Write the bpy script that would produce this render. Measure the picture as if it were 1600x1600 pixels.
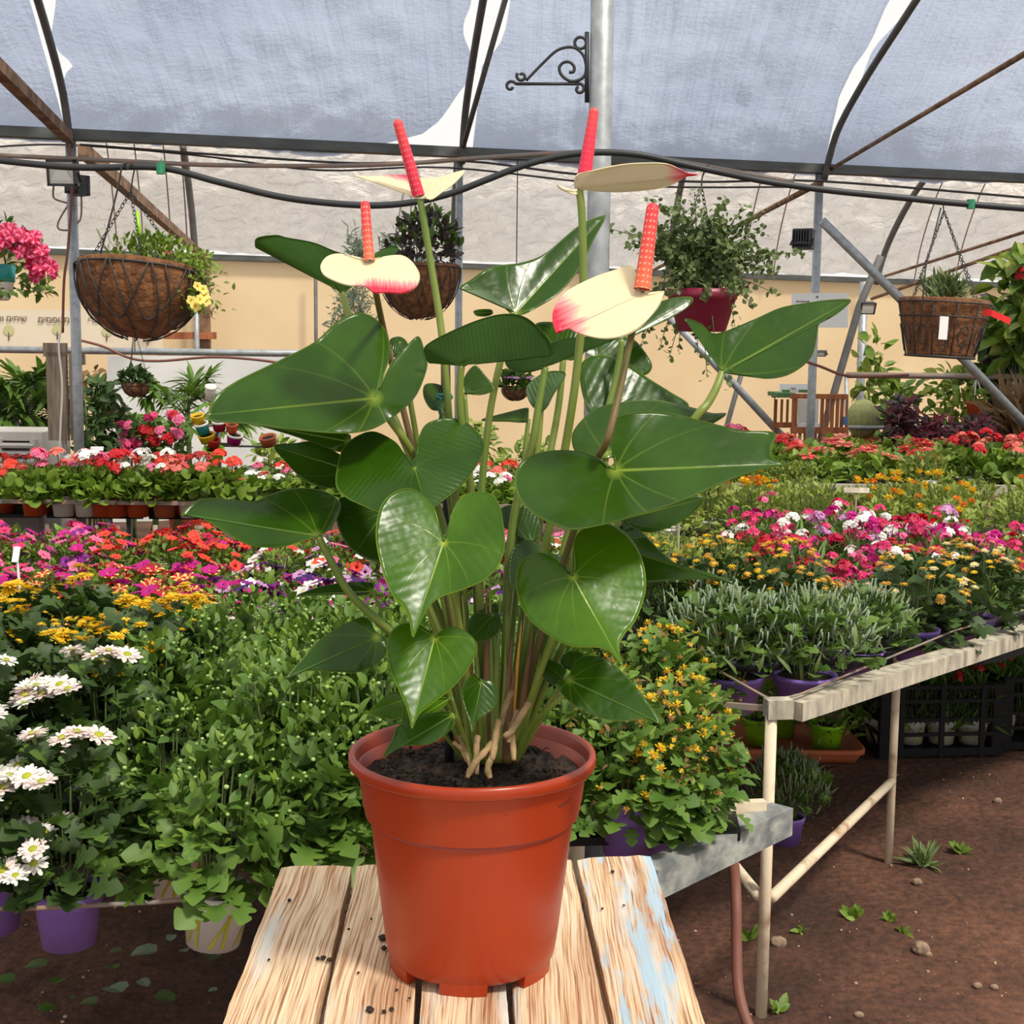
import bpy, bmesh, math, random
import numpy as np
from mathutils import Vector, Matrix
PI = math.pi
random.seed(7)
RNG = np.random.default_rng(7)
for o in list(bpy.data.objects):
    bpy.data.objects.remove(o)
SC = bpy.context.scene
COL = SC.collection
# ------------------------------------------------------------------ camera
F = 2160.0                       # focal length in pixels of the 1600 px frame
CAM = Vector((0, 0, 1.44))
PITCH, ROLL = math.radians(7.0), math.radians(0.6)
_fw = Vector((0, math.cos(PITCH), -math.sin(PITCH)))
_u0 = Vector((0, math.sin(PITCH), math.cos(PITCH)))
_r0 = Vector((1, 0, 0))
_R = _r0 * math.cos(ROLL) + _u0 * math.sin(ROLL)
_U = -_r0 * math.sin(ROLL) + _u0 * math.cos(ROLL)
cd = bpy.data.cameras.new('camera')
cd.sensor_width = 36.0
cd.lens = F / 1600 * 36.0
cd.clip_start, cd.clip_end = 0.05, 200
cam = bpy.data.objects.new('camera', cd)
COL.objects.link(cam)
cam.matrix_world = Matrix((( _R.x, _U.x, -_fw.x, CAM.x), (_R.y, _U.y, -_fw.y, CAM.y), (_R.z, _U.z, -_fw.z, CAM.z), (0, 0, 0, 1)))
SC.camera = cam
# ------------------------------------------------------------------ light
w = bpy.data.worlds.new('sky')
SC.world = w
w.use_nodes = True
bg = w.node_tree.nodes['Background']
bg.inputs[0].default_value = (1.0, 0.985, 0.96, 1)
bg.inputs[1].default_value = 1.0
sl = bpy.data.lights.new('sun_offscreen', 'SUN')
sl.energy = 3.4
sl.angle = math.radians(9)
sl.color = (1.0, 0.93, 0.82)
sun = bpy.data.objects.new('sun_offscreen', sl)
COL.objects.link(sun)
sun.rotation_euler = Vector((-0.42, 0.50, -0.92)).to_track_quat('-Z', 'Y').to_euler()
sun.location = (3, -4, 8)
SC.view_settings.view_transform = 'Standard'
SC.view_settings.look = 'None'
SC.view_settings.gamma = 1
SC.view_settings.use_curve_mapping = False
SC.view_settings.exposure = 0.0

# ------------------------------------------------------------------ projection helpers (where a sight line meets a real place)
def ray(px, py):
    return _R * ((px - 800) / F) + _U * ((800 - py) / F) + _fw
def W(px, py, y):
    d = ray(px, py)
    return CAM + d * (y / d.y)
def G(px, py, z):
    d = ray(px, py)
    return CAM + d * ((z - CAM.z) / d.z)
def proj(p):
    v = Vector(p) - CAM
    f = v.dot(_fw)
    return 800 + F * v.dot(_R) / f, 800 - F * v.dot(_U) / f

# ------------------------------------------------------------------ object helpers
def link(name, me, mats=(), parent=None, smooth=True):
    o = bpy.data.objects.new(name, me)
    COL.objects.link(o)
    if not isinstance(mats, (list, tuple)):
        mats = [mats]
    for m in mats:
        me.materials.append(M[m] if isinstance(m, str) else m)
    if smooth and len(me.polygons):
        me.polygons.foreach_set('use_smooth', [True] * len(me.polygons))
    if parent is not None:
        o.parent = parent
    return o
def tag(o, label=None, cat=None, group=None, kind=None):
    if label: o['label'] = label
    if cat: o['category'] = cat
    if group: o['group'] = group
    if kind: o['kind'] = kind
    return o
def empty(name, loc, label=None, cat=None, group=None, rz=0):
    o = bpy.data.objects.new(name, None)
    COL.objects.link(o)
    o.location = loc
    o.rotation_euler = (0, 0, rz)
    o.empty_display_size = 0.05
    return tag(o, label, cat, group)
class MB:
    """collects verts and faces (world or local coordinates)"""
    def __init__(self): self.v = []; self.f = []; self.mi = []
    def add(self, vs, fs, mi=0):
        b = len(self.v)
        self.v += [tuple(x) for x in vs]
        self.f += [tuple(i + b for i in f) for f in fs]
        self.mi += [mi] * len(fs)
        return self
    def box(self, c, s, rot=None, mi=0):
        hx, hy, hz = s[0] / 2, s[1] / 2, s[2] / 2
        vs = [Vector((x, y, z)) for x in (-hx, hx) for y in (-hy, hy) for z in (-hz, hz)]
        if rot is not None: vs = [rot @ v for v in vs]
        vs = [v + Vector(c) for v in vs]
        return self.add(vs, [(0, 1, 3, 2), (4, 6, 7, 5), (0, 4, 5, 1), (2, 3, 7, 6), (0, 2, 6, 4), (1, 5, 7, 3)], mi)
    def beam(self, a, b, wx, wz, mi=0, up=(0, 0, 1)):
        a, b = Vector(a), Vector(b)
        d = b - a
        z = d.normalized(); u = Vector(up)
        x = u.cross(z)
        if x.length < 1e-4: x = Vector((1, 0, 0))
        x.normalize(); y = z.cross(x)
        rot = Matrix((x, y, z)).transposed()
        return self.box((a + b) / 2, (wx, wz, d.length), rot, mi)
    def tube(self, pts, r, n=8, mi=0, cap=True):
        pts = [Vector(p) for p in pts]
        rs = r if isinstance(r, (list, tuple)) else [r] * len(pts)
        vs = []; fs = []
        prev = None
        for i, p in enumerate(pts):
            t = (pts[min(i + 1, len(pts) - 1)] - pts[max(i - 1, 0)])
            if t.length < 1e-9: t = Vector((0, 0, 1))
            t.normalize()
            if prev is None:
                x = t.orthogonal().normalized()
            else:
                x = prev - t * prev.dot(t)
                if x.length < 1e-6: x = t.orthogonal()
                x.normalize()
            prev = x
            y = t.cross(x)
            for k in range(n):
                a = 2 * PI * k / n
                vs.append(p + (x * math.cos(a) + y * math.sin(a)) * rs[i])
        for i in range(len(pts) - 1):
            for k in range(n):
                fs.append((i * n + k, i * n + (k + 1) % n, (i + 1) * n + (k + 1) % n, (i + 1) * n + k))
        if cap:
            fs.append(tuple(range(n))[::-1]); fs.append(tuple(range((len(pts) - 1) * n, len(pts) * n)))
        return self.add(vs, fs, mi)
    def lathe(self, prof, n=32, c=(0, 0, 0), mi=0, sx=1, sy=1):
        vs = []; fs = []
        for r, z in prof:
            for k in range(n):
                a = 2 * PI * k / n
                vs.append((c[0] + sx * r * math.cos(a), c[1] + sy * r * math.sin(a), c[2] + z))
        for i in range(len(prof) - 1):
            for k in range(n):
                fs.append((i * n + k, i * n + (k + 1) % n, (i + 1) * n + (k + 1) % n, (i + 1) * n + k))
        return self.add(vs, fs, mi)
    def ball(self, c, r, n=10, m=6, mi=0, sz=1.0):
        return self.lathe([(max(1e-4, r * math.sin(PI * i / m)), -r * sz * math.cos(PI * i / m)) for i in range(m + 1)], n, c, mi)
    def mesh(self, name='m'):
        me = bpy.data.meshes.new(name)
        me.from_pydata(self.v, [], self.f)
        if any(self.mi): me.polygons.foreach_set('material_index', self.mi)
        me.update()
        return me
    def build(self, name, mats, parent=None, smooth=False):
        o = link(name, self.mesh(name), mats, None, smooth)
        if parent is not None:
            # vertices are world coordinates: bring them into the parent's frame
            me = o.data
            mw = Matrix.LocRotScale(parent.location, parent.rotation_euler, parent.scale)
            pp = parent.parent
            while pp is not None:
                mw = Matrix.LocRotScale(pp.location, pp.rotation_euler, pp.scale) @ mw
                pp = pp.parent
            me.transform(mw.inverted())
            o.parent = parent
        return o
def spline(pts, n=8, closed=False):
    """Catmull-Rom through points (any dimension)"""
    P = [np.array(p, float) for p in pts]
    L = len(P); out = []
    for i in range(L if closed else L - 1):
        if closed: p0, p1, p2, p3 = P[(i - 1) % L], P[i], P[(i + 1) % L], P[(i + 2) % L]
        else: p0, p1, p2, p3 = P[max(i - 1, 0)], P[i], P[i + 1], P[min(i + 2, L - 1)]
        for k in range(n):
            t = k / n
            out.append(0.5 * (2 * p1 + (p2 - p0) * t + (2 * p0 - 5 * p1 + 4 * p2 - p3) * t * t + (3 * p1 - p0 - 3 * p2 + p3) * t ** 3))
    if not closed: out.append(P[-1])
    return out
def WS(pts, n=6):
    """smooth world curve through (px, py, y) stations"""
    return [W(*p) for p in spline(pts, n)]

# ------------------------------------------------------------------ materials
M = {}
def mat(name, col, rough=0.6, col2=None, scale=6.0, detail=4.0, bump=0.0, bscale=None, metal=0.0, transl=0.0, coat=0.0, spec=0.5,
        stretch=None, mixpos=(0.35, 0.65), rnd=0.0, emit=None, bdist=0.01):
    m = bpy.data.materials.new(name)
    m.use_nodes = True
    nt = m.node_tree; N = nt.nodes; L = nt.links
    b = N['Principled BSDF']
    b.inputs['Roughness'].default_value = rough
    b.inputs['Metallic'].default_value = metal
    b.inputs['Specular IOR Level'].default_value = spec
    b.inputs['Coat Weight'].default_value = coat
    b.inputs['Coat Roughness'].default_value = 0.12
    csock = None
    if col2 is not None or bump:
        tc = N.new('ShaderNodeTexCoord'); mp = N.new('ShaderNodeMapping')
        if stretch: mp.inputs['Scale'].default_value = stretch
        L.new(tc.outputs['Object'], mp.inputs['Vector'])
    if col2 is not None:
        nz = N.new('ShaderNodeTexNoise')
        nz.inputs['Scale'].default_value = scale; nz.inputs['Detail'].default_value = detail
        L.new(mp.outputs[0], nz.inputs['Vector'])
        cr = N.new('ShaderNodeValToRGB')
        cr.color_ramp.elements[0].position, cr.color_ramp.elements[1].position = mixpos
        cr.color_ramp.elements[0].color = (*col, 1); cr.color_ramp.elements[1].color = (*col2, 1)
        L.new(nz.outputs['Fac'], cr.inputs['Fac'])
        csock = cr.outputs['Color']
    if rnd:
        oi = N.new('ShaderNodeObjectInfo')
        hs = N.new('ShaderNodeHueSaturation')
        mr = N.new('ShaderNodeMapRange')
        mr.inputs['To Min'].default_value = 1 - rnd; mr.inputs['To Max'].default_value = 1 + rnd
        L.new(oi.outputs['Random'], mr.inputs['Value']); L.new(mr.outputs[0], hs.inputs['Value'])
        if csock is not None: L.new(csock, hs.inputs['Color'])
        else: hs.inputs['Color'].default_value = (*col, 1)
        csock = hs.outputs['Color']
    if csock is not None: L.new(csock, b.inputs['Base Color'])
    else: b.inputs['Base Color'].default_value = (*col, 1)
    if bump:
        nb = N.new('ShaderNodeTexNoise')
        nb.inputs['Scale'].default_value = bscale or scale * 3; nb.inputs['Detail'].default_value = 6
        L.new(mp.outputs[0], nb.inputs['Vector'])
        bp = N.new('ShaderNodeBump'); bp.inputs['Strength'].default_value = bump; bp.inputs['Distance'].default_value = bdist
        L.new(nb.outputs['Fac'], bp.inputs['Height']); L.new(bp.outputs[0], b.inputs['Normal'])
    if transl:
        tr = N.new('ShaderNodeBsdfTranslucent'); mx = N.new('ShaderNodeMixShader')
        mx.inputs[0].default_value = transl
        if csock is not None: L.new(csock, tr.inputs['Color'])
        else: tr.inputs['Color'].default_value = (*col, 1)
        L.new(b.outputs[0], mx.inputs[1]); L.new(tr.outputs[0], mx.inputs[2])
        L.new(mx.outputs[0], N['Material Output'].inputs['Surface'])
    M[name] = m
    return m
def srgb(r, g, b):
    f = lambda c: (c / 255) / 12.92 if c / 255 <= 0.04045 else ((c / 255 + 0.055) / 1.055) ** 2.4
    return (f(r), f(g), f(b))
mat('galv', (0.30, 0.32, 0.33), 0.5, (0.42, 0.44, 0.45), 25, metal=0.5, bump=0.05)
mat('beam_grey', (0.06, 0.066, 0.062), 0.6, (0.10, 0.106, 0.10), 4, stretch=(1, 6, 6))
mat('dark_metal', (0.09, 0.09, 0.085), 0.6, (0.13, 0.125, 0.12), 12)
mat('wire_dark', (0.035, 0.033, 0.032), 0.6)
mat('black_plastic', (0.007, 0.007, 0.008), 0.5, spec=0.25)
mat('black_iron', (0.02, 0.02, 0.022), 0.5)
mat('cable_black', (0.02, 0.022, 0.025), 0.5)
mat('lamp_black', (0.03, 0.031, 0.034), 0.5)
mat('lamp_glass', (0.55, 0.53, 0.46), 0.15, coat=0.5)
mat('lamp_reflector', (0.8, 0.8, 0.76), 0.25)
mat('brown_wood', srgb(150, 118, 92), 0.8, srgb(92, 66, 46), 5, stretch=(2, 2, 2), bump=0.2)
mat('grey_wood', srgb(165, 148, 128), 0.85, srgb(125, 108, 92), 9, stretch=(5, 5, 0.6), bump=0.2)
mat('crate_wood', srgb(178, 108, 66), 0.75, srgb(140, 80, 48), 8, stretch=(4, 4, 0.8), bump=0.1)
mat('rail_wood', srgb(205, 195, 172), 0.85, srgb(128, 122, 112), 10, stretch=(4, 4, 1.2), bump=0.25, mixpos=(0.3, 0.75))
mat('rail_grey', srgb(170, 170, 162), 0.8, srgb(108, 112, 112), 9, stretch=(3, 1, 3), bump=0.2)
mat('leg_paint', srgb(222, 205, 176), 0.75, srgb(150, 112, 78), 14, mixpos=(0.55, 0.75), bump=0.15)
mat('wire_grey', (0.20, 0.19, 0.17), 0.6, (0.32, 0.2, 0.14), 30)
mat('wall_cream', srgb(242, 216, 172), 0.8, srgb(232, 203, 158), 1.2, bump=0.05, transl=0.35)
mat('board_white', srgb(225, 224, 220), 0.6, srgb(205, 205, 204), 2)
mat('banner', srgb(228, 214, 190), 0.7, srgb(220, 205, 180), 2)
mat('print_brown', srgb(92, 78, 64), 0.7)
mat('print_olive', srgb(196, 192, 140), 0.7)
mat('paper_white', (0.85, 0.85, 0.83), 0.6)
mat('red_plastic', srgb(225, 30, 30), 0.5)
mat('soil_dark', srgb(34, 26, 20), 0.95, srgb(62, 46, 34), 70, bump=1.0, bscale=120)
mat('terracotta', srgb(196, 104, 66), 0.7, srgb(180, 92, 56), 10)
mat('pot_orange', srgb(205, 82, 38), 0.5)
mat('pot_white', srgb(235, 232, 224), 0.45)
mat('pot_stripe', srgb(176, 172, 34), 0.5)
mat('pot_purple', srgb(146, 114, 200), 0.5, rnd=0.08)
mat('pot_lime', srgb(150, 215, 20), 0.45)
mat('pot_teal', srgb(40, 150, 150), 0.45)
mat('coir', srgb(140, 94, 58), 0.95, srgb(96, 60, 36), 40, bump=0.9, bscale=90)
mat('hose', srgb(120, 74, 60), 0.6)
mat('stone', srgb(170, 145, 120), 0.9, srgb(120, 98, 80), 30, bump=0.5)
mat('cooler', srgb(196, 190, 182), 0.6)
# ================================================================== THE SETTING
from mathutils import noise as mnoise
def sheet_mat(name, c1, c2, transl, wscale, bump, bscale, rough=0.6, lines=0.0):
    m = bpy.data.materials.new(name); m.use_nodes = True
    nt = m.node_tree; N = nt.nodes; L = nt.links
    b = N['Principled BSDF']; b.inputs['Roughness'].default_value = rough
    tc = N.new('ShaderNodeTexCoord')
    nz = N.new('ShaderNodeTexNoise'); nz.inputs['Scale'].default_value = wscale; nz.inputs['Detail'].default_value = 5
    L.new(tc.outputs['Object'], nz.inputs['Vector'])
    cr = N.new('ShaderNodeValToRGB')
    cr.color_ramp.elements[0].position, cr.color_ramp.elements[1].position = 0.3, 0.7
    cr.color_ramp.elements[0].color = (*c1, 1); cr.color_ramp.elements[1].color = (*c2, 1)
    L.new(nz.outputs['Fac'], cr.inputs['Fac']); L.new(cr.outputs[0], b.inputs['Base Color'])
    n2 = N.new('ShaderNodeTexNoise'); n2.inputs['Scale'].default_value = bscale; n2.inputs['Detail'].default_value = 6
    n2.inputs['Distortion'].default_value = 0.6
    mp = N.new('ShaderNodeMapping'); mp.inputs['Scale'].default_value = (1, 1.6, 1.6)
    L.new(tc.outputs['Object'], mp.inputs[0]); L.new(mp.outputs[0], n2.inputs['Vector'])
    h = n2.outputs['Fac']
    if lines:
        mp2 = N.new('ShaderNodeMapping'); mp2.inputs['Scale'].default_value = (14, 0.6, 0.6)
        n3 = N.new('ShaderNodeTexNoise'); n3.inputs['Scale'].default_value = 2.6; n3.inputs['Detail'].default_value = 3
        L.new(tc.outputs['Object'], mp2.inputs[0]); L.new(mp2.outputs[0], n3.inputs['Vector'])
        ma = N.new('ShaderNodeMath'); ma.operation = 'MULTIPLY_ADD'; ma.inputs[1].default_value = lines
        L.new(n3.outputs['Fac'], ma.inputs[0]); L.new(h, ma.inputs[2]); h = ma.outputs[0]
    bp = N.new('ShaderNodeBump'); bp.inputs['Strength'].default_value = bump; bp.inputs['Distance'].default_value = 0.05 if lines else 0.22
    L.new(h, bp.inputs['Height']); L.new(bp.outputs[0], b.inputs['Normal'])
    tr = N.new('ShaderNodeBsdfTranslucent'); mx = N.new('ShaderNodeMixShader'); mx.inputs[0].default_value = transl
    L.new(cr.outputs[0], tr.inputs['Color']); L.new(bp.outputs[0], tr.inputs['Normal'])
    L.new(b.outputs[0], mx.inputs[1]); L.new(tr.outputs[0], mx.inputs[2])
    L.new(mx.outputs[0], N['Material Output'].inputs['Surface'])
    M[name] = m
sheet_mat('sheet_blue', srgb(178, 190, 214), srgb(200, 211, 232), 0.6, 0.7, 0.35, 22, lines=0.9)
sheet_mat('sheet_cream', srgb(248, 238, 226), srgb(252, 247, 240), 0.68, 0.6, 1.0, 5.0)

# ---- ground
def ground_mat():
    m = bpy.data.materials.new('red_soil'); m.use_nodes = True
    nt = m.node_tree; N = nt.nodes; L = nt.links
    b = N['Principled BSDF']; b.inputs['Roughness'].default_value = 0.95
    tc = N.new('ShaderNodeTexCoord')
    def nz(s, d=6):
        n = N.new('ShaderNodeTexNoise'); n.inputs['Scale'].default_value = s; n.inputs['Detail'].default_value = d
        L.new(tc.outputs['Object'], n.inputs['Vector']); return n.outputs['Fac']
    def ramp(f, p0, c0, p1, c1):
        r = N.new('ShaderNodeValToRGB'); e = r.color_ramp.elements
        e[0].position, e[1].position = p0, p1; e[0].color = (*c0, 1); e[1].color = (*c1, 1)
        L.new(f, r.inputs['Fac']); return r.outputs[0]
    base = ramp(nz(2.2), 0.35, srgb(74, 46, 33), 0.68, srgb(122, 82, 62))
    fine = ramp(nz(45, 8), 0.3, (0.45, 0.45, 0.45), 0.75, (1.15, 1.1, 1.05))
    mu = N.new('ShaderNodeMix'); mu.data_type = 'RGBA'; mu.blend_type = 'MULTIPLY'; mu.inputs[0].default_value = 1
    L.new(base, mu.inputs[6]); L.new(fine, mu.inputs[7])
    L.new(mu.outputs[2], b.inputs['Base Color'])
    bp = N.new('ShaderNodeBump'); bp.inputs['Strength'].default_value = 0.9; bp.inputs['Distance'].default_value = 0.02
    L.new(nz(28, 9), bp.inputs['Height']); L.new(bp.outputs[0], b.inputs['Normal'])
    M['red_soil'] = m
ground_mat()
def ground_z(x, y):
    return 0.018 * mnoise.noise((x * 1.3, y * 1.3, 0)) + 0.008 * mnoise.noise((x * 6, y * 6, 3))
def grid_mesh(name, x0, x1, y0, y1, st, fz):
    nx, ny = int((x1 - x0) / st) + 1, int((y1 - y0) / st) + 1
    vs = [(x0 + (x1 - x0) * i / (nx - 1), y0 + (y1 - y0) * j / (ny - 1)) for j in range(ny) for i in range(nx)]
    vs = [(x, y, fz(x, y)) for x, y in vs]
    fs = [(j * nx + i, j * nx + i + 1, (j + 1) * nx + i + 1, (j + 1) * nx + i) for j in range(ny - 1) for i in range(nx - 1)]
    me = bpy.data.meshes.new(name); me.from_pydata(vs, [], fs); return me
o = link('floor', grid_mesh('floor', -14, 17, -1.5, 20.5, 0.12, ground_z), 'red_soil')
tag(o, 'red brown earth floor strewn with pebbles under the benches', kind='structure')

# ---- lines of the frame
ZB = 2.45
NB0, NB1 = G(-1100, 155, ZB), G(2500, 320, ZB)         # near eaves beam
NBD = (NB1 - NB0).normalized()
def on_nb(px):
    a0, b0 = (NB0 - CAM).dot(_R), (NB0 - CAM).dot(_fw); a1, b1 = NBD.dot(_R), NBD.dot(_fw)
    k = (px - 800) / F
    return NB0 + NBD * ((k * b0 - a0) / (a1 - k * b1))
FB0, FB1 = W(-1000, 355, 13.5), W(2600, 482, 18.9)      # far eaves beam
FBD = (FB1 - FB0).normalized()
def at_px(P0, D, px):
    a0, b0 = (P0 - CAM).dot(_R), (P0 - CAM).dot(_fw); a1, b1 = D.dot(_R), D.dot(_fw)
    k = (px - 800) / F
    return P0 + D * ((k * b0 - a0) / (a1 - k * b1))
TOW = Vector((0.14, -1, 0)).normalized()                # towards the near side, across the bays
def arch(P, s, dz): return P + TOW * s + Vector((0, 0, dz))
PROF_N = [(0, -0.03), (0.16, 0.2), (0.5, 0.4), (0.95, 0.6), (1.6, 0.86), (2.4, 1.08)]
PROF_F = [(0, 0), (0.12, 0.36), (0.3, 0.68), (0.52, 0.98), (0.66, 1.12)]

mb = MB(); mb.beam(NB0, NB1, 0.085, 0.05, up=(0, 0, 1))
o = mb.build('trim_1', 'beam_grey'); tag(o, 'dark grey steel eaves beam carrying the near roof sheets', kind='structure')
mb = MB(); mb.beam(FB0, FB1, 0.11, 0.06)
o = mb.build('trim_2', 'beam_grey'); tag(o, 'dark grey steel eaves beam along the far wall', kind='structure')

# ---- far wall below the far beam
vs = [(FB0.x, FB0.y + 0.05, -0.1), (FB1.x, FB1.y + 0.05, -0.1), (FB1.x, FB1.y + 0.05, FB1.z), (FB0.x, FB0.y + 0.05, FB0.z)]
mb = MB(); mb.add(vs, [(0, 1, 2, 3)])
o = mb.build('wall_far', 'wall_cream'); tag(o, 'warm cream plastic side wall of the greenhouse', kind='structure')

def prof_at(prof, n):
    return [tuple(p) for p in spline(prof, n)]
def wav(p, amp, sc, seed=0):
    return amp * mnoise.fractal((p.x * sc + seed, p.y * sc, p.z * sc), 1.0, 2.0, 4)
def roof_sheet(name, P0, D, prof, edgeL, edgeR, nu, nv, amp, m, sag=0.0, tooth=0.0, seed=0):
    """sheet laid over the arch, its side edges given by where they are pinned"""
    pr = prof_at(prof, nv); vs = []; rows = len(pr)
    def ed(tab, py):
        ys = [t[0] for t in tab]; xs = [t[1] for t in tab]
        return float(np.interp(py, ys, xs))
    for j, (s, dz) in enumerate(pr):
        Q = arch(P0, s, dz)
        a = ed(edgeL, proj(at_px(Q, D, edgeL[-1][1]))[1]); b = ed(edgeR, proj(at_px(Q, D, edgeR[-1][1]))[1])
        A, B = at_px(Q, D, a), at_px(Q, D, b)
        for i in range(nu):
            t = i / (nu - 1)
            p = A.lerp(B, t)
            lo = math.sin(PI * t) ** 0.5
            p = p + Vector((0, 0.3, -1)).normalized() * (sag * lo * math.sin(PI * min(1, j / rows * 1.0)))
            d = wav(p, amp, 1.6, seed) + wav(p, amp * 0.45, 6, seed + 9)
            d += amp * 0.25 * mnoise.noise((p.x * 22 + seed, p.y * 2, p.z * 2))
            p = p + Vector((0, 0.6, 0.8)) * d * min(1, 0.25 + 4 * t * (1 - t))
            if tooth and j == 0:
                p = p + Vector((0, 0, tooth * mnoise.noise((p.x * 2.2, seed, 0))))
            vs.append(p)
    fs = [(j * nu + i, j * nu + i + 1, (j + 1) * nu + i + 1, (j + 1) * nu + i) for j in range(rows - 1) for i in range(nu - 1)]
    me = bpy.data.meshes.new(name); me.from_pydata([tuple(v) for v in vs], [], fs)
    o = link(name, me, m)
    return o
NBs = NB0 + Vector((0, 0.05, 0.0))
EDG = [
    ([(-60, -1000), (240, -1000)], [(-60, 28), (0, 45), (100, 74), (210, 105), (240, 108)]),
    ([(-60, 70), (0, 88), (30, 84), (55, 80), (75, 88), (86, 96), (100, 117), (113, 104), (130, 98), (210, 110), (240, 112)],
     [(-60, 742), (0, 735), (25, 724), (45, 724), (70, 735), (95, 745), (112, 736), (135, 718), (180, 688), (205, 660), (218, 620), (232, 575)]),
    ([(-60, 800), (0, 797), (40, 790), (65, 781), (100, 753), (150, 748), (235, 738)],
     [(-60, 1420), (0, 1385), (50, 1365), (75, 1352), (100, 1334), (150, 1311), (200, 1301), (245, 1291), (280, 1289)]),
    ([(-60, 1460), (0, 1425), (60, 1372), (80, 1360), (135, 1341), (210, 1304), (245, 1292), (290, 1288)], [(-60, 2400), (340, 2400)]),
]
for i, (a, b) in enumerate(EDG):
    o = roof_sheet('roof_sheet', NBs, NBD, PROF_N, a, b, 90, 9, 0.05, 'sheet_blue', sag=0.05, tooth=0.03, seed=i * 5)
    tag(o, 'blue grey translucent plastic roof sheet pinned along the ribs', kind='structure')
    o.name = 'ceiling_sheet'
fb_e = ([(0, -980), (600, -980)], [(0, 2560), (600, 2560)])
o = roof_sheet('ceiling', FB0 + Vector((0, 0, 0.05)), FBD, PROF_F, fb_e[0], fb_e[1], 400, 10, 0.05, 'sheet_cream', sag=0.0, tooth=0.03, seed=31)
tag(o, 'crumpled cream plastic sheet over the far bay', kind='structure')

# ---- ribs, posts and braces: each one a thing that is one piece of steel or wood
def pole(name, pts, r, m, label, cat, group=None, n=12, kind=None, smooth=True):
    mb = MB(); mb.tube(pts, r, n)
    o = mb.build(name, m, smooth=smooth)
    tag(o, label, cat, group, kind)
    return o
rib_lab = {60: 'x', }
for px, lab in ((112, 'grey arch rib rising above the lamp post by the wooden tie'), (722, 'grey arch rib rising beside the wide gap in the roof sheets'),
                (1287, 'grey arch rib rising beside the narrow slit in the roof sheet')):
    P = at_px(NB0, NBD, px) + Vector((0, -0.03, 0))
    pole('roof_rib', [arch(P, s, dz - 0.03) for s, dz in prof_at(PROF_N, 4)], 0.019, 'dark_metal', lab, 'roof rib')
P = at_px(NB0, NBD, 722)
pole('roof_strut', [P + Vector((0.0, -0.05, 0)), W(752, 130, P.y - 0.5), W(792, -10, P.y - 0.95)], 0.014, 'dark_metal', 'thin grey strut leaning across the wide gap in the roof sheets', 'strut')
FR = [(-60, 'f0'), (312, 'curved rib of the far bay above the wooden tie end'), (708, 'curved rib of the far bay behind the red spadix flower'),
      (1040, 'curved rib of the far bay behind the jade plant basket'), (1362, 'curved rib of the far bay ending at the small floodlight post')]
for px, lab in FR[1:]:
    P = at_px(FB0, FBD, px)
    k = 1.0 if px > 800 else 0.75
    pole('far_rib', [arch(P, s * k - 0.0, dz) + Vector((0.35 * s if px > 1200 else (-0.1 * s if px < 400 else 0), -0.2, -0.05)) for s, dz in prof_at(PROF_F, 4)], 0.035, 'dark_metal', lab, 'roof rib')
for px in (178, 219, 262, 287):
    P = at_px(FB0, FBD, px + 10)
    mb = MB(); mb.tube([arch(P, s, dz) + Vector((0, -0.1, -0.03)) for s, dz in prof_at(PROF_F, 3)], 0.008, 5)
    tag(mb.build('plastic_string', 'wire_grey'), 'thin upright cord against the crumpled cream sheet', 'cord', 'thin cords over the far bay sheet')
for px in (1158, 1205, 1424, 1487, 1582):
    P = at_px(FB0, FBD, px)
    mb = MB(); mb.tube([arch(P, s, dz) + Vector((0, -0.1, -0.03)) for s, dz in prof_at(PROF_F, 3)], 0.008, 5)
    tag(mb.build('plastic_string', 'wire_grey'), 'thin upright cord against the crumpled cream sheet', 'cord', 'thin cords over the far bay sheet')
# main posts
PL, PM, PR = at_px(NB0, NBD, 110), at_px(NB0, NBD, 718), at_px(NB0, NBD, 1281)
for P, r, lab in ((PL, 0.026, 'galvanised steel post with floodlights behind the geranium bench'), (PM, 0.02, 'galvanised steel post behind the purple leaved hanging basket'),
                  (PR, 0.025, 'galvanised steel post beside the white paper sign and crate shelf')):
    pole('steel_post', [(P.x, P.y, -0.1), (P.x, P.y, ZB - 0.03)], r, 'galv', lab, 'post', n=16)
CP = W(936, 300, 3.72)
pole('steel_post', [(CP.x, CP.y, -0.1), (CP.x, CP.y, 3.4)], 0.0305, 'galv', 'thick galvanised steel post carrying the black scroll bracket', 'post', n=24)
# wooden ties
def plank_between(name, a, b, wx, wz, m, lab, cat):
    mb = MB(); mb.beam(a, b, wx, wz); o = mb.build(name, m); tag(o, lab, cat); return o
T = at_px(NB0, NBD, 118)
plank_between('wooden_tie', T + Vector((0, 0.12, -0.06)), W(322, 405, 14.55), 0.055, 0.065, 'brown_wood', 'long brown wooden tie running from the eaves beam to the far wall', 'wooden beam')
plank_between('wooden_tie', T + Vector((-0.02, -0.06, -0.02)), G(-120, -10, ZB), 0.05, 0.05, 'brown_wood', 'brown wooden tie ending at the eaves beam above the floodlight', 'wooden beam')
FP = at_px(FB0, FBD, 322)
plank_between('wall_post', (FP.x, FP.y - 0.1, 0), (FP.x, FP.y - 0.1, FP.z), 0.1, 0.1, 'brown_wood', 'dark brown wooden post against the cream wall by the banner', 'post')
for px, lab in ((497, 'thin dark post on the cream wall behind the big left leaf'), (312, 'thin galvanised pipe on the wall next to the wooden post')):
    P = at_px(FB0, FBD, px)
    pole('wall_pipe', [(P.x, P.y - 0.2, -0.1), (P.x, P.y - 0.2, P.z)], 0.03 if px < 400 else 0.02, 'galv' if px < 400 else 'dark_metal', lab, 'pipe', n=8)
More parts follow.
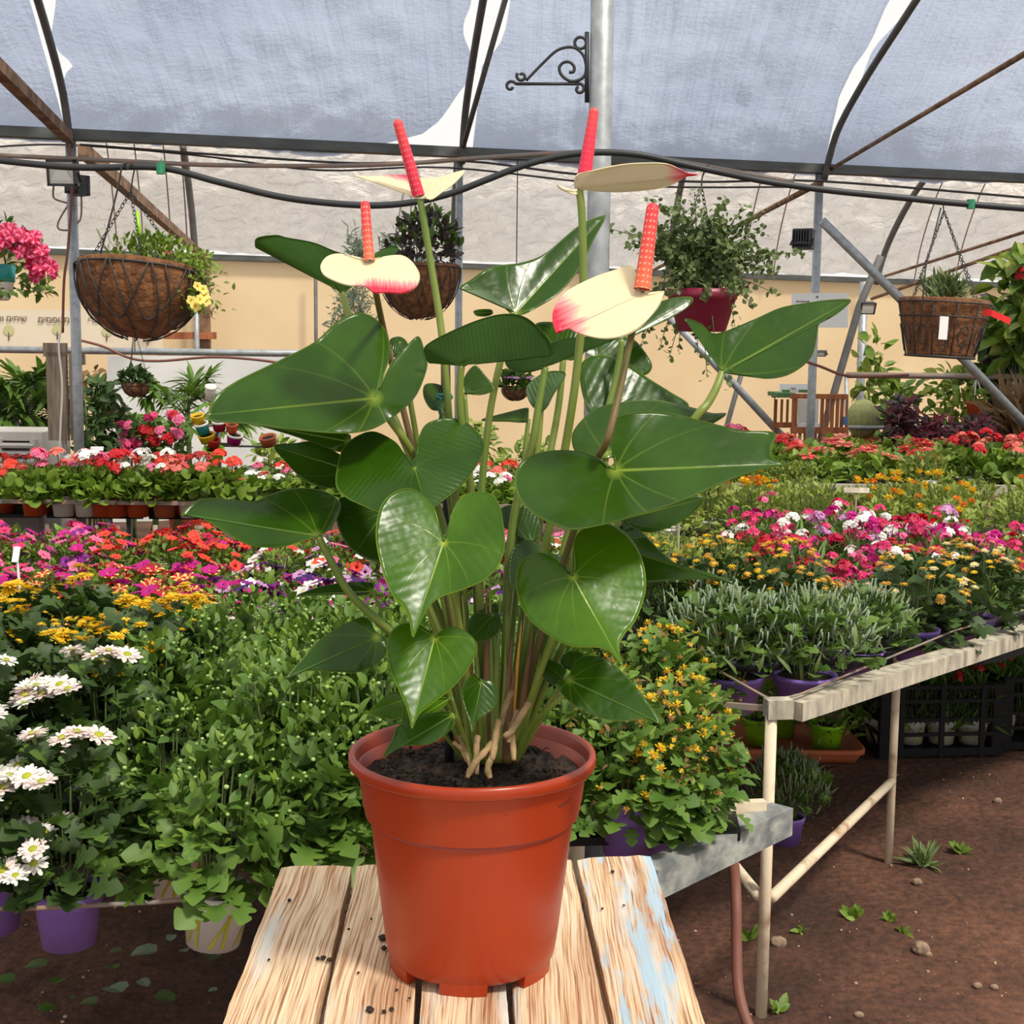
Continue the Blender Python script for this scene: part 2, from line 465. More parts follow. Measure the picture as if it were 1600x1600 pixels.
# right hand rods and braces
rods = [
    ('brace_rod', [G(1292, 268, ZB), G(1700, 25, ZB)], 0.011, 'brown_wood', 'long thin brown rod rising from the post head across the roof sheet', 'rod'),
    ('brace_rod', [W(1282, 285, 7.5), W(1110, 375, 12.0), W(1010, 428, 14.5)], 0.017, 'brown_wood', 'thin brown rod running back behind the jade plant basket', 'rod'),
    ('brace_rod', [W(1700, 331, 10), W(1378, 433, 14.0)], 0.014, 'brown_wood', 'upper thin brown rod behind the right basket chains', 'rod'),
    ('brace_rod', [W(1700, 347, 10), W(1362, 467, 14.0)], 0.016, 'brown_wood', 'lower thin brown rod behind the right basket chains', 'rod'),
    ('brace_pipe', [W(1285, 346, 7.55), W(1412, 472, 7.7), W(1506, 562, 7.8), W(1700, 765, 8.0)], 0.026, 'galv', 'galvanised brace pipe slanting from the post behind the scroll basket', 'pipe'),
    ('brace_pipe', [W(1030, 480, 9.0), W(1147, 600, 9.0), W(1206, 664, 9.0), W(1420, 890, 9.0)], 0.024, 'galv', 'grey brace pipe slanting down to the crate shelf', 'pipe'),
    ('brace_rod', [W(1165, 560, 9.3), W(1135, 668, 9.3), W(1073, 890, 9.3)], 0.018, 'dark_metal', 'short dark rod beside the slanting grey pipe', 'rod'),
    ('brace_rod', [W(1376, 400, 12.5), W(1343, 478, 12.5), W(1300, 625, 12.5), W(1248, 805, 12.5)], 0.035, 'dark_metal', 'slanting dark brace beside the small floodlight', 'rod'),
    ('steel_post', [W(1350, 440, 13.0), (W(1344, 640, 13.0).x, 13.0, 0.0)], 0.04, 'galv', 'galvanised steel post under the small floodlight', 'post'),
    ('shelf_pipe', [W(1322, 586, 9.5), W(1700, 590, 9.5)], 0.021, 'wire_grey', 'upper horizontal pipe carrying the small orange hanging pots', 'pipe'),
    ('shelf_pipe', [W(1326, 668, 9.2), W(1700, 668, 9.2)], 0.014, 'galv', 'lower pale pipe behind the dark red bushes', 'pipe'),
    ('shelf_post', [W(1322, 584, 9.5), W(1324, 760, 9.5)], 0.014, 'galv', 'thin upright holding the horizontal pipes by the crate shelf', 'post'),
    ('wall_rail', [W(-150, 544, 10.2), W(430, 552, 10.2), W(640, 553, 10.4)], 0.026, 'galv', 'grey horizontal pipe below the printed banner', 'pipe'),
]
for nme, pts, r, m, lab, cat in rods:
    pole(nme, pts, r, m, lab, cat, n=10)
# ---- cables
def cable(name, pts, r, m, lab, cat='cable', n=8, sub=6):
    return pole(name, WS(pts, sub), r, m, lab, cat, n=n)
cable('power_cable', [(-60, 244, 3.62), (70, 258, 3.62), (140, 262, 3.62), (250, 262, 3.62), (340, 284, 3.62), (430, 306, 3.62), (500, 316, 3.62), (580, 321, 3.62), (645, 316, 3.62), (705, 302, 3.62), (760, 281, 3.62),
      (820, 258, 3.62), (880, 243, 3.62), (935, 238, 3.62), (1000, 242, 3.62), (1060, 255, 3.64), (1120, 268, 3.66), (1200, 284, 3.7), (1300, 298, 3.7), (1400, 308, 3.7), (1500, 318, 3.7), (1680, 332, 3.7)],
      0.0088, 'cable_black', 'thick black cable sagging between the posts', n=10)
cable('thin_cable', [(-60, 240, 6.9), (200, 252, 6.9), (340, 258, 6.9), (520, 259, 6.9), (640, 255, 6.9), (760, 246, 6.9), (900, 238, 6.9), (980, 240, 6.9), (1060, 252, 6.9), (1240, 285, 6.9)], 0.011, 'wire_grey', 'thin beige cable strung just under the eaves beam')
cable('thin_cable', [(125, 226, 7.2), (260, 236, 7.2), (400, 246, 7.2), (560, 255, 7.2), (730, 252, 7.2), (900, 272, 7.2), (1090, 284, 7.2), (1280, 283, 7.2), (1640, 312, 7.2)], 0.006, 'wire_dark', 'thin dark wire hanging below the eaves beam')
cable('thin_cable', [(-40, 232, 7.3), (95, 226, 7.3), (300, 242, 7.3), (500, 266, 7.3), (700, 262, 7.3), (980, 290, 7.3), (1250, 292, 7.3)], 0.005, 'wire_dark', 'second thin dark wire drooping under the eaves beam')
cable('white_cable', [(94, 520, 6.9), (92, 545, 6.9), (97, 600, 6.9), (95, 660, 6.9), (92, 730, 6.9)], 0.005, 'pot_white', 'white cable hanging down the wooden board')
cable('brown_cable', [(108, 225, 6.95), (112, 300, 6.95), (106, 390, 6.95), (100, 440, 6.95), (98, 520, 6.95)], 0.007, 'hose', 'brown cable running down the floodlight post')
cable('brown_cable', [(118, 530, 8.5), (160, 541, 8.5), (205, 560, 8.5), (250, 564, 8.5), (330, 558, 8.5), (400, 562, 8.5), (470, 572, 8.5)], 0.008, 'hose', 'brown cable sagging below the grey wall pipe')
cable('brown_cable', [(1230, 555, 8.0), (1280, 572, 8.0), (1330, 588, 8.0), (1420, 586, 8.0)], 0.008, 'hose', 'brown cable sagging behind the crate shelf')
mb = MB(); p0 = W(251, 262, 3.6); mb.tube([p0 + Vector((0, 0, -0.016)), p0 + Vector((0, 0, 0.012))], [0.0115, 0.0115], 8); mb.tube([p0 + Vector((0, 0, 0.01)), p0 + Vector((0.003, 0, 0.025))], [0.002, 0.001], 5)
mat('tie_green', srgb(40, 130, 90), 0.5)
tag(mb.build('cable_tie', 'tie_green'), 'green tie wrapped around the thick black cable by the round basket', 'cable tie')
mb = MB(); p0 = W(1517, 319, 3.7); mb.tube([p0 + Vector((0, 0, -0.012)), p0 + Vector((0, 0, 0.012))], [0.0115, 0.0115], 8)
tag(mb.build('cable_tie', 'tie_green'), 'green tie on the thick black cable above the scroll basket', 'cable tie')
# ---- scroll bracket on the thick post
root = empty('scroll_bracket', (CP.x - 0.035, CP.y, 2.2), 'black wrought iron scroll bracket fixed to the thick steel post', 'bracket')
yb = CP.y - 0.005
def bp_(pts, r=0.0042): return ([W(x, y, yb) for x, y in pts], r)
def spir(cx, cy, r0, r1, a0, a1, n=26):
    return [(cx + (r0 + (r1 - r0) * i / n) * math.cos(a0 + (a1 - a0) * i / n), cy + (r0 + (r1 - r0) * i / n) * math.sin(a0 + (a1 - a0) * i / n)) for i in range(n + 1)]
for nme, pts in (('back_bar', [(917, 50), (917, 160)]), ('base_bar', [(806, 131), (905, 131)]),
                 ('diagonal_bar', [tuple(p) for p in spline([(822, 126), (850, 97), (872, 78), (895, 74), (911, 86), (916, 108), (910, 122), (893, 127), (878, 118), (874, 106), (880, 98), (890, 97), (897, 104), (896, 112), (889, 113)], 6)]),
                 ('ring', spir(907, 67, 9, 9, 0, 2 * PI)), ('scroll', spir(905, 139, 9, 3, -PI / 2 - 0.3, 1.4 * PI)), ('scroll', spir(815, 119, 3, 8, PI * 1.2, PI * 3.2)), ('scroll', spir(798, 135, 9, 3, -0.4, -1.9 * PI))):
    p, r = bp_(pts, 0.006 if nme == 'back_bar' else 0.0042)
    mb = MB(); mb.tube(p, r, 6); mb.build(nme, 'black_iron', root, True)
# ---- floodlights
def floodlight(px, py, y, wpx, hpx, yaw, tilt, lab, post):
    s = y / F
    wd, hg = wpx * s, hpx * s
    c = W(px, py, y)
    r = empty('floodlight', c, lab, 'floodlight'); r.rotation_euler = (tilt, 0, yaw)
    def loc(mb, nme, m): o = link(nme, mb.mesh(nme), m, r, False); return o
    mb = MB(); mb.box((0, 0.03, 0), (wd, 0.05, hg)); 
    for k in range(7): mb.box((-wd * 0.42 + wd * 0.14 * k, 0.07, 0), (0.006, 0.03, hg * 0.8))
    loc(mb, 'housing', 'lamp_black')
    mb = MB()
    for sx in (-1, 1): mb.box((sx * wd * 0.46, 0, 0), (wd * 0.08, 0.02, hg))
    for sz in (-1, 1): mb.box((0, 0, sz * hg * 0.45), (wd, 0.02, hg * 0.1))
    loc(mb, 'bezel', 'lamp_black')
    mb = MB(); mb.box((0, 0.0, 0), (wd * 0.84, 0.006, hg * 0.8)); loc(mb, 'glass', 'lamp_glass')
    mb = MB(); a, b_, h = wd * 0.36, wd * 0.2, hg * 0.2
    mb.add([(-a, -0.004, -h * 1.4), (a, -0.004, -h * 1.4), (b_, -0.012, h * 0.4), (-b_, -0.012, h * 0.4)], [(0, 1, 2, 3)]); loc(mb, 'reflector', 'lamp_reflector')
    mb = MB(); q = Vector(post) - c
    rm = r.rotation_euler.to_matrix().inverted()
    mb.tube([(wd * 0.5, 0.03, 0), (wd * 0.55, 0.06, -hg * 0.3), (0, 0.1, -hg * 0.3), (-wd * 0.55, 0.06, -hg * 0.3), (-wd * 0.5, 0.03, 0)], 0.008, 6); loc(mb, 'yoke', 'lamp_black')
    return r
floodlight(96, 270, 6.72, 44, 40, 0.0, 0.12, 'black floodlight with a pale lens on the left steel post', PL)
floodlight(131, 291, 7.05, 26, 30, 2.4, 0.0, 'black floodlight seen from behind beside the pale lens lamp', PL)
floodlight(1257, 375, 7.6, 30, 30, 2.7, 0.1, 'black floodlight hung on the post by the jade plant', PR)
floodlight(1356, 482, 12.5, 26, 18, 0.3, 0.3, 'small dark floodlight on the far wall post', PR)
floodlight(1283, 553, 12.5, 14, 8, -0.4, 0.2, 'tiny dark lamp low on the cream wall behind the post', PR)
for pts, lab in (([(84, 288, 6.74), (83, 305, PL.y), (88, 312, PL.y), (108, 318, PL.y)], 'short lead looping below the pale lens floodlight'),
                 ([(108, 318, PL.y), (92, 345, PL.y), (92, 358, PL.y), (109, 360, PL.y)], 'grey lead hanging down the left side of the floodlight post'),
                 ([(127, 300, 7.05), (127, 335, PL.y), (122, 348, PL.y), (110, 353, PL.y)], 'grey lead hanging from the floodlight seen from behind')):
    cable('lamp_lead', pts, 0.005, 'wire_grey', lab, n=6)
# ================================================================== TABLE
def plank_mat(name, blue, seed):
    m = bpy.data.materials.new(name); m.use_nodes = True
    nt = m.node_tree; N = nt.nodes; L = nt.links
    b = N['Principled BSDF']; b.inputs['Roughness'].default_value = 0.8; b.inputs['Specular IOR Level'].default_value = 0.25
    tc = N.new('ShaderNodeTexCoord')
    def mp(s):
        n = N.new('ShaderNodeMapping'); n.inputs['Scale'].default_value = s; n.inputs['Location'].default_value = (seed, seed * 2, 0)
        return n
    # bend the grain a little around knots
    warp = N.new('ShaderNodeTexNoise'); warp.inputs['Scale'].default_value = 9; warp.inputs['Detail'].default_value = 1
    L.new(tc.outputs['Object'], warp.inputs['Vector'])
    sub = N.new('ShaderNodeVectorMath'); sub.operation = 'MULTIPLY_ADD'; sub.inputs[1].default_value = (0.007, 0, 0)
    L.new(warp.outputs['Color'], sub.inputs[0]); L.new(tc.outputs['Object'], sub.inputs[2])
    def nz(scale, det, rough=0.5, warped=True):
        mm = mp(scale); L.new(sub.outputs[0] if warped else tc.outputs['Object'], mm.inputs[0])
        n = N.new('ShaderNodeTexNoise'); n.inputs['Scale'].default_value = 1; n.inputs['Detail'].default_value = det; n.inputs['Roughness'].default_value = rough
        L.new(mm.outputs[0], n.inputs['Vector']); return n.outputs['Fac']
    def ramp(f, els):
        r = N.new('ShaderNodeValToRGB'); e = r.color_ramp.elements
        while len(e) < len(els): e.new(0.5)
        for k, (p, c) in enumerate(els): e[k].position = p; e[k].color = (*c, 1)
        L.new(f, r.inputs['Fac']); return r.outputs[0]
    def mix(f, a, b_, t='MIX', fac=1.0):
        x = N.new('ShaderNodeMix'); x.data_type = 'RGBA'; x.blend_type = t
        if f is None: x.inputs[0].default_value = fac
        else: L.new(f, x.inputs[0])
        for s, v in ((x.inputs[6], a), (x.inputs[7], b_)):
            if isinstance(v, tuple): s.default_value = (*v, 1)
            else: L.new(v, s)
        return x.outputs[2]
    grain = nz((560, 8, 560), 3, 0.6)
    fine = ramp(grain, [(0.30, srgb(138, 92, 66)), (0.42, srgb(186, 150, 118)), (0.52, srgb(216, 194, 164)), (0.72, srgb(230, 216, 194))])
    tone = ramp(nz((26, 2.4, 26), 3), [(0.32, srgb(186, 140, 106)), (0.52, srgb(255, 246, 232)), (0.75, srgb(255, 252, 246))])
    c = mix(None, fine, tone, 'MULTIPLY', 0.7)
    grey = ramp(nz((30, 3.5, 30), 5), [(0.56, (0, 0, 0)), (0.68, (1, 1, 1))])
    c = mix(grey, c, srgb(206, 204, 196))
    bl = ramp(nz((46, 4.5, 46), 6, 0.65), [(0.62 - blue, (0, 0, 0)), (0.69 - blue, (0.8, 0.8, 0.8))])
    c = mix(bl, c, srgb(158, 194, 214))
    dk = ramp(nz((300, 9, 300), 2), [(0.66, (0, 0, 0)), (0.72, (0.7, 0.7, 0.7))])
    c = mix(dk, c, srgb(96, 60, 42))
    L.new(c, b.inputs['Base Color'])
    bp = N.new('ShaderNodeBump'); bp.inputs['Strength'].default_value = 0.55; bp.inputs['Distance'].default_value = 0.002
    L.new(grain, bp.inputs['Height']); L.new(bp.outputs[0], b.inputs['Normal'])
    M[name] = m
for i, bl in enumerate((-0.03, -0.02, 0.0, 0.02, 0.09)): plank_mat('plank%d' % i, bl, i * 3.7)
ZT = 0.905
tab = empty('slatted_table', G(730, 1450, 0.0).xy.to_3d(), 'weathered wooden table of five planks with flaking white and blue paint', 'table')
PLK = [((440, 1353), (549, 1352), (347, 1600), (492, 1600)), ((558, 1351), (664, 1350), (503, 1600), (645, 1600)), ((671, 1350), (779, 1347), (655, 1600), (796, 1600)),
       ((787, 1346), (893, 1341), (806, 1600), (950, 1600)), ((902, 1341), (1017, 1336), (961, 1600), (1103, 1600))]
def plank_mesh(bl, br, fl, fr, th, seed):
    nx, ny = 7, 60
    rr = random.Random(seed)
    vs = []; fs = []
    for layer in (0, 1):
        for j in range(ny):
            v = j / (ny - 1)
            a = fl.lerp(bl, v); b = fr.lerp(br, v)
            ja = 0.0012 * mnoise.noise((seed, v * 9, 0)) + 0.0006 * mnoise.noise((seed, v * 40, 5)); jb = 0.0012 * mnoise.noise((seed, v * 9, 7)) + 0.0006 * mnoise.noise((seed, v * 40, 2))
            for i in range(nx):
                u = i / (nx - 1)
                p = a.lerp(b, u)
                p.x += ja * (1 - u) + jb * u
                if j in (0, ny - 1): p.y += 0.002 * mnoise.noise((p.x * 130, seed, 0))
                z = 0 if layer == 0 else -th
                if layer == 0:
                    z += 0.0007 * mnoise.noise((p.x * 60, p.y * 5, seed))
                    if i in (0, nx - 1): z -= 0.0018
                p.z += z
                vs.append(p.copy())
    K = nx * ny
    for j in range(ny - 1):
        for i in range(nx - 1):
            q = (j * nx + i, j * nx + i + 1, (j + 1) * nx + i + 1, (j + 1) * nx + i)
            fs.append(q); fs.append(tuple(K + k for k in q[::-1]))
    for j in range(ny - 1):
        fs.append((j * nx, (j + 1) * nx, K + (j + 1) * nx, K + j * nx)); fs.append((j * nx + nx - 1, K + j * nx + nx - 1, K + (j + 1) * nx + nx - 1, (j + 1) * nx + nx - 1))
    for i in range(nx - 1):
        fs.append((i, K + i, K + i + 1, i + 1)); e = (ny - 1) * nx; fs.append((e + i, e + i + 1, K + e + i + 1, K + e + i))
    return vs, fs
corners = []
for i, (a, b, c, d) in enumerate(PLK):
    bl, br, fl, fr = (G(*p, ZT) for p in (a, b, c, d))
    fl2, fr2 = bl + (fl - bl) * 1.75, br + (fr - br) * 1.75
    corners.append((bl, br, fl2, fr2))
    vs, fs = plank_mesh(bl, br, fl2, fr2, 0.021, i * 11.3)
    mb = MB(); mb.add(vs, fs)
    mb.build('plank', 'plank%d' % i, tab, False)
tb = [corners[0][0], corners[4][1], corners[0][2], corners[4][3]]
zz = ZT - 0.021
for v in (0.1, 0.9):
    a, b = tb[0].lerp(tb[2], v), tb[1].lerp(tb[3], v)
    mb = MB(); mb.beam(Vector((a.x + 0.015, a.y, zz - 0.02)), Vector((b.x - 0.015, b.y, zz - 0.02)), 0.04, 0.05)
    mb.build('cross_batten', 'grey_wood', tab)
    for q in (a.lerp(b, 0.12), a.lerp(b, 0.88)):
        mb = MB(); mb.beam(Vector((q.x, q.y, -0.02)), Vector((q.x, q.y, zz)), 0.045, 0.045); mb.build('leg', 'grey_wood', tab)
# crumbs of potting soil lying on the planks
rr = random.Random(3)
for px, py, s in ((578, 1578, 5), (600, 1581, 3), (598, 1466, 6), (600, 1482, 4), (505, 1497, 4), (515, 1500, 4), (497, 1498, 3), (452, 1407, 3), (580, 1436, 2), (545, 1452, 2), (620, 1547, 2), (957, 1362, 3), (560, 1520, 2), (420, 1500, 2), (612, 1577, 3), (941, 1420, 2), (975, 1415, 2), (640, 1560, 2)):
    c = G(px, py, ZT + 0.002)
    bm = bmesh.new(); bmesh.ops.create_icosphere(bm, subdivisions=2, radius=s * 0.00065)
    for v in bm.verts: v.co = v.co * (1 + 0.5 * mnoise.noise(v.co * 900 + Vector((px, py, 0)))); v.co.z *= 0.7
    me = bpy.data.meshes.new('soil_crumb'); bm.to_mesh(me); bm.free()
    o = link('soil_crumb', me, 'soil_dark'); o.location = c + Vector((0, 0, s * 0.0001))
    tag(o, 'dark crumb of potting soil lying on a pale plank', 'soil crumb', 'soil crumbs on the table')

# ================================================================== ANTHURIUM
mat('pot_brick', srgb(158, 51, 15), 0.36, srgb(150, 47, 13), 8, coat=0.1, spec=0.4)
mat('stalk', srgb(96, 120, 40), 0.4, srgb(126, 138, 56), 14)
mat('stalk_brown', srgb(112, 84, 46), 0.45, srgb(96, 98, 44), 10)
mat('stalk_yellow', srgb(206, 150, 44), 0.5)
mat('sheath', srgb(128, 94, 60), 0.7, srgb(92, 62, 40), 30)
mat('root_tan', srgb(168, 138, 98), 0.8, srgb(112, 92, 58), 45, bump=0.4)
mat('stake_black', (0.012, 0.014, 0.016), 0.5)
mat('twine', srgb(20, 90, 78), 0.6)
def leaf_mat(name, base, base2, vein, rough):
    m = bpy.data.materials.new(name); m.use_nodes = True
    nt = m.node_tree; N = nt.nodes; L = nt.links
    b = N['Principled BSDF']; b.inputs['Roughness'].default_value = rough
    b.inputs['Specular IOR Level'].default_value = 0.30
    uv = N.new('ShaderNodeUVMap'); uv.uv_map = 'leaf'
    sp = N.new('ShaderNodeSeparateXYZ'); L.new(uv.outputs[0], sp.inputs[0])
    def ma(op, a, b_=None, c=None, clamp=False):
        n = N.new('ShaderNodeMath'); n.operation = op; n.use_clamp = clamp
        for k, v in enumerate((a, b_, c)):
            if v is None: continue
            if isinstance(v, (int, float)): n.inputs[k].default_value = v
            else: L.new(v, n.inputs[k])
        return n.outputs[0]
    A, B = sp.outputs[0], ma('ABSOLUTE', sp.outputs[1])
    rho = ma('SQRT', ma('ADD', ma('MULTIPLY', A, A), ma('MULTIPLY', B, B)))
    ang = ma('ARCTAN2', B, A)
    # midrib, thinning towards the tip
    tot = ma('MULTIPLY', ma('SUBTRACT', 1.0, ma('DIVIDE', B, ma('MULTIPLY_ADD', A, -0.009, 0.0125)), clamp=True), ma('GREATER_THAN', A, 0.0))
    fade = ma('SUBTRACT', 1.05, ma('MULTIPLY', rho, 0.75), clamp=True)
    for phi, bend, wd in ((0.62, 0.55, 0.008), (1.15, 0.5, 0.009), (2.0, 0.25, 0.008)):
        target = ma('MULTIPLY_ADD', rho, -bend * phi, phi)
        dist = ma('MULTIPLY', ma('ABSOLUTE', ma('SUBTRACT', ang, target)), rho)
        v = ma('MULTIPLY', ma('SUBTRACT', 1.0, ma('DIVIDE', dist, wd), clamp=True), ma('MULTIPLY', ma('SUBTRACT', 0.85, rho, clamp=True), 0.42))
        tot = ma('MAXIMUM', tot, v)
    glow = ma('MULTIPLY', ma('SUBTRACT', 1.0, ma('MULTIPLY', rho, 16.0), clamp=True), 0.9)
    tot = ma('MAXIMUM', ma('MULTIPLY', tot, fade), glow)
    # soft lateral quilting
    lat = ma('SINE', ma('MULTIPLY_ADD', B, -36.0, ma('MULTIPLY', A, 52.0)))
    at = N.new('ShaderNodeAttribute'); at.attribute_name = 'rim'
    rim = ma('MULTIPLY', ma('SUBTRACT', at.outputs['Fac'], 0.977, clamp=True), 28.0, clamp=True)
    tc = N.new('ShaderNodeTexCoord'); nz = N.new('ShaderNodeTexNoise'); nz.inputs['Scale'].default_value = 18; nz.inputs['Detail'].default_value = 3
    L.new(tc.outputs['Object'], nz.inputs['Vector'])
    cr = N.new('ShaderNodeValToRGB'); cr.color_ramp.elements[0].position = 0.35; cr.color_ramp.elements[1].position = 0.7
    cr.color_ramp.elements[0].color = (*base, 1); cr.color_ramp.elements[1].color = (*base2, 1)
    L.new(nz.outputs['Fac'], cr.inputs['Fac'])
    mx = N.new('ShaderNodeMix'); mx.data_type = 'RGBA'
    L.new(ma('MAXIMUM', ma('MULTIPLY', tot, 0.85), ma('MULTIPLY', rim, 0.6)), mx.inputs[0]); L.new(cr.outputs[0], mx.inputs[6]); mx.inputs[7].default_value = (*vein, 1)
    L.new(mx.outputs[2], b.inputs['Base Color'])
    bp = N.new('ShaderNodeBump'); bp.inputs['Strength'].default_value = 0.5; bp.inputs['Distance'].default_value = 0.0016
    h = ma('ADD', ma('MULTIPLY', tot, -0.3), ma('MULTIPLY', ma('MULTIPLY', lat, 0.09), ma('MULTIPLY', B, 3.0, clamp=True)))
    n4 = N.new('ShaderNodeTexNoise'); n4.inputs['Scale'].default_value = 60; n4.inputs['Detail'].default_value = 2; L.new(tc.outputs['Object'], n4.inputs['Vector'])
    h = ma('ADD', h, ma('MULTIPLY', n4.outputs['Fac'], 0.9))
    L.new(h, bp.inputs['Height']); L.new(bp.outputs[0], b.inputs['Normal'])
    tr = N.new('ShaderNodeBsdfTranslucent'); ms = N.new('ShaderNodeMixShader'); ms.inputs[0].default_value = 0.12
    hs = N.new('ShaderNodeHueSaturation'); hs.inputs['Value'].default_value = 2.2; L.new(mx.outputs[2], hs.inputs['Color']); L.new(hs.outputs[0], tr.inputs['Color'])
    L.new(b.outputs[0], ms.inputs[1]); L.new(tr.outputs[0], ms.inputs[2]); L.new(ms.outputs[0], N['Material Output'].inputs['Surface'])
    M[name] = m
leaf_mat('anth_mid', srgb(36, 66, 4), srgb(48, 82, 8), srgb(134, 156, 54), 0.24)
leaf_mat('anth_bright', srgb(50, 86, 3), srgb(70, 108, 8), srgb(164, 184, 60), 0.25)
leaf_mat('anth_back', srgb(44, 78, 20), srgb(56, 92, 28), srgb(100, 128, 56), 0.45)
def spathe_mat(name, cream):
    m = bpy.data.materials.new(name); m.use_nodes = True
    nt = m.node_tree; N = nt.nodes; L = nt.links
    b = N['Principled BSDF']; b.inputs['Roughness'].default_value = 0.32; b.inputs['Coat Weight'].default_value = 0.15
    at = N.new('ShaderNodeAttribute'); at.attribute_name = 'blush'
    uv = N.new('ShaderNodeUVMap'); uv.uv_map = 'leaf'
    mp = N.new('ShaderNodeMapping'); mp.inputs['Scale'].default_value = (2, 22, 1); L.new(uv.outputs[0], mp.inputs[0])
    nz = N.new('ShaderNodeTexNoise'); nz.inputs['Scale'].default_value = 1.0; nz.inputs['Detail'].default_value = 4; L.new(mp.outputs[0], nz.inputs['Vector'])
    ma = N.new('ShaderNodeMath'); ma.operation = 'MULTIPLY_ADD'; ma.inputs[1].default_value = 0.7; L.new(nz.outputs['Fac'], ma.inputs[0])
    s2 = N.new('ShaderNodeMath'); s2.operation = 'SUBTRACT'; s2.inputs[1].default_value = 0.35; L.new(at.outputs['Fac'], s2.inputs[0]); L.new(s2.outputs[0], ma.inputs[2])
    cr = N.new('ShaderNodeValToRGB'); e = cr.color_ramp.elements
    e.new(0.5); e[0].position, e[1].position, e[2].position = 0.30, 0.55, 0.85
    e[0].color = (*cream, 1); e[1].color = (*srgb(240, 150, 150), 1); e[2].color = (*srgb(222, 20, 62), 1)
    L.new(ma.outputs[0], cr.inputs['Fac']); L.new(cr.outputs[0], b.inputs['Base Color'])
    wv = N.new('ShaderNodeTexNoise'); wv.inputs['Scale'].default_value = 1; wv.inputs['Detail'].default_value = 2
    mp2 = N.new('ShaderNodeMapping'); mp2.inputs['Scale'].default_value = (1.5, 12, 1); L.new(uv.outputs[0], mp2.inputs[0]); L.new(mp2.outputs[0], wv.inputs['Vector'])
    bp = N.new('ShaderNodeBump'); bp.inputs['Strength'].default_value = 0.35; bp.inputs['Distance'].default_value = 0.002
    L.new(wv.outputs['Fac'], bp.inputs['Height']); L.new(bp.outputs[0], b.inputs['Normal'])
    tr = N.new('ShaderNodeBsdfTranslucent'); ms = N.new('ShaderNodeMixShader'); ms.inputs[0].default_value = 0.2
    L.new(cr.outputs[0], tr.inputs['Color']); L.new(b.outputs[0], ms.inputs[1]); L.new(tr.outputs[0], ms.inputs[2]); L.new(ms.outputs[0], N['Material Output'].inputs['Surface'])
    M[name] = m
spathe_mat('spathe', srgb(240, 224, 180))
spathe_mat('spathe_under', srgb(232, 220, 186))

def blade(name, A, tip, pts, d, kx=0.0, ky=0.8, fold=0.0, curl=0.0, side=0.0, top='anth_mid', under='anth_back', flip=False, parent=None, blush=None, nk=7, nr=16, th=0.0008, bul=0.0):
    """a heart shaped blade: outline stations around the stalk joint A, leaning and folding in depth"""
    s = d / F
    O = np.array([p for p in spline(pts, nk, True)])
    A2 = np.array(A, float); T2 = np.array(tip, float)
    ax = T2 - A2; ln = np.linalg.norm(ax); ax = ax / ln; pe = np.array([-ax[1], ax[0]])
    K = len(O)
    rs = np.linspace(0, 1, nr + 1)[1:] ** 0.85
    V2 = [A2] + [A2 + r * (O[k] - A2) for r in rs for k in range(K)]
    V2 = np.array(V2)
    rim = np.array([0.0] + [r for r in rs for k in range(K)])
    al = (V2 - A2) @ ax; pr = (V2 - A2) @ pe
    wid = max(abs(pr).max(), 1)
    sm = np.sqrt(pr ** 2 + 16) - 4
    dep = kx * (V2[:, 0] - A2[0]) + ky * (A2[1] - V2[:, 1]) + fold * sm + curl * np.clip(al, 0, None) ** 2 / ln + side * pr * abs(pr) / wid
    dep += bul * ln * np.sin(np.clip(rim, 0, 1) * PI)
    # gentle waviness along the margin
    angs = np.arctan2(pr, al)
    dep += 0.018 * ln * rim ** 3 * np.sin(angs * 5 + d * 40)
    co = [W(V2[i, 0], V2[i, 1], d + s * dep[i]) for i in range(len(V2))]
    fs = [(0, 1 + k, 1 + (k + 1) % K) for k in range(K)]
    for j in range(nr - 1):
        for k in range(K):
            a = 1 + j * K; b = a + K
            fs.append((a + k, b + k, b + (k + 1) % K, a + (k + 1) % K))
    me0 = bpy.data.meshes.new('t'); me0.from_pydata([tuple(c) for c in co], [], fs); me0.update()
    nrm = [Vector(v.normal) for v in me0.vertices]
    area = sum((Vector(p.normal).dot(CAM - Vector(p.center)) for p in me0.polygons))
    bpy.data.meshes.remove(me0)
    facing = area > 0
    want_top_to_cam = not flip
    if facing != want_top_to_cam:
        fs = [f[::-1] for f in fs]; nrm = [-n for n in nrm]
    n0 = len(co)
    back = [c - n * th for c, n in zip(co, nrm)]
    allf = fs + [tuple(i + n0 for i in f[::-1]) for f in fs]
    e0 = 1 + (nr - 1) * K
    rimf = []
    for k in range(K):
        a, b = e0 + k, e0 + (k + 1) % K
        rimf.append((a, b, b + n0, a + n0))
    me = bpy.data.meshes.new(name)
    me.from_pydata([tuple(c) for c in co + back], [], allf + rimf)
    me.polygons.foreach_set('material_index', [0] * len(fs) + [1] * len(fs) + [0] * len(rimf))
    uvl = me.uv_layers.new(name='leaf')
    uvs = np.stack([al / ln, pr / ln], 1); uvs = np.concatenate([uvs, uvs])
    li = np.empty(len(me.loops), int); me.loops.foreach_get('vertex_index', li)
    uvl.data.foreach_set('uv', uvs[li].ravel())
    at = me.attributes.new('rim', 'FLOAT', 'POINT'); at.data.foreach_set('value', np.concatenate([rim, rim]))
    if blush is not None:
        f, lo, hi = blush
        bl = np.clip((al / ln - f * np.abs(pr) / ln - lo) / (hi - lo), 0, 1)
        a2 = me.attributes.new('blush', 'FLOAT', 'POINT'); a2.data.foreach_set('value', np.concatenate([bl, bl]))
    me.update()
    o = link(name, me, [top, under], None, True)
    o.parent = parent
    return o
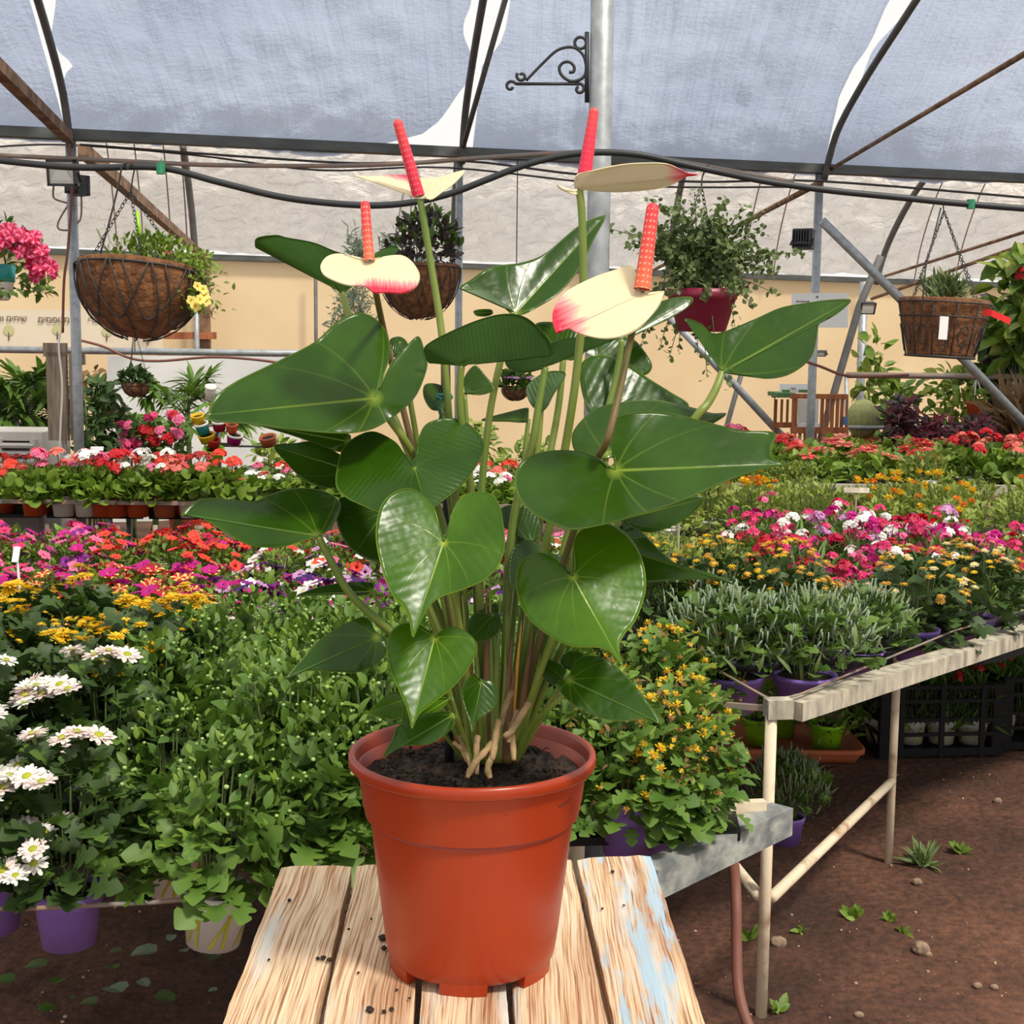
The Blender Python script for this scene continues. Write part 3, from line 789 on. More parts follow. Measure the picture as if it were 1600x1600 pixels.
ANT = empty('potted_anthurium', (0, 0, 0), 'large anthurium with red and cream flowers in a brick red plastic pot', 'potted plant')
PC = Vector((W(736, 1495, 1.15).x, 1.15, ZT))
def A_build(mb, name, m, parent=None, smooth=True):
    o = link(name, mb.mesh(name), m, None, smooth); o.parent = parent or ANT; return o
# pot
FT = 0.0075
prof = [(0.0, FT + 0.001), (0.0700, FT + 0.001), (0.0722, FT + 0.004), (0.0738, FT + 0.012), (0.0742, FT + 0.014), (0.0870, 0.1295), (0.0873, 0.1325), (0.0862, 0.1338), (0.0862, 0.1362), (0.0895, 0.1378), (0.0905, 0.1395), (0.0958, 0.1752),
        (0.0990, 0.1772), (0.1042, 0.1776), (0.1056, 0.1790), (0.1058, 0.1850), (0.1050, 0.1876), (0.1030, 0.1886), (0.1008, 0.1880), (0.0992, 0.1850), (0.0945, 0.150), (0.0915, 0.135)]
mb = MB(); mb.lathe(prof, 96, PC)
pot = A_build(mb, 'pot', 'pot_brick')
for k in range(6):
    a0 = -PI / 2 - 0.06 + k * PI / 3
    mb = MB(); n = 8; vs = []
    for i in range(n + 1):
        a = a0 + (i / n - 0.5) * 0.56
        for r, z in ((0.062, FT + 0.004), (0.0722, FT + 0.006), (0.0705, 0.0), (0.0625, 0.0)):
            vs.append((PC.x + r * math.cos(a), PC.y + r * math.sin(a), PC.z + z))
    fs = [(i * 4 + q, i * 4 + (q + 1) % 4, i * 4 + 4 + (q + 1) % 4, i * 4 + 4 + q) for i in range(n) for q in range(4)] + [(3, 2, 1, 0), (n * 4, n * 4 + 1, n * 4 + 2, n * 4 + 3)]
    mb.add(vs, fs); f = A_build(mb, 'pot_foot', 'pot_brick', pot, False)
# soil
ZS = ZT + 0.166
mb = MB(); nr_, na = 26, 80; vs = [(PC.x, PC.y, ZS + 0.008)]
for j in range(1, nr_ + 1):
    for k in range(na):
        r = 0.0965 * j / nr_; a = 2 * PI * k / na
        x, y = r * math.cos(a), r * math.sin(a)
        z = 0.008 * (1 - (j / nr_) ** 2) + 0.006 * mnoise.noise((x * 45, y * 45, 1)) + 0.005 * mnoise.noise((x * 130, y * 130, 4)) + 0.003 * mnoise.noise((x * 330, y * 330, 4))
        vs.append((PC.x + x, PC.y + y, ZS + z))
fs = [(0, 1 + k, 1 + (k + 1) % na) for k in range(na)] + [(1 + j * na + k, 1 + (j + 1) * na + k, 1 + (j + 1) * na + (k + 1) % na, 1 + j * na + (k + 1) % na) for j in range(nr_ - 1) for k in range(na)]
mb.add(vs, fs); A_build(mb, 'soil', 'soil_dark', None, False)
mb = MB(); rr = random.Random(5)
for i in range(500):
    a, r = rr.random() * 2 * PI, 0.080 * math.sqrt(rr.random())
    c = Vector((PC.x + r * math.cos(a), PC.y + r * math.sin(a), ZS + 0.004 + 0.004 * rr.random()))
    if rr.random() < 0.6: mb.ball(c, 0.0014 + 0.0022 * rr.random(), 5, 3)
    else:
        dv = Vector((rr.uniform(-1, 1), rr.uniform(-1, 1), rr.uniform(-0.1, 0.5))) * 0.008
        mb.tube([c, c + dv * 0.5 + Vector((0, 0, 0.002)), c + dv], 0.0005, 4)
tag(A_build(mb, 'soil_crumbs', 'soil_dark', None, False), kind='stuff')

BASE = lambda px, y=1.15: (px, 1188 - (y - 1.15) * 160, y)
def stalk(name, pts, rpx, m, parent, taper=1.0, tip=1.0):
    cur = WS(pts, 6); n = len(cur)
    rs = [rpx * pts[0][2] / F * (1 + (taper - 1) * i / (n - 1)) * (tip + (1 - tip) * min(1, i / (n * 0.5))) for i in range(n)]
    mb = MB(); mb.tube(cur, rs, 10); return A_build(mb, name, m, parent)
# name, A, tip, outline, depth, leaning, stalk
LV = []
def LF(A, tip, pts, d, kx=0, ky=0.8, fold=0, curl=0, side=0, top='anth_mid', flip=False, st=None, stm='stalk', sr=5.0, bul=0.0, under='anth_back'):
    o = blade('leaf', A, tip, pts, d, kx, ky, fold, curl, side, top, under, flip, ANT, bul=bul)
    if st:
        stalk('leaf_stalk', [(A[0], A[1], d + 0.002)] + st, sr, stm, o, 1.25)
    return o
# big glossy leaf reaching left
LF((585, 622), (324, 648), [(590, 600), (598, 586), (608, 556), (605, 523), (592, 502), (568, 489), (544, 493), (520, 508), (490, 535), (436, 563), (370, 595), (337, 619), (325, 643), (327, 657), (385, 662), (460, 671), (535, 677), (580, 670), (616, 650), (649, 619), (667, 577), (665, 556), (655, 526), (637, 538), (616, 562), (600, 592), (593, 606)],
   1.10, 0.12, 0.9, 0.10, 0.18, top='anth_mid', st=[(612, 660, 1.11), (640, 700, 1.12), (676, 770, 1.13), (708, 900, 1.14), BASE(735)], sr=5.5)
# upright leaf at the upper left seen from below
LF((535, 457), (401, 378), [(531, 457), (508, 439), (472, 415), (448, 399), (424, 390), (402, 388), (398, 381), (402, 371), (430, 367), (448, 371), (490, 379), (529, 394), (570, 402), (600, 388), (619, 384), (620, 393), (600, 410), (560, 440), (540, 456)],
   1.24, 0.25, -0.5, 0.5, -0.2, top='anth_mid', flip=True, st=[(541, 480, 1.235), (556, 520, 1.225), (610, 640, 1.20), (690, 850, 1.18), BASE(745, 1.17)], sr=5.5)
# upper centre leaf with the long tip
LF((806, 489), (944, 338), [(800, 489), (793, 486), (776, 469), (754, 453), (719, 452), (722, 445), (734, 438), (767, 417), (815, 410), (850, 397), (885, 368), (911, 348), (940, 337), (946, 340), (929, 372), (907, 416), (876, 456), (841, 480), (815, 491)],
   1.23, 0.1, 0.7, -0.35, 0.1, top='anth_mid', st=[(792, 530, 1.225), (776, 590, 1.215), (762, 670, 1.21), (752, 780, 1.20), (750, 950, 1.18), BASE(762, 1.17)], sr=5)
LF((770, 488), (738, 489), [(768, 484), (752, 483), (740, 486), (744, 493), (760, 494), (769, 491)], 1.27, 0, 0.2, top='anth_mid')
# underside of the leaf at the centre
LF((721, 571), (664, 541), [(714, 568), (706, 565), (690, 567), (671, 567), (664, 555), (665, 540), (697, 521), (749, 499), (791, 490), (824, 497), (854, 526), (865, 552), (858, 553), (837, 546), (793, 545), (760, 552), (735, 566), (726, 571)],
   1.12, -0.1, -0.45, 0.25, 0, top='anth_mid', flip=True, st=[(719, 600, 1.125), (720, 650, 1.13), (735, 760, 1.14), (750, 950, 1.145), BASE(758)], sr=5.5)
# pale leaf behind it
LF((852, 574), (962, 530), [(846, 574), (830, 580), (808, 581), (792, 573), (788, 556), (798, 548), (828, 546), (850, 540), (880, 530), (920, 526), (962, 524), (960, 532), (911, 546), (876, 558), (862, 566)],
   1.20, 0.1, -0.3, 0.2, 0, top='anth_mid', flip=True, st=[(842, 630, 1.195), (832, 690, 1.19), (812, 760, 1.19), (795, 870, 1.18), (790, 1010, 1.17), BASE(785, 1.16)], sr=5.5)
# dark leaf tucked under the cream spathe
LF((880, 560), (842, 508), [(872, 556), (855, 545), (842, 525), (837, 506), (863, 503), (890, 512), (915, 530), (912, 552), (895, 562), (884, 562)], 1.26, 0, 0.7, top='anth_mid', st=[(872, 640, 1.25), (845, 800, 1.22), BASE(800, 1.18)])
# right hand upright leaf
LF((1128, 582), (1328, 469), [(1134, 574), (1147, 580), (1187, 591), (1226, 587), (1257, 569), (1272, 547), (1279, 508), (1288, 500), (1301, 494), (1320, 480), (1329, 468), (1300, 468), (1274, 471), (1222, 480), (1178, 499), (1134, 517), (1112, 520), (1095, 505), (1070, 498), (1085, 520), (1099, 540), (1117, 566), (1124, 578)],
   1.18, -0.3, 0.75, -0.25, 0.1, top='anth_mid', st=[(1120, 604, 1.175), (1106, 630, 1.17), (1085, 655, 1.165), (1010, 760, 1.17), (900, 930, 1.17), (840, 1060, 1.16), BASE(808, 1.16)], sr=6)
# leaf behind the cream spathe
LF((972, 530), (1082, 466), [(975, 522), (985, 500), (1010, 480), (1038, 469), (1060, 464), (1082, 465), (1077, 478), (1047, 497), (1010, 514), (985, 528)], 1.22, 0.15, 0.6, 0.2, top='anth_mid', st=[(960, 600, 1.22), (925, 720, 1.20), (860, 930, 1.18), BASE(805, 1.17)])
# dark leaves behind the right half
LF((935, 560), (1018, 576), [(925, 556), (916, 548), (940, 534), (964, 528), (990, 530), (1012, 556), (1019, 574), (1007, 586), (981, 580), (950, 570)], 1.25, 0.1, 0.5, top='anth_mid', st=[(925, 700, 1.24), (860, 930, 1.2), BASE(800, 1.18)])
LF((938, 655), (1076, 634), [(925, 650), (912, 622), (906, 591), (912, 563), (942, 555), (975, 565), (1012, 590), (1047, 612), (1076, 632), (1060, 650), (1010, 665), (960, 665)], 1.215, 0.1, 0.8, -0.15, top='anth_mid', st=[(930, 720, 1.21), (900, 830, 1.2), (850, 980, 1.18), BASE(795, 1.17)])
LF((948, 708), (1134, 646), [(935, 716), (915, 716), (898, 704), (893, 685), (899, 668), (920, 646), (946, 633), (990, 626), (1034, 626), (1080, 636), (1112, 645), (1135, 646), (1117, 660), (1060, 690), (990, 712)], 1.17, 0.1, 0.9, 0.1, 0.1, top='anth_mid', st=[(935, 770, 1.17), (900, 860, 1.17), (850, 1010, 1.16), BASE(800, 1.16)])
# big bright leaf reaching right
LF((962, 735), (1228, 725), [(950, 730), (940, 721), (916, 708), (880, 703), (840, 708), (812, 724), (804, 752), (812, 780), (836, 804), (872, 822), (900, 827), (948, 818), (1004, 802), (1060, 784), (1116, 760), (1160, 742), (1204, 730), (1232, 725), (1210, 717), (1206, 700), (1211, 676), (1160, 672), (1100, 658), (1060, 648), (1020, 643), (980, 646), (958, 656), (951, 676), (955, 700), (962, 718)],
   1.06, -0.05, 0.95, -0.06, 0.12, top='anth_mid', st=[(955, 770, 1.075), (930, 850, 1.10), (880, 970, 1.12), (835, 1080, 1.13), BASE(800, 1.14)], sr=5.5)
# heart below it
LF((896, 902), (973, 1040), [(898, 890), (899, 872), (897, 848), (908, 828), (940, 816), (972, 828), (996, 856), (1008, 892), (1008, 928), (994, 968), (978, 988), (968, 1006), (969, 1026), (974, 1042), (956, 1021), (936, 1012), (892, 1010), (856, 992), (824, 964), (808, 928), (807, 896), (820, 872), (844, 863), (868, 874), (886, 891)],
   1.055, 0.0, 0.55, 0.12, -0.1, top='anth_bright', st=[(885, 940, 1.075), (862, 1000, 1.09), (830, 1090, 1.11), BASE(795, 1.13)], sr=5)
# dark leaves to the right, one with a long drawn out tip
LF((970, 812), (1102, 778), [(975, 806), (1005, 795), (1060, 780), (1101, 776), (1084, 801), (1052, 821), (1016, 832), (990, 824)], 1.14, 0.1, 0.15, top='anth_mid', st=[(930, 880, 1.14), (860, 1020, 1.15), BASE(800, 1.15)])
LF((950, 850), (1150, 915), [(945, 838), (968, 816), (985, 815), (1012, 840), (1040, 868), (1068, 886), (1112, 896), (1152, 915), (1120, 906), (1060, 906), (1012, 908), (975, 890)], 1.13, -0.1, 0.7, 0.2, top='anth_mid', st=[(915, 940, 1.13), (860, 1050, 1.14), BASE(805, 1.15)])
# the centre heart
LF((693, 848), (645, 993), [(689, 836), (682, 808), (672, 784), (651, 766), (630, 763), (606, 776), (592, 798), (587, 836), (592, 871), (602, 906), (616, 934), (630, 948), (639, 967), (645, 995), (653, 980), (668, 952), (686, 934), (721, 922), (756, 906), (780, 882), (789, 850), (786, 815), (780, 787), (766, 771), (738, 769), (718, 780), (705, 804), (698, 832)],
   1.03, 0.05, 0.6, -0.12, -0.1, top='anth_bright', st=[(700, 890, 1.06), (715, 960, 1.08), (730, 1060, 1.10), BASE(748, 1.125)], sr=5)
# dark heart behind it
LF((648, 731), (668, 800), [(640, 720), (630, 706), (616, 689), (584, 674), (556, 682), (536, 700), (527, 728), (525, 759), (539, 776), (560, 787), (600, 803), (640, 808), (668, 800), (700, 776), (728, 752), (749, 720), (757, 696), (749, 678), (728, 659), (700, 653), (668, 661), (655, 682), (652, 710)],
   1.08, 0.0, 1.1, 0.25, 0.2, top='anth_mid', st=[(668, 780, 1.10), (690, 860, 1.12), (715, 990, 1.13), BASE(742, 1.14)], sr=5.5)
# leaf at the left with the curled lobe
LF((497, 838), (285, 804), [(507, 832), (521, 818), (531, 797), (530, 783), (511, 769), (479, 762), (448, 764), (420, 773), (395, 783), (357, 780), (325, 778), (304, 784), (284, 804), (301, 805), (322, 813), (350, 831), (385, 850), (420, 855), (448, 852), (476, 843), (490, 839)],
   1.10, 0.05, 0.8, 0.15, 0.12, top='anth_mid', st=[(518, 878, 1.105), (545, 925, 1.11), (585, 965, 1.115), (630, 1005, 1.12), (690, 1075, 1.13), BASE(738, 1.14)], sr=6)
LF((548, 735), (430, 698), [(540, 722), (525, 706), (490, 690), (462, 692), (428, 697), (448, 724), (469, 745), (497, 759), (525, 762), (545, 752)], 1.16, 0.1, 0.6, 0.1, top='anth_mid', st=[(600, 800, 1.16), (670, 950, 1.155), BASE(740, 1.15)])
LF((600, 800), (552, 868), [(590, 790), (560, 782), (532, 778), (525, 808), (535, 840), (556, 864), (592, 877), (610, 850)], 1.14, 0.1, 0.7, top='anth_mid', st=[(640, 880, 1.14), (700, 1020, 1.14), BASE(742, 1.15)])
LF((545, 690), (399, 663), [(545, 700), (532, 706), (490, 692), (448, 678), (398, 662), (450, 664), (500, 670), (545, 678)], 1.17, 0.1, 0.5, top='anth_mid', st=[(610, 790, 1.17), (690, 970, 1.16), BASE(748, 1.16)])
# lower left leaf
LF((588, 996), (446, 1060), [(586, 985), (580, 972), (567, 964), (546, 971), (518, 986), (490, 1008), (469, 1032), (445, 1061), (466, 1050), (497, 1048), (532, 1050), (560, 1050), (584, 1039), (602, 1022), (605, 1004), (598, 993)],
   1.10, 0.0, 0.65, 0.1, 0.0, top='anth_mid', st=[(612, 1015, 1.11), (650, 1060, 1.12), (700, 1120, 1.13), BASE(735, 1.14)], sr=3.5)
# lower centre heart
LF((679, 997), (644, 1136), [(674, 988), (665, 981), (648, 973), (623, 976), (607, 994), (605, 1018), (611, 1050), (623, 1078), (634, 1102), (640, 1122), (644, 1138), (655, 1116), (676, 1099), (707, 1074), (732, 1043), (746, 1013), (735, 992), (711, 979), (690, 985), (683, 992)],
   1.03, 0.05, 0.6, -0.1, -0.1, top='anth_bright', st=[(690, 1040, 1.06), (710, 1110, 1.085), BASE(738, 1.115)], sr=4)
LF((708, 1117), (599, 1181), [(703, 1112), (670, 1115), (644, 1123), (620, 1136), (613, 1155), (598, 1182), (615, 1172), (634, 1165), (672, 1162), (700, 1144), (712, 1124)], 1.05, 0, 0.6, 0.1, top='anth_mid', st=[(722, 1140, 1.08), BASE(735, 1.10)], sr=3)
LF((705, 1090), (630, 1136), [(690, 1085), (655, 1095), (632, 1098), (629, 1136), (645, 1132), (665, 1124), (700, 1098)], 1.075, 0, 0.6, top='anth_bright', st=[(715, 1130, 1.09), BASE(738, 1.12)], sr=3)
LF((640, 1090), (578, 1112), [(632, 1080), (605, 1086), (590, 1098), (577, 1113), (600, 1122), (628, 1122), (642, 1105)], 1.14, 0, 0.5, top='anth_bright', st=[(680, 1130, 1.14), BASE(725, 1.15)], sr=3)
LF((752, 1066), (738, 1142), [(748, 1060), (742, 1054), (730, 1060), (722, 1080), (726, 1105), (733, 1125), (738, 1144), (745, 1126), (760, 1116), (773, 1104), (779, 1085), (770, 1067), (758, 1061)], 1.06, 0, 0.5, 0.1, top='anth_mid', st=[(756, 1110, 1.085), BASE(758, 1.12)], sr=3.5)
# lower right leaf
LF((890, 1063), (1033, 1130), [(890, 1052), (900, 1032), (924, 1024), (956, 1036), (988, 1066), (1012, 1096), (1034, 1131), (1012, 1122), (980, 1126), (940, 1122), (900, 1104), (873, 1078), (872, 1064), (883, 1061)],
   1.07, 0.0, 0.7, -0.1, 0.0, top='anth_mid', st=[(884, 1082, 1.08), (860, 1105, 1.09), (825, 1140, 1.11), BASE(805, 1.13)], sr=4)
LF((880, 1060), (852, 1035), [(868, 1070), (850, 1060), (846, 1040), (855, 1030), (872, 1036), (884, 1050)], 1.11, 0, 0.5, top='anth_mid', st=[(850, 1110, 1.12), BASE(805, 1.14)], sr=3)
LF((895, 1050), (900, 1020), [(885, 1045), (876, 1030), (890, 1018), (912, 1022), (905, 1040)], 1.12, 0, 0.5, top='anth_mid', st=[(860, 1100, 1.12), BASE(808, 1.14)], sr=3)
# thin leaf seen edge on
LF((580, 924), (465, 929), [(584, 912), (553, 909), (507, 915), (464, 930), (500, 930), (539, 929), (575, 929)], 1.13, 0, 0.8, top='anth_mid', st=[(592, 945, 1.13), (604, 985, 1.13), (660, 1060, 1.14), BASE(735, 1.15)], sr=2.5)
# small leaves deep in the plant
LF((826, 655), (754, 655), [(824, 645), (824, 637), (793, 644), (752, 656), (793, 658), (822, 660)], 1.22, 0, 0.6, top='anth_mid', st=[(815, 760, 1.21), BASE(780, 1.18)], sr=3.5)
LF((846, 640), (880, 586), [(838, 640), (826, 626), (823, 604), (846, 585), (868, 580), (884, 586), (867, 614), (852, 640)], 1.23, 0, 0.6, top='anth_mid', flip=True, st=[(838, 720, 1.22), (810, 880, 1.2), BASE(785, 1.17)], sr=4)
LF((726, 614), (770, 606), [(724, 596), (741, 571), (758, 586), (772, 608), (745, 616)], 1.18, 0, 0.4, top='anth_mid', st=[(735, 760, 1.17), BASE(755, 1.16)], sr=3.5)
LF((690, 640), (664, 605), [(676, 640), (662, 620), (664, 601), (684, 600), (702, 612), (702, 636)], 1.16, 0, 0.8, top='anth_mid', st=[(700, 760, 1.16), BASE(750, 1.16)], sr=4)
LF((830, 850), (790, 800), [(815, 840), (785, 820), (782, 795), (810, 788), (838, 800), (842, 835)], 1.19, 0, 0.5, top='anth_mid', st=[(815, 960, 1.18), BASE(790, 1.17)], sr=4)
LF((850, 880), (800, 915), [(862, 865), (835, 845), (805, 852), (795, 885), (800, 918), (835, 915), (875, 900), (890, 870)], 1.17, 0, 0.7, top='anth_mid', st=[(835, 980, 1.165), BASE(795, 1.16)], sr=4)
LF((770, 960), (735, 1000), [(778, 945), (757, 950), (735, 965), (731, 998), (755, 1002), (780, 985)], 1.12, 0, 0.5, top='anth_mid', st=[(775, 1050, 1.125), BASE(768, 1.13)], sr=3)
LF((625, 535), (650, 560), [(612, 545), (610, 530), (625, 526), (637, 536), (640, 560), (625, 570)], 1.16, 0, 0.5, top='anth_mid', st=[(650, 680, 1.15), BASE(735, 1.15)], sr=4)

# ---- flowers
def spadix_mat():
    m = bpy.data.materials.new('spadix'); m.use_nodes = True
    nt = m.node_tree; N = nt.nodes; L = nt.links; b = N['Principled BSDF']; b.inputs['Roughness'].default_value = 0.5
    a = N.new('ShaderNodeAttribute'); a.attribute_name = 'height'; d = N.new('ShaderNodeAttribute'); d.attribute_name = 'dot'
    cr = N.new('ShaderNodeValToRGB'); e = cr.color_ramp.elements; e.new(0.5)
    e[0].position, e[1].position, e[2].position = 0, 0.5, 1
    e[0].color = (*srgb(224, 104, 62), 1); e[1].color = (*srgb(222, 66, 58), 1); e[2].color = (*srgb(226, 46, 62), 1)
    L.new(a.outputs['Fac'], cr.inputs[0])
    mx = N.new('ShaderNodeMix'); mx.data_type = 'RGBA'; L.new(d.outputs['Fac'], mx.inputs[0]); L.new(cr.outputs[0], mx.inputs[6]); mx.inputs[7].default_value = (*srgb(250, 190, 150), 1)
    L.new(mx.outputs[2], b.inputs['Base Color']); M['spadix'] = m
    m2 = m.copy(); m2.name = 'spadix_red'
    e = [n for n in m2.node_tree.nodes if n.type == 'VALTORGB'][0].color_ramp.elements
    e[0].color = (*srgb(222, 34, 72), 1); e[1].color = (*srgb(228, 44, 72), 1); e[2].color = (*srgb(232, 72, 72), 1)
    M['spadix_red'] = m2
spadix_mat()
def spadix(b, t, r0, r1, y0, y1, m, parent, dots=1.0, rows=110, n=36):
    P0, P1 = W(b[0], b[1], y0), W(t[0], t[1], y1)
    s = y0 / F; ax = (P1 - P0); ln = ax.length; ax.normalize(); x = ax.orthogonal().normalized(); y = ax.cross(x)
    vs = []; ht = []; dt = []
    rows_e = rows
    for j in range(rows + 1):
        h = j / rows
        r = (r0 + (r1 - r0) * h) * s
        if h > 0.93: r *= math.sqrt(max(0.0, 1 - ((h - 0.93) / 0.07) ** 2)) + 1e-4
        for k in range(n):
            a = 2 * PI * k / n
            q = math.cos(5 * a + h * ln / 0.0046 * PI) * math.cos(5 * a - h * ln / 0.0046 * PI)
            q = max(0, (q - 0.5) / 0.5)
            rr_ = r + 0.0003 * q
            vs.append(P0 + ax * (h * ln) + (x * math.cos(a) + y * math.sin(a)) * rr_); ht.append(h); dt.append(min(1, q * 1.1) * dots * min(1, max(0, (0.97 - h) * 12)))
    fs = [(j * n + k, j * n + (k + 1) % n, (j + 1) * n + (k + 1) % n, (j + 1) * n + k) for j in range(rows) for k in range(n)]
    me = bpy.data.meshes.new('spadix'); me.from_pydata([tuple(v) for v in vs], [], fs)
    for nm, arr in (('height', ht), ('dot', dt)):
        at = me.attributes.new(nm, 'FLOAT', 'POINT'); at.data.foreach_set('value', arr)
    o = link('spadix', me, m, parent); return o
# upper left flower, seen from behind its lobes
f1 = blade('spathe', (656, 306), (634, 272), [(652, 309), (629, 300), (607, 292), (586, 284), (553, 273), (571, 275), (593, 274), (612, 273), (634, 273), (650, 276), (664, 278), (690, 275), (714, 268), (726, 267), (709, 286), (690, 300), (674, 311), (663, 309)],
           1.16, -0.15, 1.9, -0.55, 0.0, top='spathe', under='spathe_under', parent=ANT, blush=(1.1, 0.30, 0.95), th=0.001)
spadix((654, 305), (620, 186), 9.5, 7, 1.16, 1.15, 'spadix_red', f1, 0.45)
stalk('flower_stalk', [(656, 309, 1.16), (663, 350, 1.16), (672, 405, 1.16), (686, 490, 1.155), (694, 560, 1.15), (705, 700, 1.15), (722, 900, 1.15), BASE(745, 1.15)], 5.2, 'stalk', f1, 1.2)
# left flower drooping towards the viewer
f2 = blade('spathe', (578, 407), (584, 456), [(572, 406), (567, 407), (550, 402), (531, 396), (512, 400), (501, 414), (505, 428), (522, 438), (544, 445), (571, 447), (584, 456), (607, 456), (629, 457), (650, 447), (656, 430), (646, 411), (629, 399), (603, 400), (585, 406)],
           1.06, -0.05, 1.1, 0.12, -0.2, top='spathe', under='spathe_under', parent=ANT, blush=(0.22, 0.30, 0.95), th=0.001)
spadix((577, 408), (570, 314), 8.5, 7.2, 1.058, 1.07, 'spadix', f2, 0.9)
stalk('flower_stalk', [(586, 450, 1.08), (592, 480, 1.13), (603, 530, 1.175), (640, 680, 1.17), (690, 880, 1.15), BASE(740, 1.15)], 5, 'stalk_brown', f2, 1.2)
# upper right flower, underside of the spathe
f3 = blade('spathe', (903, 292), (1088, 273), [(900, 303), (899, 275), (925, 266), (967, 257), (1004, 254), (1040, 255), (1061, 263), (1075, 270), (1090, 272), (1072, 275), (1051, 287), (1025, 294), (967, 299), (920, 297), (906, 302)],
           1.13, 0.12, -1.1, 0.25, 0, top='spathe', under='spathe_under', flip=True, parent=ANT, blush=(0.0, 0.66, 1.0), th=0.001)
blade('spathe_lobe', (902, 300), (871, 290), [(900, 304), (888, 300), (876, 295), (870, 289), (878, 296), (890, 297), (901, 295)], 1.125, 0, 0.5, top='spathe', under='spathe_under', parent=f3, blush=(0, 2, 3), th=0.001, nr=5)
spadix((913, 275), (929, 168), 11, 7, 1.13, 1.13, 'spadix_red', f3, 0.12)
stalk('flower_stalk', [(905, 298, 1.13), (909, 330, 1.13), (911, 400, 1.13), (911, 470, 1.13), (905, 545, 1.135), (893, 640, 1.14), (870, 770, 1.15), (835, 930, 1.15), BASE(790, 1.15)], 6, 'stalk', f3, 1.2)
# right flower facing up
f4 = blade('spathe', (1001, 460), (869, 516), [(992, 448), (988, 416), (962, 421), (925, 434), (886, 455), (867, 479), (863, 500), (870, 520), (880, 510), (907, 521), (938, 528), (967, 526), (993, 515), (1014, 497), (1030, 476), (1038, 455), (1025, 460), (1010, 461)],
           1.04, -0.1, 1.2, 0.1, 0.2, top='spathe', under='spathe_under', parent=ANT, blush=(0.05, 0.50, 1.02), th=0.001)
spadix((1003, 452), (1021, 317), 13, 9.5, 1.04, 1.05, 'spadix', f4, 1.0)
stalk('flower_stalk', [(992, 500, 1.06), (983, 540, 1.075), (966, 620, 1.06), (948, 690, 1.05), (930, 725, 1.09), (890, 850, 1.13), (840, 1010, 1.14), BASE(792, 1.14)], 5.5, 'stalk_brown', f4, 1.15)
# ---- stems low in the plant, stake, roots
stalk('support_stake', [(696, 560, 1.17), (699, 800, 1.17), (702, 1195, 1.165)], 7.5, 'stake_black', None)
mb = MB(); mb.tube([W(694 + 12 * math.cos(a), 621 + 3 * math.sin(a) - a * 0.2, 1.158 - 0.008 * math.sin(a)) for a in np.linspace(0, 12, 60)], 0.0011, 5); mb.tube(WS([(690, 622, 1.15), (684, 635, 1.15), (688, 650, 1.15), (683, 664, 1.15)], 5), 0.001, 5)
A_build(mb, 'green_twine', 'twine')
rr = random.Random(11)
for px0, py0, px1, m, r in ((815, 970, 795, 'stalk_yellow', 4.5), (832, 985, 805, 'sheath', 7), (790, 1000, 780, 'stalk', 6), (742, 960, 752, 'stalk', 6), (765, 900, 770, 'stalk', 6), (722, 930, 745, 'stalk', 6.5), (800, 990, 790, 'sheath', 8), (760, 930, 762, 'sheath', 7),
                            (845, 1020, 806, 'stalk', 5.5), (712, 1040, 738, 'stalk', 6), (782, 930, 776, 'stalk', 6.5), (735, 1010, 748, 'sheath', 6), (805, 1045, 792, 'sheath', 8)):
    stalk('stem_sheath', [(px0, py0, 1.12), ((px0 + px1) / 2 + rr.uniform(-4, 4), (py0 + 1185) / 2, 1.125), (px1, 1190, 1.13)], r * 0.85, m, None, 1.3, 0.12)
for pts, r in (([(808, 1110, 1.09), (800, 1140, 1.08), (794, 1160, 1.075)], 5), ([(826, 1098, 1.09), (812, 1122, 1.08), (798, 1144, 1.075), (788, 1150, 1.07)], 5.5), ([(797, 1130, 1.09), (801, 1160, 1.08), (803, 1188, 1.072)], 5), ([(780, 1125, 1.085), (773, 1160, 1.075), (769, 1188, 1.065)], 6),
               ([(778, 1150, 1.085), (760, 1172, 1.07), (740, 1195, 1.06), (730, 1215, 1.055)], 5.5), ([(770, 1180, 1.07), (762, 1200, 1.06), (766, 1216, 1.055)], 5.5), ([(708, 1160, 1.10), (722, 1172, 1.095), (730, 1190, 1.09)], 4), ([(718, 1150, 1.09), (728, 1175, 1.08), (735, 1200, 1.07)], 3.5), ([(746, 1150, 1.08), (744, 1180, 1.07), (745, 1210, 1.06)], 5), ([(800, 1080, 1.10), (788, 1110, 1.09), (784, 1135, 1.085)], 5)):
    cur = WS(pts, 5); n = len(cur); rs = [r * 1.08 / F * (1.0 + 0.12 * math.sin(i * 2.2)) * (1 if i < n - 2 else 0.7) for i in range(n)]
    mb = MB(); mb.tube(cur, rs, 8); A_build(mb, 'aerial_root', 'root_tan')
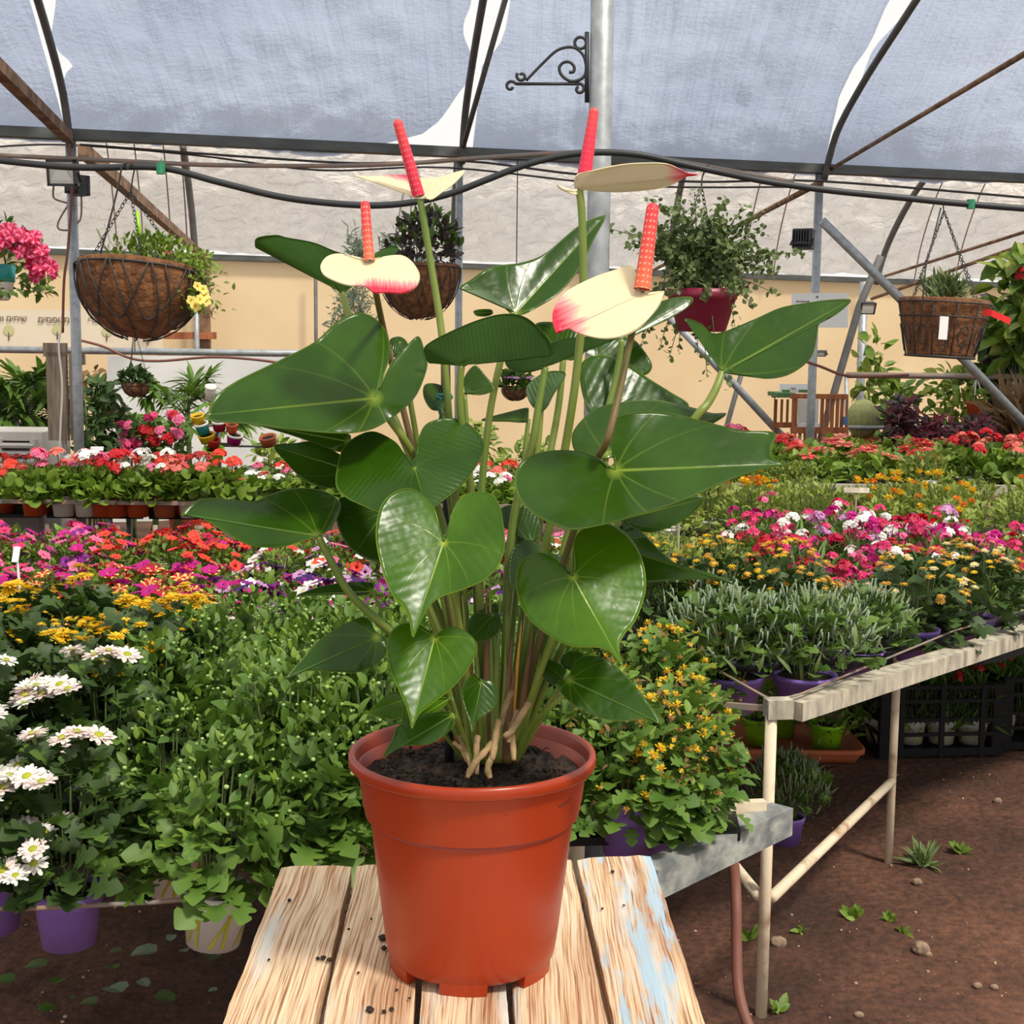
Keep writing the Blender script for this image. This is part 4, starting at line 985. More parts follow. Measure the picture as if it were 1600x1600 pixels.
# ================================================================== PLANT KIT
mat('fol_mid', srgb(72, 106, 34), 0.55, srgb(104, 136, 50), 9, transl=0.25, rnd=0.14)
mat('fol_bright', srgb(96, 128, 36), 0.55, srgb(134, 160, 58), 9, transl=0.28, rnd=0.14)
mat('fol_dark', srgb(46, 70, 28), 0.55, srgb(68, 94, 38), 9, transl=0.2, rnd=0.14)
mat('fol_grey', srgb(90, 108, 58), 0.6, srgb(120, 138, 82), 9, transl=0.22, rnd=0.12)
mat('fol_silver', srgb(128, 146, 118), 0.6, srgb(156, 172, 146), 9, transl=0.2)
mat('fol_yellow', srgb(130, 150, 56), 0.5, srgb(164, 176, 84), 9, transl=0.3, rnd=0.14)
mat('fol_red', srgb(92, 30, 44), 0.5, srgb(128, 48, 60), 9, transl=0.25, rnd=0.16)
mat('fol_purple', srgb(66, 52, 58), 0.5, srgb(88, 78, 74), 9, transl=0.2)
mat('fol_bud', srgb(128, 160, 78), 0.5, srgb(156, 184, 104), 20)
mat('fol_brown', srgb(140, 104, 66), 0.8, srgb(112, 90, 60), 9, transl=0.2, rnd=0.15)
mat('stem', srgb(96, 112, 62), 0.6)
for nm, c in (('p_white', (246, 244, 238)), ('p_blushwhite', (248, 232, 226)), ('p_yellow', (236, 196, 30)), ('p_lemon', (240, 220, 120)), ('p_amber', (206, 158, 62)), ('p_cream', (240, 222, 176)), ('p_red', (206, 34, 44)), ('p_crimson', (196, 22, 66)), ('p_scarlet', (238, 76, 52)),
              ('p_salmon', (240, 128, 112)), ('p_coral', (226, 96, 92)), ('p_pink', (238, 120, 164)), ('p_rose', (228, 62, 120)), ('p_magenta', (206, 24, 138)), ('p_violet', (140, 30, 140)), ('p_purple', (72, 34, 110)), ('p_black', (40, 14, 34)), ('p_lilac', (214, 160, 206)), ('p_orange', (236, 134, 40)), ('c_green', (178, 184, 40)), ('c_gold', (212, 156, 30)), ('c_dark', (70, 20, 40))):
    mat(nm, srgb(*c), 0.55, transl=0.3, rnd=0.07)
def strip_leaf(outl, fold=0.25, droop=0.25, petiole=0.0):
    """half outline [(u, v)] -> template verts, faces (mirror symmetric, folded on the midrib)"""
    vs = []; fs = []
    for u, v in outl:
        z = -droop * v * v
        vs += [(-u, v + petiole, fold * u + z), (0, v + petiole, z), (u, v + petiole, fold * u + z)]
    for i in range(len(outl) - 1):
        a, b = 3 * i, 3 * i + 3
        fs += [(a, a + 1, b + 1, b), (a + 1, a + 2, b + 2, b + 1)]
    return np.array(vs), fs
T_LOBED = strip_leaf([(0.02, 0), (0.05, 0.14), (0.20, 0.15), (0.31, 0.20), (0.31, 0.28), (0.16, 0.34), (0.18, 0.38), (0.38, 0.42), (0.44, 0.50), (0.39, 0.58), (0.19, 0.62), (0.20, 0.67), (0.31, 0.73), (0.31, 0.82), (0.19, 0.91), (0.08, 0.98), (0.005, 1)], 0.3, 0.35)
T_OVAL = strip_leaf([(0.01, 0), (0.2, 0.25), (0.26, 0.5), (0.16, 0.8), (0.005, 1)], 0.35, 0.25)
T_NARROW = strip_leaf([(0.03, 0), (0.085, 0.4), (0.06, 0.75), (0.005, 1)], 0.3, 0.35)
T_DIAM = strip_leaf([(0.01, 0), (0.28, 0.45), (0.005, 1)], 0.35, 0.2)
T_ROUND = strip_leaf([(0.1, 0), (0.4, 0.1), (0.52, 0.45), (0.4, 0.85), (0.12, 1.0)], 0.25, 0.15)
T_TINY = strip_leaf([(0.01, 0), (0.34, 0.5), (0.01, 1)], 0.2, 0.1)
def unit(a): return a / (np.linalg.norm(a, axis=1, keepdims=True) + 1e-9)
def cloud(T, pos, d, n, size):
    tv, tf = T
    d = unit(d); s = unit(np.cross(d, n)); n = np.cross(s, d)
    size = np.asarray(size).reshape(-1, 1, 1)
    V = pos[:, None, :] + size * (tv[None, :, 0:1] * s[:, None, :] + tv[None, :, 1:2] * d[:, None, :] + tv[None, :, 2:3] * n[:, None, :])
    k = len(tv); V = V.reshape(-1, 3)
    fs = []
    for i in range(len(pos)):
        b = i * k
        fs += [tuple(b + q for q in f) for f in tf]
    return V, fs
class FB:
    """foliage builder: several clouds, one mesh, material slots"""
    def __init__(self): self.V = []; self.Fc = []; self.mi = []; self.n = 0
    def put(self, V, fs, mi=0):
        V = np.asarray(V, float).reshape(-1, 3)
        self.V.append(V); self.Fc += [tuple(i + self.n for i in f) for f in fs]; self.mi += [mi] * len(fs); self.n += len(V)
    def mb(self, mb, mi=0): self.put(mb.v, mb.f, mi)
    def mesh(self, name, mats):
        me = bpy.data.meshes.new(name)
        me.from_pydata(np.concatenate(self.V).tolist(), [], self.Fc)
        me.polygons.foreach_set('material_index', self.mi)
        me.polygons.foreach_set('use_smooth', [True] * len(self.Fc))
        for m in mats: me.materials.append(M[m])
        me.update(); return me
def dome(rng, n, R, H, z0=0.0, lo=0.0, hi=1.0, rho=(0.55, 1.0), pw=1.0):
    ph = rng.uniform(0, 2 * PI, n); h = lo + (hi - lo) * rng.uniform(0, 1, n) ** pw
    q = rng.uniform(rho[0], rho[1], n)
    r = R * np.sqrt(np.clip(1 - h ** 2.6, 0.02, 1)) * q
    pos = np.stack([r * np.cos(ph), r * np.sin(ph), z0 + H * h * (0.75 + 0.25 * q)], 1)
    out = np.stack([np.cos(ph) * (1 - h * 0.6), np.sin(ph) * (1 - h * 0.6), 0.25 + 0.9 * h], 1)
    return pos, unit(out), h
def fol(fb, rng, T, n, R, H, z0, size, up=0.3, lo=0, hi=1, rho=(0.55, 1), mi=0, jit=0.5, pw=1.0):
    pos, out, h = dome(rng, n, R, H, z0, lo, hi, rho, pw)
    d = out + np.array([0, 0, up]) + rng.normal(0, jit, (n, 3))
    nr = out + np.array([0, 0, 0.8]) + rng.normal(0, 0.35, (n, 3))
    V, fs = cloud(T, pos, d, nr, rng.uniform(size[0], size[1], n)); fb.put(V, fs, mi)
def stems(fb, rng, n, R, H, z0, r=0.0022, mi=0, spread=0.6):
    mb = MB()
    for i in range(n):
        a = rng.uniform(0, 2 * PI); q = R * spread * math.sqrt(rng.uniform())
        mb.tube([(0.25 * q * math.cos(a), 0.25 * q * math.sin(a), z0 - 0.03), (0.7 * q * math.cos(a), 0.7 * q * math.sin(a), z0 + H * 0.4), (q * math.cos(a), q * math.sin(a), z0 + H * 0.85)], r, 4, cap=False)
    fb.mb(mb, mi)
# ---- flower meshes (petals, centre)
def obj_mesh(fb, name, mats): return fb.mesh(name, mats)
def petal_ring(fb, rng, n, r0, R, wd, z, tilt, mi=0, jit=0.1):
    T = strip_leaf([(0.25 * wd, 0), (wd, 0.55), (0.8 * wd, 0.9), (0.2 * wd, 1)], 0.1, 0.12)
    a = np.arange(n) / n * 2 * PI + rng.normal(0, jit, n)
    pos = np.stack([r0 * np.cos(a), r0 * np.sin(a), np.full(n, z)], 1)
    d = np.stack([np.cos(a), np.sin(a), np.full(n, tilt) + rng.normal(0, jit, n)], 1)
    V, fs = cloud(T, pos, d, np.tile([0, 0, 1.0], (n, 1)) + d * -0.2, np.full(n, R - r0) * rng.uniform(0.88, 1.08, n)); fb.put(V, fs, mi)
def daisy(name, R, pet, cen, layers=1, npet=16, cr=0.32, seed=1):
    rng = np.random.default_rng(seed); fb = FB()
    for l in range(layers): petal_ring(fb, rng, npet, R * 0.15, R * (1 - 0.22 * l), 0.17, 0.001 * l, 0.12 + 0.3 * l)
    mb = MB(); mb.lathe([(R * 0.12, -R * 0.5), (R * 0.2, -R * 0.1), (R * 0.2, 0.0)], 6); fb.mb(mb, 1)
    p = fb.mesh(name, [pet, 'stem'])
    mb = MB(); mb.lathe([(R * cr, 0), (R * cr * 0.9, R * 0.12), (R * cr * 0.5, R * 0.2), (0.0005, R * 0.21)], 10)
    c = mb.mesh(name + '_c'); c.materials.append(M[cen]); c.polygons.foreach_set('use_smooth', [True] * len(c.polygons))
    return p, c
def pompon(name, R, mats, seed=1, n=26, squash=0.6):
    rng = np.random.default_rng(seed); fb = FB()
    pos, out, h = dome(rng, n, R * 0.5, R * 0.45, 0, 0, 1, (0.5, 1))
    V, fs = cloud(T_OVAL, pos, out + np.array([0, 0, 0.2]), out * -1 + np.array([0, 0, 1.2]), np.full(n, R * 0.75)); fb.put(V, fs, 0)
    mb = MB(); mb.ball((0, 0, R * 0.1), R * 0.45, 8, 5, sz=squash); fb.mb(mb, 1)
    return fb.mesh(name, mats)
def trumpet(name, R, mats, star=False, edge=False):
    mb = MB(); n = 30; vs = []; rings = ((0.10, -0.75), (0.14, -0.4), (0.24, -0.12), (0.62, 0.02), (1.0, -0.02))
    for i, (r, z) in enumerate(rings):
        for k in range(n):
            a = 2 * PI * k / n; lob = 1 + (0.13 * math.cos(5 * a) if i == 4 else 0.04 * math.cos(5 * a) if i == 3 else 0)
            vs.append((R * r * lob * math.cos(a), R * r * lob * math.sin(a), R * z + (R * 0.1 * math.sin(10 * a + 1) if i == 4 else 0)))
    for i in range(4):
        for k in range(n):
            mi = 1 if i < 2 else (1 if star and (k % 6 in (0, 5)) and i < 4 else 0)
            if edge and i == 3: mi = 0
            if edge and i == 2: mi = 1
            mb.f.append((i * n + k, i * n + (k + 1) % n, (i + 1) * n + (k + 1) % n, (i + 1) * n + k)); mb.mi.append(mi)
    mb.v = vs
    mb.tube([(0, 0, -R * 0.7), (0, 0, -R * 1.2)], R * 0.07, 5, mi=2)
    me = mb.mesh(name); me.polygons.foreach_set('use_smooth', [True] * len(me.polygons))
    for m in list(mats) + ['stem']: me.materials.append(M[m])
    return me
def umbel(name, R, m, seed=1, n=18, pr=0.42):
    rng = np.random.default_rng(seed); fb = FB()
    pos, out, h = dome(rng, n, R * 0.85, R * 0.65, 0, 0.1, 1, (0.85, 1))
    for p, o in zip(pos, out):
        a = np.arange(5) / 5 * 2 * PI + rng.uniform(0, 2)
        x = np.cross(o, [0.3, 0.2, 1.0]); x /= np.linalg.norm(x); y = np.cross(o, x)
        d = np.outer(np.cos(a), x) + np.outer(np.sin(a), y) + o * 0.25
        V, fs = cloud(strip_leaf([(0.1, 0), (0.42, 0.6), (0.15, 1)], 0.1, 0.1), np.tile(p, (5, 1)), d, np.tile(o, (5, 1)), np.full(5, R * pr)); fb.put(V, fs, 0)
    mb = MB(); mb.tube([(0, 0, 0), (0, 0, -R * 1.4)], R * 0.07, 5); fb.mb(mb, 1)
    return fb.mesh(name, [m, 'stem'])
def bracts(name, R, m, m2, seed=1):
    rng = np.random.default_rng(seed); fb = FB()
    for l, (nn, rr_) in enumerate(((7, 1.0), (5, 0.65))): petal_ring(fb, rng, nn, R * 0.05, R * rr_, 0.26, 0.006 * l, 0.05 + 0.3 * l, 0)
    mb = MB()
    for k in range(5): mb.ball((R * 0.07 * math.cos(k * 1.3), R * 0.07 * math.sin(k * 1.3), 0.012), R * 0.05, 5, 3)
    fb.mb(mb, 1)
    return fb.mesh(name, [m, m2])
# ---- pots
def pot_prof(rt, rb, h, lip=0.006):
    return [(0.001, 0.002), (rb * 0.9, 0.002), (rb, 0), (rb + (rt - rb) * 0.74, h * 0.76), (rt * 0.985 + 0.0015, h * 0.78), (rt, h * 0.86), (rt + 0.002, h * 0.87), (rt + 0.0035, h), (rt - 0.001, h), (rt - 0.004, h * 0.9), (rt * 0.9, h * 0.86), (0.001, h * 0.88)]
def small_pot(name, m, rt=0.056, rb=0.043, h=0.095, n=20):
    fb = FB(); mb = MB(); mb.lathe(pot_prof(rt, rb, h)[:-2], n); fb.mb(mb, 0)
    mb = MB(); mb.lathe([(rt * 0.95, h * 0.88), (0.001, h * 0.9)], n); fb.mb(mb, 1)
    return fb.mesh(name, [m, 'soil_dark'])
POTS = {k: small_pot('pot_' + k, m) for k, m in (('purple', 'pot_purple'), ('white', 'pot_white'), ('orange', 'pot_orange'), ('lime', 'pot_lime'), ('black', 'black_plastic'), ('terracotta', 'terracotta'))}
def stripes_mesh(rt=0.056, rb=0.043, h=0.095):
    mb = MB()
    for k in range(13):
        a0 = 2 * PI * k / 13; sl = 0.3 if k % 2 else 0.05; vs = []
        for i in range(7):
            t = i / 6; z = h * (0.08 + 0.62 * t); r = rb + (rt - rb) * 0.74 * (z / (0.76 * h)) + 0.0007
            a = a0 + sl * t * 2.2
            for da in (-0.055, 0.055): vs.append((r * math.cos(a + da), r * math.sin(a + da), z))
        mb.add(vs, [(2 * i, 2 * i + 1, 2 * i + 3, 2 * i + 2) for i in range(6)])
    me = mb.mesh('stripes'); me.materials.append(M['pot_stripe']); return me
STRIPES = stripes_mesh()

KIND = {}
def kind(name, build, mats, flowers=None, nflow=(8, 12), fh=(0.45, 1.0), R=0.13, H=0.25, z0=0.09, nvar=3, extra=None, lift=0.01, tiltk=0.7, name_obj='chrysanthemum_plant', clus=None, fsc=(0.85, 1.15)):
    """R, H: dome; build(fb, rng) makes the foliage; flowers: list of (mesh, centre mesh or None)"""
    vs = []
    for v in range(nvar):
        rng = np.random.default_rng(hash(name) % 1000 if False else sum(map(ord, name)) + 31 * v)
        fb = FB(); build(fb, rng); me = fb.mesh(name + '_foliage', mats)
        nf = int(rng.integers(nflow[0], nflow[1] + 1)) if flowers else 0
        pl = []
        if nf:
            pos, out, h = dome(rng, nf, R, H, z0 + lift, fh[0], fh[1], (0.85, 1.05), 0.8)
            if clus:                       # gather blooms in bunches
                cp, co, _ = dome(rng, clus[0], R * 0.98, H * 1.04, z0 + lift, fh[0], fh[1], (0.93, 1.05), 0.8)
                ci = rng.integers(0, clus[0], nf)
                pos = cp[ci] + rng.normal(0, clus[1], (nf, 3)) * np.array([1, 1, 0.35]); out = co[ci]
            o2 = unit(out * tiltk + np.array([0, 0, 1 - tiltk * 0.5]) + rng.normal(0, 0.18, (nf, 3)))
            for p, n_ in zip(pos, o2):
                q = Vector((0, 0, 1)).rotation_difference(Vector(n_))
                pl.append((Vector(p), q @ Matrix.Rotation(rng.uniform(0, 6), 3, 'Z').to_quaternion(), float(rng.uniform(*fsc)), int(rng.integers(0, 10 ** 6))))
        vs.append((me, pl))
    KIND[name] = dict(var=vs, flowers=flowers, extra=extra, obj=name_obj)
CNT = [0]
def grow(kname, loc, label, group, pot=None, s=1.0, flower_sel=None, cat='potted plant', var=None, rz=None, zs=1.0, stripe=False, potz=0.0):
    K = KIND[kname]; CNT[0] += 1
    r = random.Random(CNT[0] * 7919)
    me, pl = K['var'][var if var is not None else r.randrange(len(K['var']))]
    e = empty(K['obj'], loc, label, cat, group, r.uniform(0, 6.28) if rz is None else rz)
    e.scale = (s, s, s * zs)
    o = bpy.data.objects.new('foliage', me); COL.objects.link(o); o.parent = e; o['kind'] = 'stuff'
    fl = K['flowers']
    if fl:
        use = fl if flower_sel is None else [fl[i] for i in flower_sel]
        for p, q, sc, ri in pl:
            m, c = use[ri % len(use)]
            f = bpy.data.objects.new('flower', m); COL.objects.link(f); f.parent = e
            f.location = p; f.rotation_mode = 'QUATERNION'; f.rotation_quaternion = q; f.scale = (sc,) * 3
            if c is not None:
                g = bpy.data.objects.new('flower_centre', c); COL.objects.link(g); g.parent = f
    if pot:
        f = bpy.data.objects.new('pot', POTS[pot]); COL.objects.link(f); f.parent = e; f.location = (0, 0, potz)
        if stripe:
            g = bpy.data.objects.new('stripes', STRIPES); COL.objects.link(g); g.parent = f
    return e
def buds(fb, rng, n, R, H, z0, r, mi, lo=0.5):
    pos, out, h = dome(rng, n, R, H, z0, lo, 1.0, (0.85, 1.03), 0.7)
    mb = MB()
    for p in pos: mb.ball(p, r * rng.uniform(0.7, 1.2), 5, 4, sz=0.8)
    fb.mb(mb, mi)
def tubes_up(fb, rng, n, R, H, z0, ln, r, mi):
    pos, out, h = dome(rng, n, R, H, z0, 0.35, 1, (0.7, 1), 0.8)
    mb = MB()
    for p, o in zip(pos, out):
        d = o * 0.5 + np.array([0, 0, 0.9]) + rng.normal(0, 0.2, 3); p2 = p + d * ln * rng.uniform(0.5, 1)
        mb.tube([p, (p + p2) / 2, p2], [r * 0.6, r, r * 1.1], 4)
    fb.mb(mb, mi)
ZP = 0.088
def b_green(fb, rng):
    fol(fb, rng, T_LOBED, 110, 0.13, 0.19, ZP + 0.02, (0.045, 0.07), 0.1, 0, 0.7, (0.5, 1.0), jit=0.4)
    fol(fb, rng, T_OVAL, 260, 0.13, 0.25, ZP, (0.022, 0.040), 0.35, 0.25, 1, (0.5, 1.03), mi=0)
    fol(fb, rng, T_OVAL, 80, 0.13, 0.255, ZP, (0.015, 0.026), 0.7, 0.4, 1, (0.8, 1.03), mi=1)
    buds(fb, rng, 45, 0.13, 0.26, ZP, 0.0042, 2); stems(fb, rng, 14, 0.13, 0.24, ZP, 0.002, 3)
kind('green', b_green, ['fol_mid', 'fol_bright', 'fol_bud', 'stem'])
def b_daisy(fb, rng):
    fol(fb, rng, T_LOBED, 170, 0.13, 0.21, ZP + 0.015, (0.035, 0.062), 0.1, 0, 1, (0.55, 1.0), jit=0.45)
    fol(fb, rng, T_LOBED, 60, 0.13, 0.22, ZP, (0.025, 0.045), 0.2, 0.2, 1, (0.7, 1.0), mi=1)
    buds(fb, rng, 22, 0.13, 0.23, ZP, 0.0045, 2, 0.2); stems(fb, rng, 14, 0.13, 0.23, ZP, 0.002, 3)
kind('white', b_daisy, ['fol_dark', 'fol_mid', 'fol_bud', 'stem'], [daisy('white_daisy', 0.025, 'p_blushwhite', 'c_green', 2, 17, 0.3, 3), daisy('white_daisy_b', 0.022, 'p_white', 'c_green', 2, 15, 0.28, 4)], (28, 36), (0.15, 1), 0.14, 0.24, ZP, clus=(10, 0.024), lift=0.025)
kind('yellow', b_daisy, ['fol_dark', 'fol_mid', 'p_yellow', 'stem'], [daisy('yellow_bloom', 0.017, 'p_yellow', 'p_yellow', 3, 14, 0.3, 5), daisy('yellow_bloom_b', 0.009, 'p_yellow', 'p_yellow', 2, 10, 0.35, 6)], (44, 56), (0.35, 1), 0.14, 0.245, ZP, clus=(10, 0.017), lift=0.022)
def b_button(fb, rng):
    fol(fb, rng, T_LOBED, 150, 0.14, 0.2, ZP - 0.02, (0.035, 0.062), -0.05, 0, 1, (0.55, 1.02), jit=0.45)
    fol(fb, rng, T_OVAL, 110, 0.14, 0.22, ZP, (0.018, 0.032), 0.3, 0.1, 1, (0.7, 1.02), mi=1)
    fol(fb, rng, T_OVAL, 60, 0.14, 0.225, ZP, (0.012, 0.02), 0.3, 0.1, 1, (0.9, 1.05), mi=2)
    stems(fb, rng, 14, 0.13, 0.2, ZP, 0.002, 3)
kind('button', b_button, ['fol_mid', 'fol_bright', 'fol_brown', 'stem'], [(pompon('button_yellow', 0.0115, ['p_yellow', 'c_gold'], 1, 14), None), (pompon('button_yellow_b', 0.0085, ['p_yellow', 'p_lemon'], 2, 12), None), (pompon('button_amber', 0.009, ['p_amber', 'fol_brown'], 3, 12), None)], (42, 55), (0.05, 1), 0.145, 0.225, ZP, lift=0.004)
def b_amber(fb, rng):
    fol(fb, rng, T_LOBED, 150, 0.145, 0.2, ZP - 0.02, (0.04, 0.065), 0.0, 0, 1, (0.5, 1.0), jit=0.45)
    fol(fb, rng, T_NARROW, 120, 0.14, 0.22, ZP, (0.03, 0.05), 0.5, 0.2, 1, (0.6, 1.0), mi=0); stems(fb, rng, 14, 0.13, 0.22, ZP, 0.002, 1)
kind('amber', b_amber, ['fol_dark', 'stem'], [daisy('amber_bloom', 0.0125, 'p_amber', 'c_gold', 2, 13, 0.4, 8), daisy('amber_bloom_b', 0.0115, 'p_amber', 'p_yellow', 2, 12, 0.45, 9), daisy('amber_bloom_c', 0.011, 'p_yellow', 'p_yellow', 2, 12, 0.4, 10), daisy('cream_bloom', 0.0125, 'p_cream', 'p_lemon', 2, 13, 0.4, 11)], (72, 86), (0.4, 1), 0.145, 0.24, ZP)
def b_tube(fb, rng):
    fol(fb, rng, T_LOBED, 190, 0.13, 0.17, ZP + 0.035, (0.026, 0.042), 0.3, 0, 1, (0.4, 0.97), jit=0.4)
    fol(fb, rng, T_NARROW, 220, 0.135, 0.2, ZP + 0.02, (0.03, 0.05), 0.9, 0.1, 1, (0.5, 1.0), mi=1)
    tubes_up(fb, rng, 170, 0.14, 0.2, ZP, 0.04, 0.0016, 2); stems(fb, rng, 14, 0.13, 0.2, ZP, 0.002, 3)
kind('tube', b_tube, ['fol_mid', 'fol_grey', 'fol_silver', 'stem'])
def b_pet(fb, rng):
    fol(fb, rng, T_OVAL, 240, 0.13, 0.13, ZP - 0.02, (0.022, 0.040), 0.15, 0, 1, (0.5, 1.1)); stems(fb, rng, 12, 0.13, 0.12, ZP, 0.0018, 1, 0.9)
PET = [(trumpet('petunia_' + a, r, [a, b], star), None) for a, b, star, r in (('p_red', 'p_lemon', True, 0.024), ('p_crimson', 'c_dark', False, 0.025), ('p_magenta', 'p_violet', False, 0.027), ('p_violet', 'p_purple', False, 0.026), ('p_purple', 'p_black', False, 0.025),
       ('p_white', 'p_lemon', False, 0.027), ('p_pink', 'p_rose', False, 0.025), ('p_scarlet', 'p_red', False, 0.025), ('p_lilac', 'p_violet', False, 0.024), ('p_rose', 'p_crimson', False, 0.024), ('p_black', 'p_black', False, 0.025))]
kind('petunia', b_pet, ['fol_bright', 'stem'], PET, (16, 23), (0.2, 1), 0.135, 0.14, ZP, tiltk=1.25, name_obj='petunia_plant', nvar=4)
def b_ger(fb, rng):
    fol(fb, rng, T_ROUND, 150, 0.15, 0.12, ZP - 0.01, (0.035, 0.06), 0.1, 0, 1, (0.45, 1.0)); stems(fb, rng, 8, 0.13, 0.16, ZP, 0.003, 1)
GER = [(umbel('geranium_' + a, 0.042, a, i), None) for i, a in enumerate(('p_scarlet', 'p_red', 'p_salmon', 'p_pink', 'p_white', 'p_coral'))]
kind('geranium', b_ger, ['fol_bright', 'stem'], GER, (2, 5), (0.6, 1), 0.13, 0.19, ZP, name_obj='geranium_plant', fsc=(0.55, 0.95))
def b_dia(fb, rng):
    fol(fb, rng, T_NARROW, 240, 0.13, 0.17, ZP - 0.02, (0.04, 0.075), 0.5, 0, 1, (0.4, 1.0)); stems(fb, rng, 12, 0.13, 0.2, ZP, 0.002, 1)
DIA = [(umbel('dianthus_' + a, 0.02, a, 20 + i, 9, 0.6), None) for i, a in enumerate(('p_magenta', 'p_rose', 'p_crimson', 'p_pink', 'p_white', 'p_red', 'p_lilac'))]
kind('dianthus', b_dia, ['fol_mid', 'stem'], DIA, (14, 20), (0.5, 1), 0.13, 0.22, ZP, name_obj='dianthus_plant', clus=(4, 0.028))
def b_mar(fb, rng):
    fol(fb, rng, T_DIAM, 320, 0.15, 0.17, ZP - 0.03, (0.022, 0.042), 0.2, 0, 1, (0.4, 1.05)); stems(fb, rng, 12, 0.13, 0.18, ZP, 0.002, 1)
MAR = [(pompon('marigold_yellow', 0.022, ['p_yellow', 'c_gold'], 30), None), (pompon('marigold_orange', 0.02, ['p_orange', 'c_gold'], 31), None)]
kind('marigold', b_mar, ['fol_yellow', 'stem'], MAR, (4, 8), (0.5, 1), 0.14, 0.19, ZP, name_obj='marigold_plant')
kind('bedding', b_mar, ['fol_yellow', 'stem'], name_obj='bedding_plant')
def b_poi(fb, rng):
    fol(fb, rng, T_OVAL, 90, 0.17, 0.16, ZP, (0.06, 0.1), 0.0, 0, 1, (0.5, 1.0)); stems(fb, rng, 8, 0.14, 0.18, ZP, 0.003, 1)
POI = [(bracts('bracts_salmon', 0.06, 'p_salmon', 'p_lemon', 1), None), (bracts('bracts_coral', 0.056, 'p_coral', 'p_lemon', 2), None), (bracts('bracts_red', 0.052, 'p_red', 'p_lemon', 3), None)]
kind('poinsettia', b_poi, ['fol_bright', 'stem'], POI, (4, 6), (0.75, 1), 0.16, 0.2, ZP, name_obj='poinsettia_plant')
def b_low(fb, rng):
    fol(fb, rng, T_NARROW, 220, 0.17, 0.2, 0.0, (0.04, 0.08), 0.9, 0, 1, (0.3, 1.0)); stems(fb, rng, 10, 0.15, 0.2, 0, 0.002, 1)
kind('brownherb', b_low, ['fol_brown', 'stem'], name_obj='herb_plant')
def b_dk(fb, rng):
    fol(fb, rng, T_DIAM, 260, 0.17, 0.2, 0.0, (0.03, 0.06), 0.2, 0, 1, (0.3, 1.0)); stems(fb, rng, 10, 0.15, 0.18, 0, 0.003, 1)
kind('darkherb', b_dk, ['fol_dark', 'stem'], name_obj='herb_plant')
kind('redherb', b_dk, ['fol_red', 'stem'], name_obj='coleus_plant')

# ================================================================== BENCHES
def bench(name, label, poly, z, legs=(), rails=(), trayinset=0.0, wires=True, tray='black_plastic', group=None):
    """poly: 4 ground corners front-left, front-right, back-right, back-left (x, y)"""
    P = [Vector((p[0], p[1], z)) for p in poly]
    c = sum(P, Vector()) / 4
    e = empty(name, (c.x, c.y, 0), label, 'bench', group)
    f0, f1, b1, b0 = P
    ti = trayinset
    q = [f0.lerp(b0, ti), f1.lerp(b1, ti), b1, b0]
    n = 7
    for k in range(n):                   # tray panels side by side
        a0, a1 = k / n + 0.004, (k + 1) / n - 0.004
        mb = MB(); t = [q[0].lerp(q[1], a0), q[0].lerp(q[1], a1), q[3].lerp(q[2], a1), q[3].lerp(q[2], a0)]
        dn = Vector((0, 0, -0.016))
        mb.add([*t, *[x + dn for x in t]], [(0, 1, 2, 3), (7, 6, 5, 4), (0, 4, 5, 1), (1, 5, 6, 2), (2, 6, 7, 3), (3, 7, 4, 0)])
        mb.build('tray_panel', tray, e)
    for (a, b, w1, w2, m, nm) in rails:
        mb = MB(); mb.beam(a, b, w1, w2); mb.build(nm, m, e)
    for (x, y, r, m) in legs:
        mb = MB(); mb.tube([(x, y, -0.03), (x, y, z - 0.016)], r, 10); mb.build('leg', m, e, True)
    return e
V3 = Vector
ZC, ZBn, ZA, ZG, ZD = 0.55, 0.46, 0.46, 0.72, 0.70
# front bench on the left and behind the table
cl, cm, c1_, c2_ = G(-260, 1424, ZC), G(412, 1398, ZC), G(1010, 1352, ZC), G(1222, 1256, ZC)
benchC = bench('plant_bench', 'low bench of budding, daisy and button chrysanthemums behind the wooden table',
    [(cl.x, cl.y + 0.02), (0.42, 2.30), (0.50, 3.25), (-1.35, 3.25)], ZC, trayinset=0.16,
    legs=[(-1.0, 2.3, 0.014, 'leg_paint'), (-0.35, 2.45, 0.014, 'leg_paint'), (c1_.x + 0.005, c1_.y + 0.03, 0.014, 'leg_paint')],
    rails=[(c1_ + V3((0, 0.0, -0.03)), c2_ + V3((0, 0, -0.03)), 0.05, 0.055, 'rail_grey', 'end_rail'), (V3((-1.35, 3.27, ZC - 0.02)), V3((0.5, 3.27, ZC - 0.02)), 0.03, 0.03, 'rail_grey', 'back_rail'),
           (G(1065, 1268, ZC), G(1195, 1262, ZC), 0.022, 0.03, 'leg_paint', 'cross_rail')])
mb = MB(); mb.tube([cl, G(60, 1419, ZC), G(240, 1410, ZC), cm + V3((0, 0.01, 0.0)), cm + V3((0.25, 0.05, 0))], 0.0042, 8); mb.build('front_wire', 'wire_grey', benchC, True)
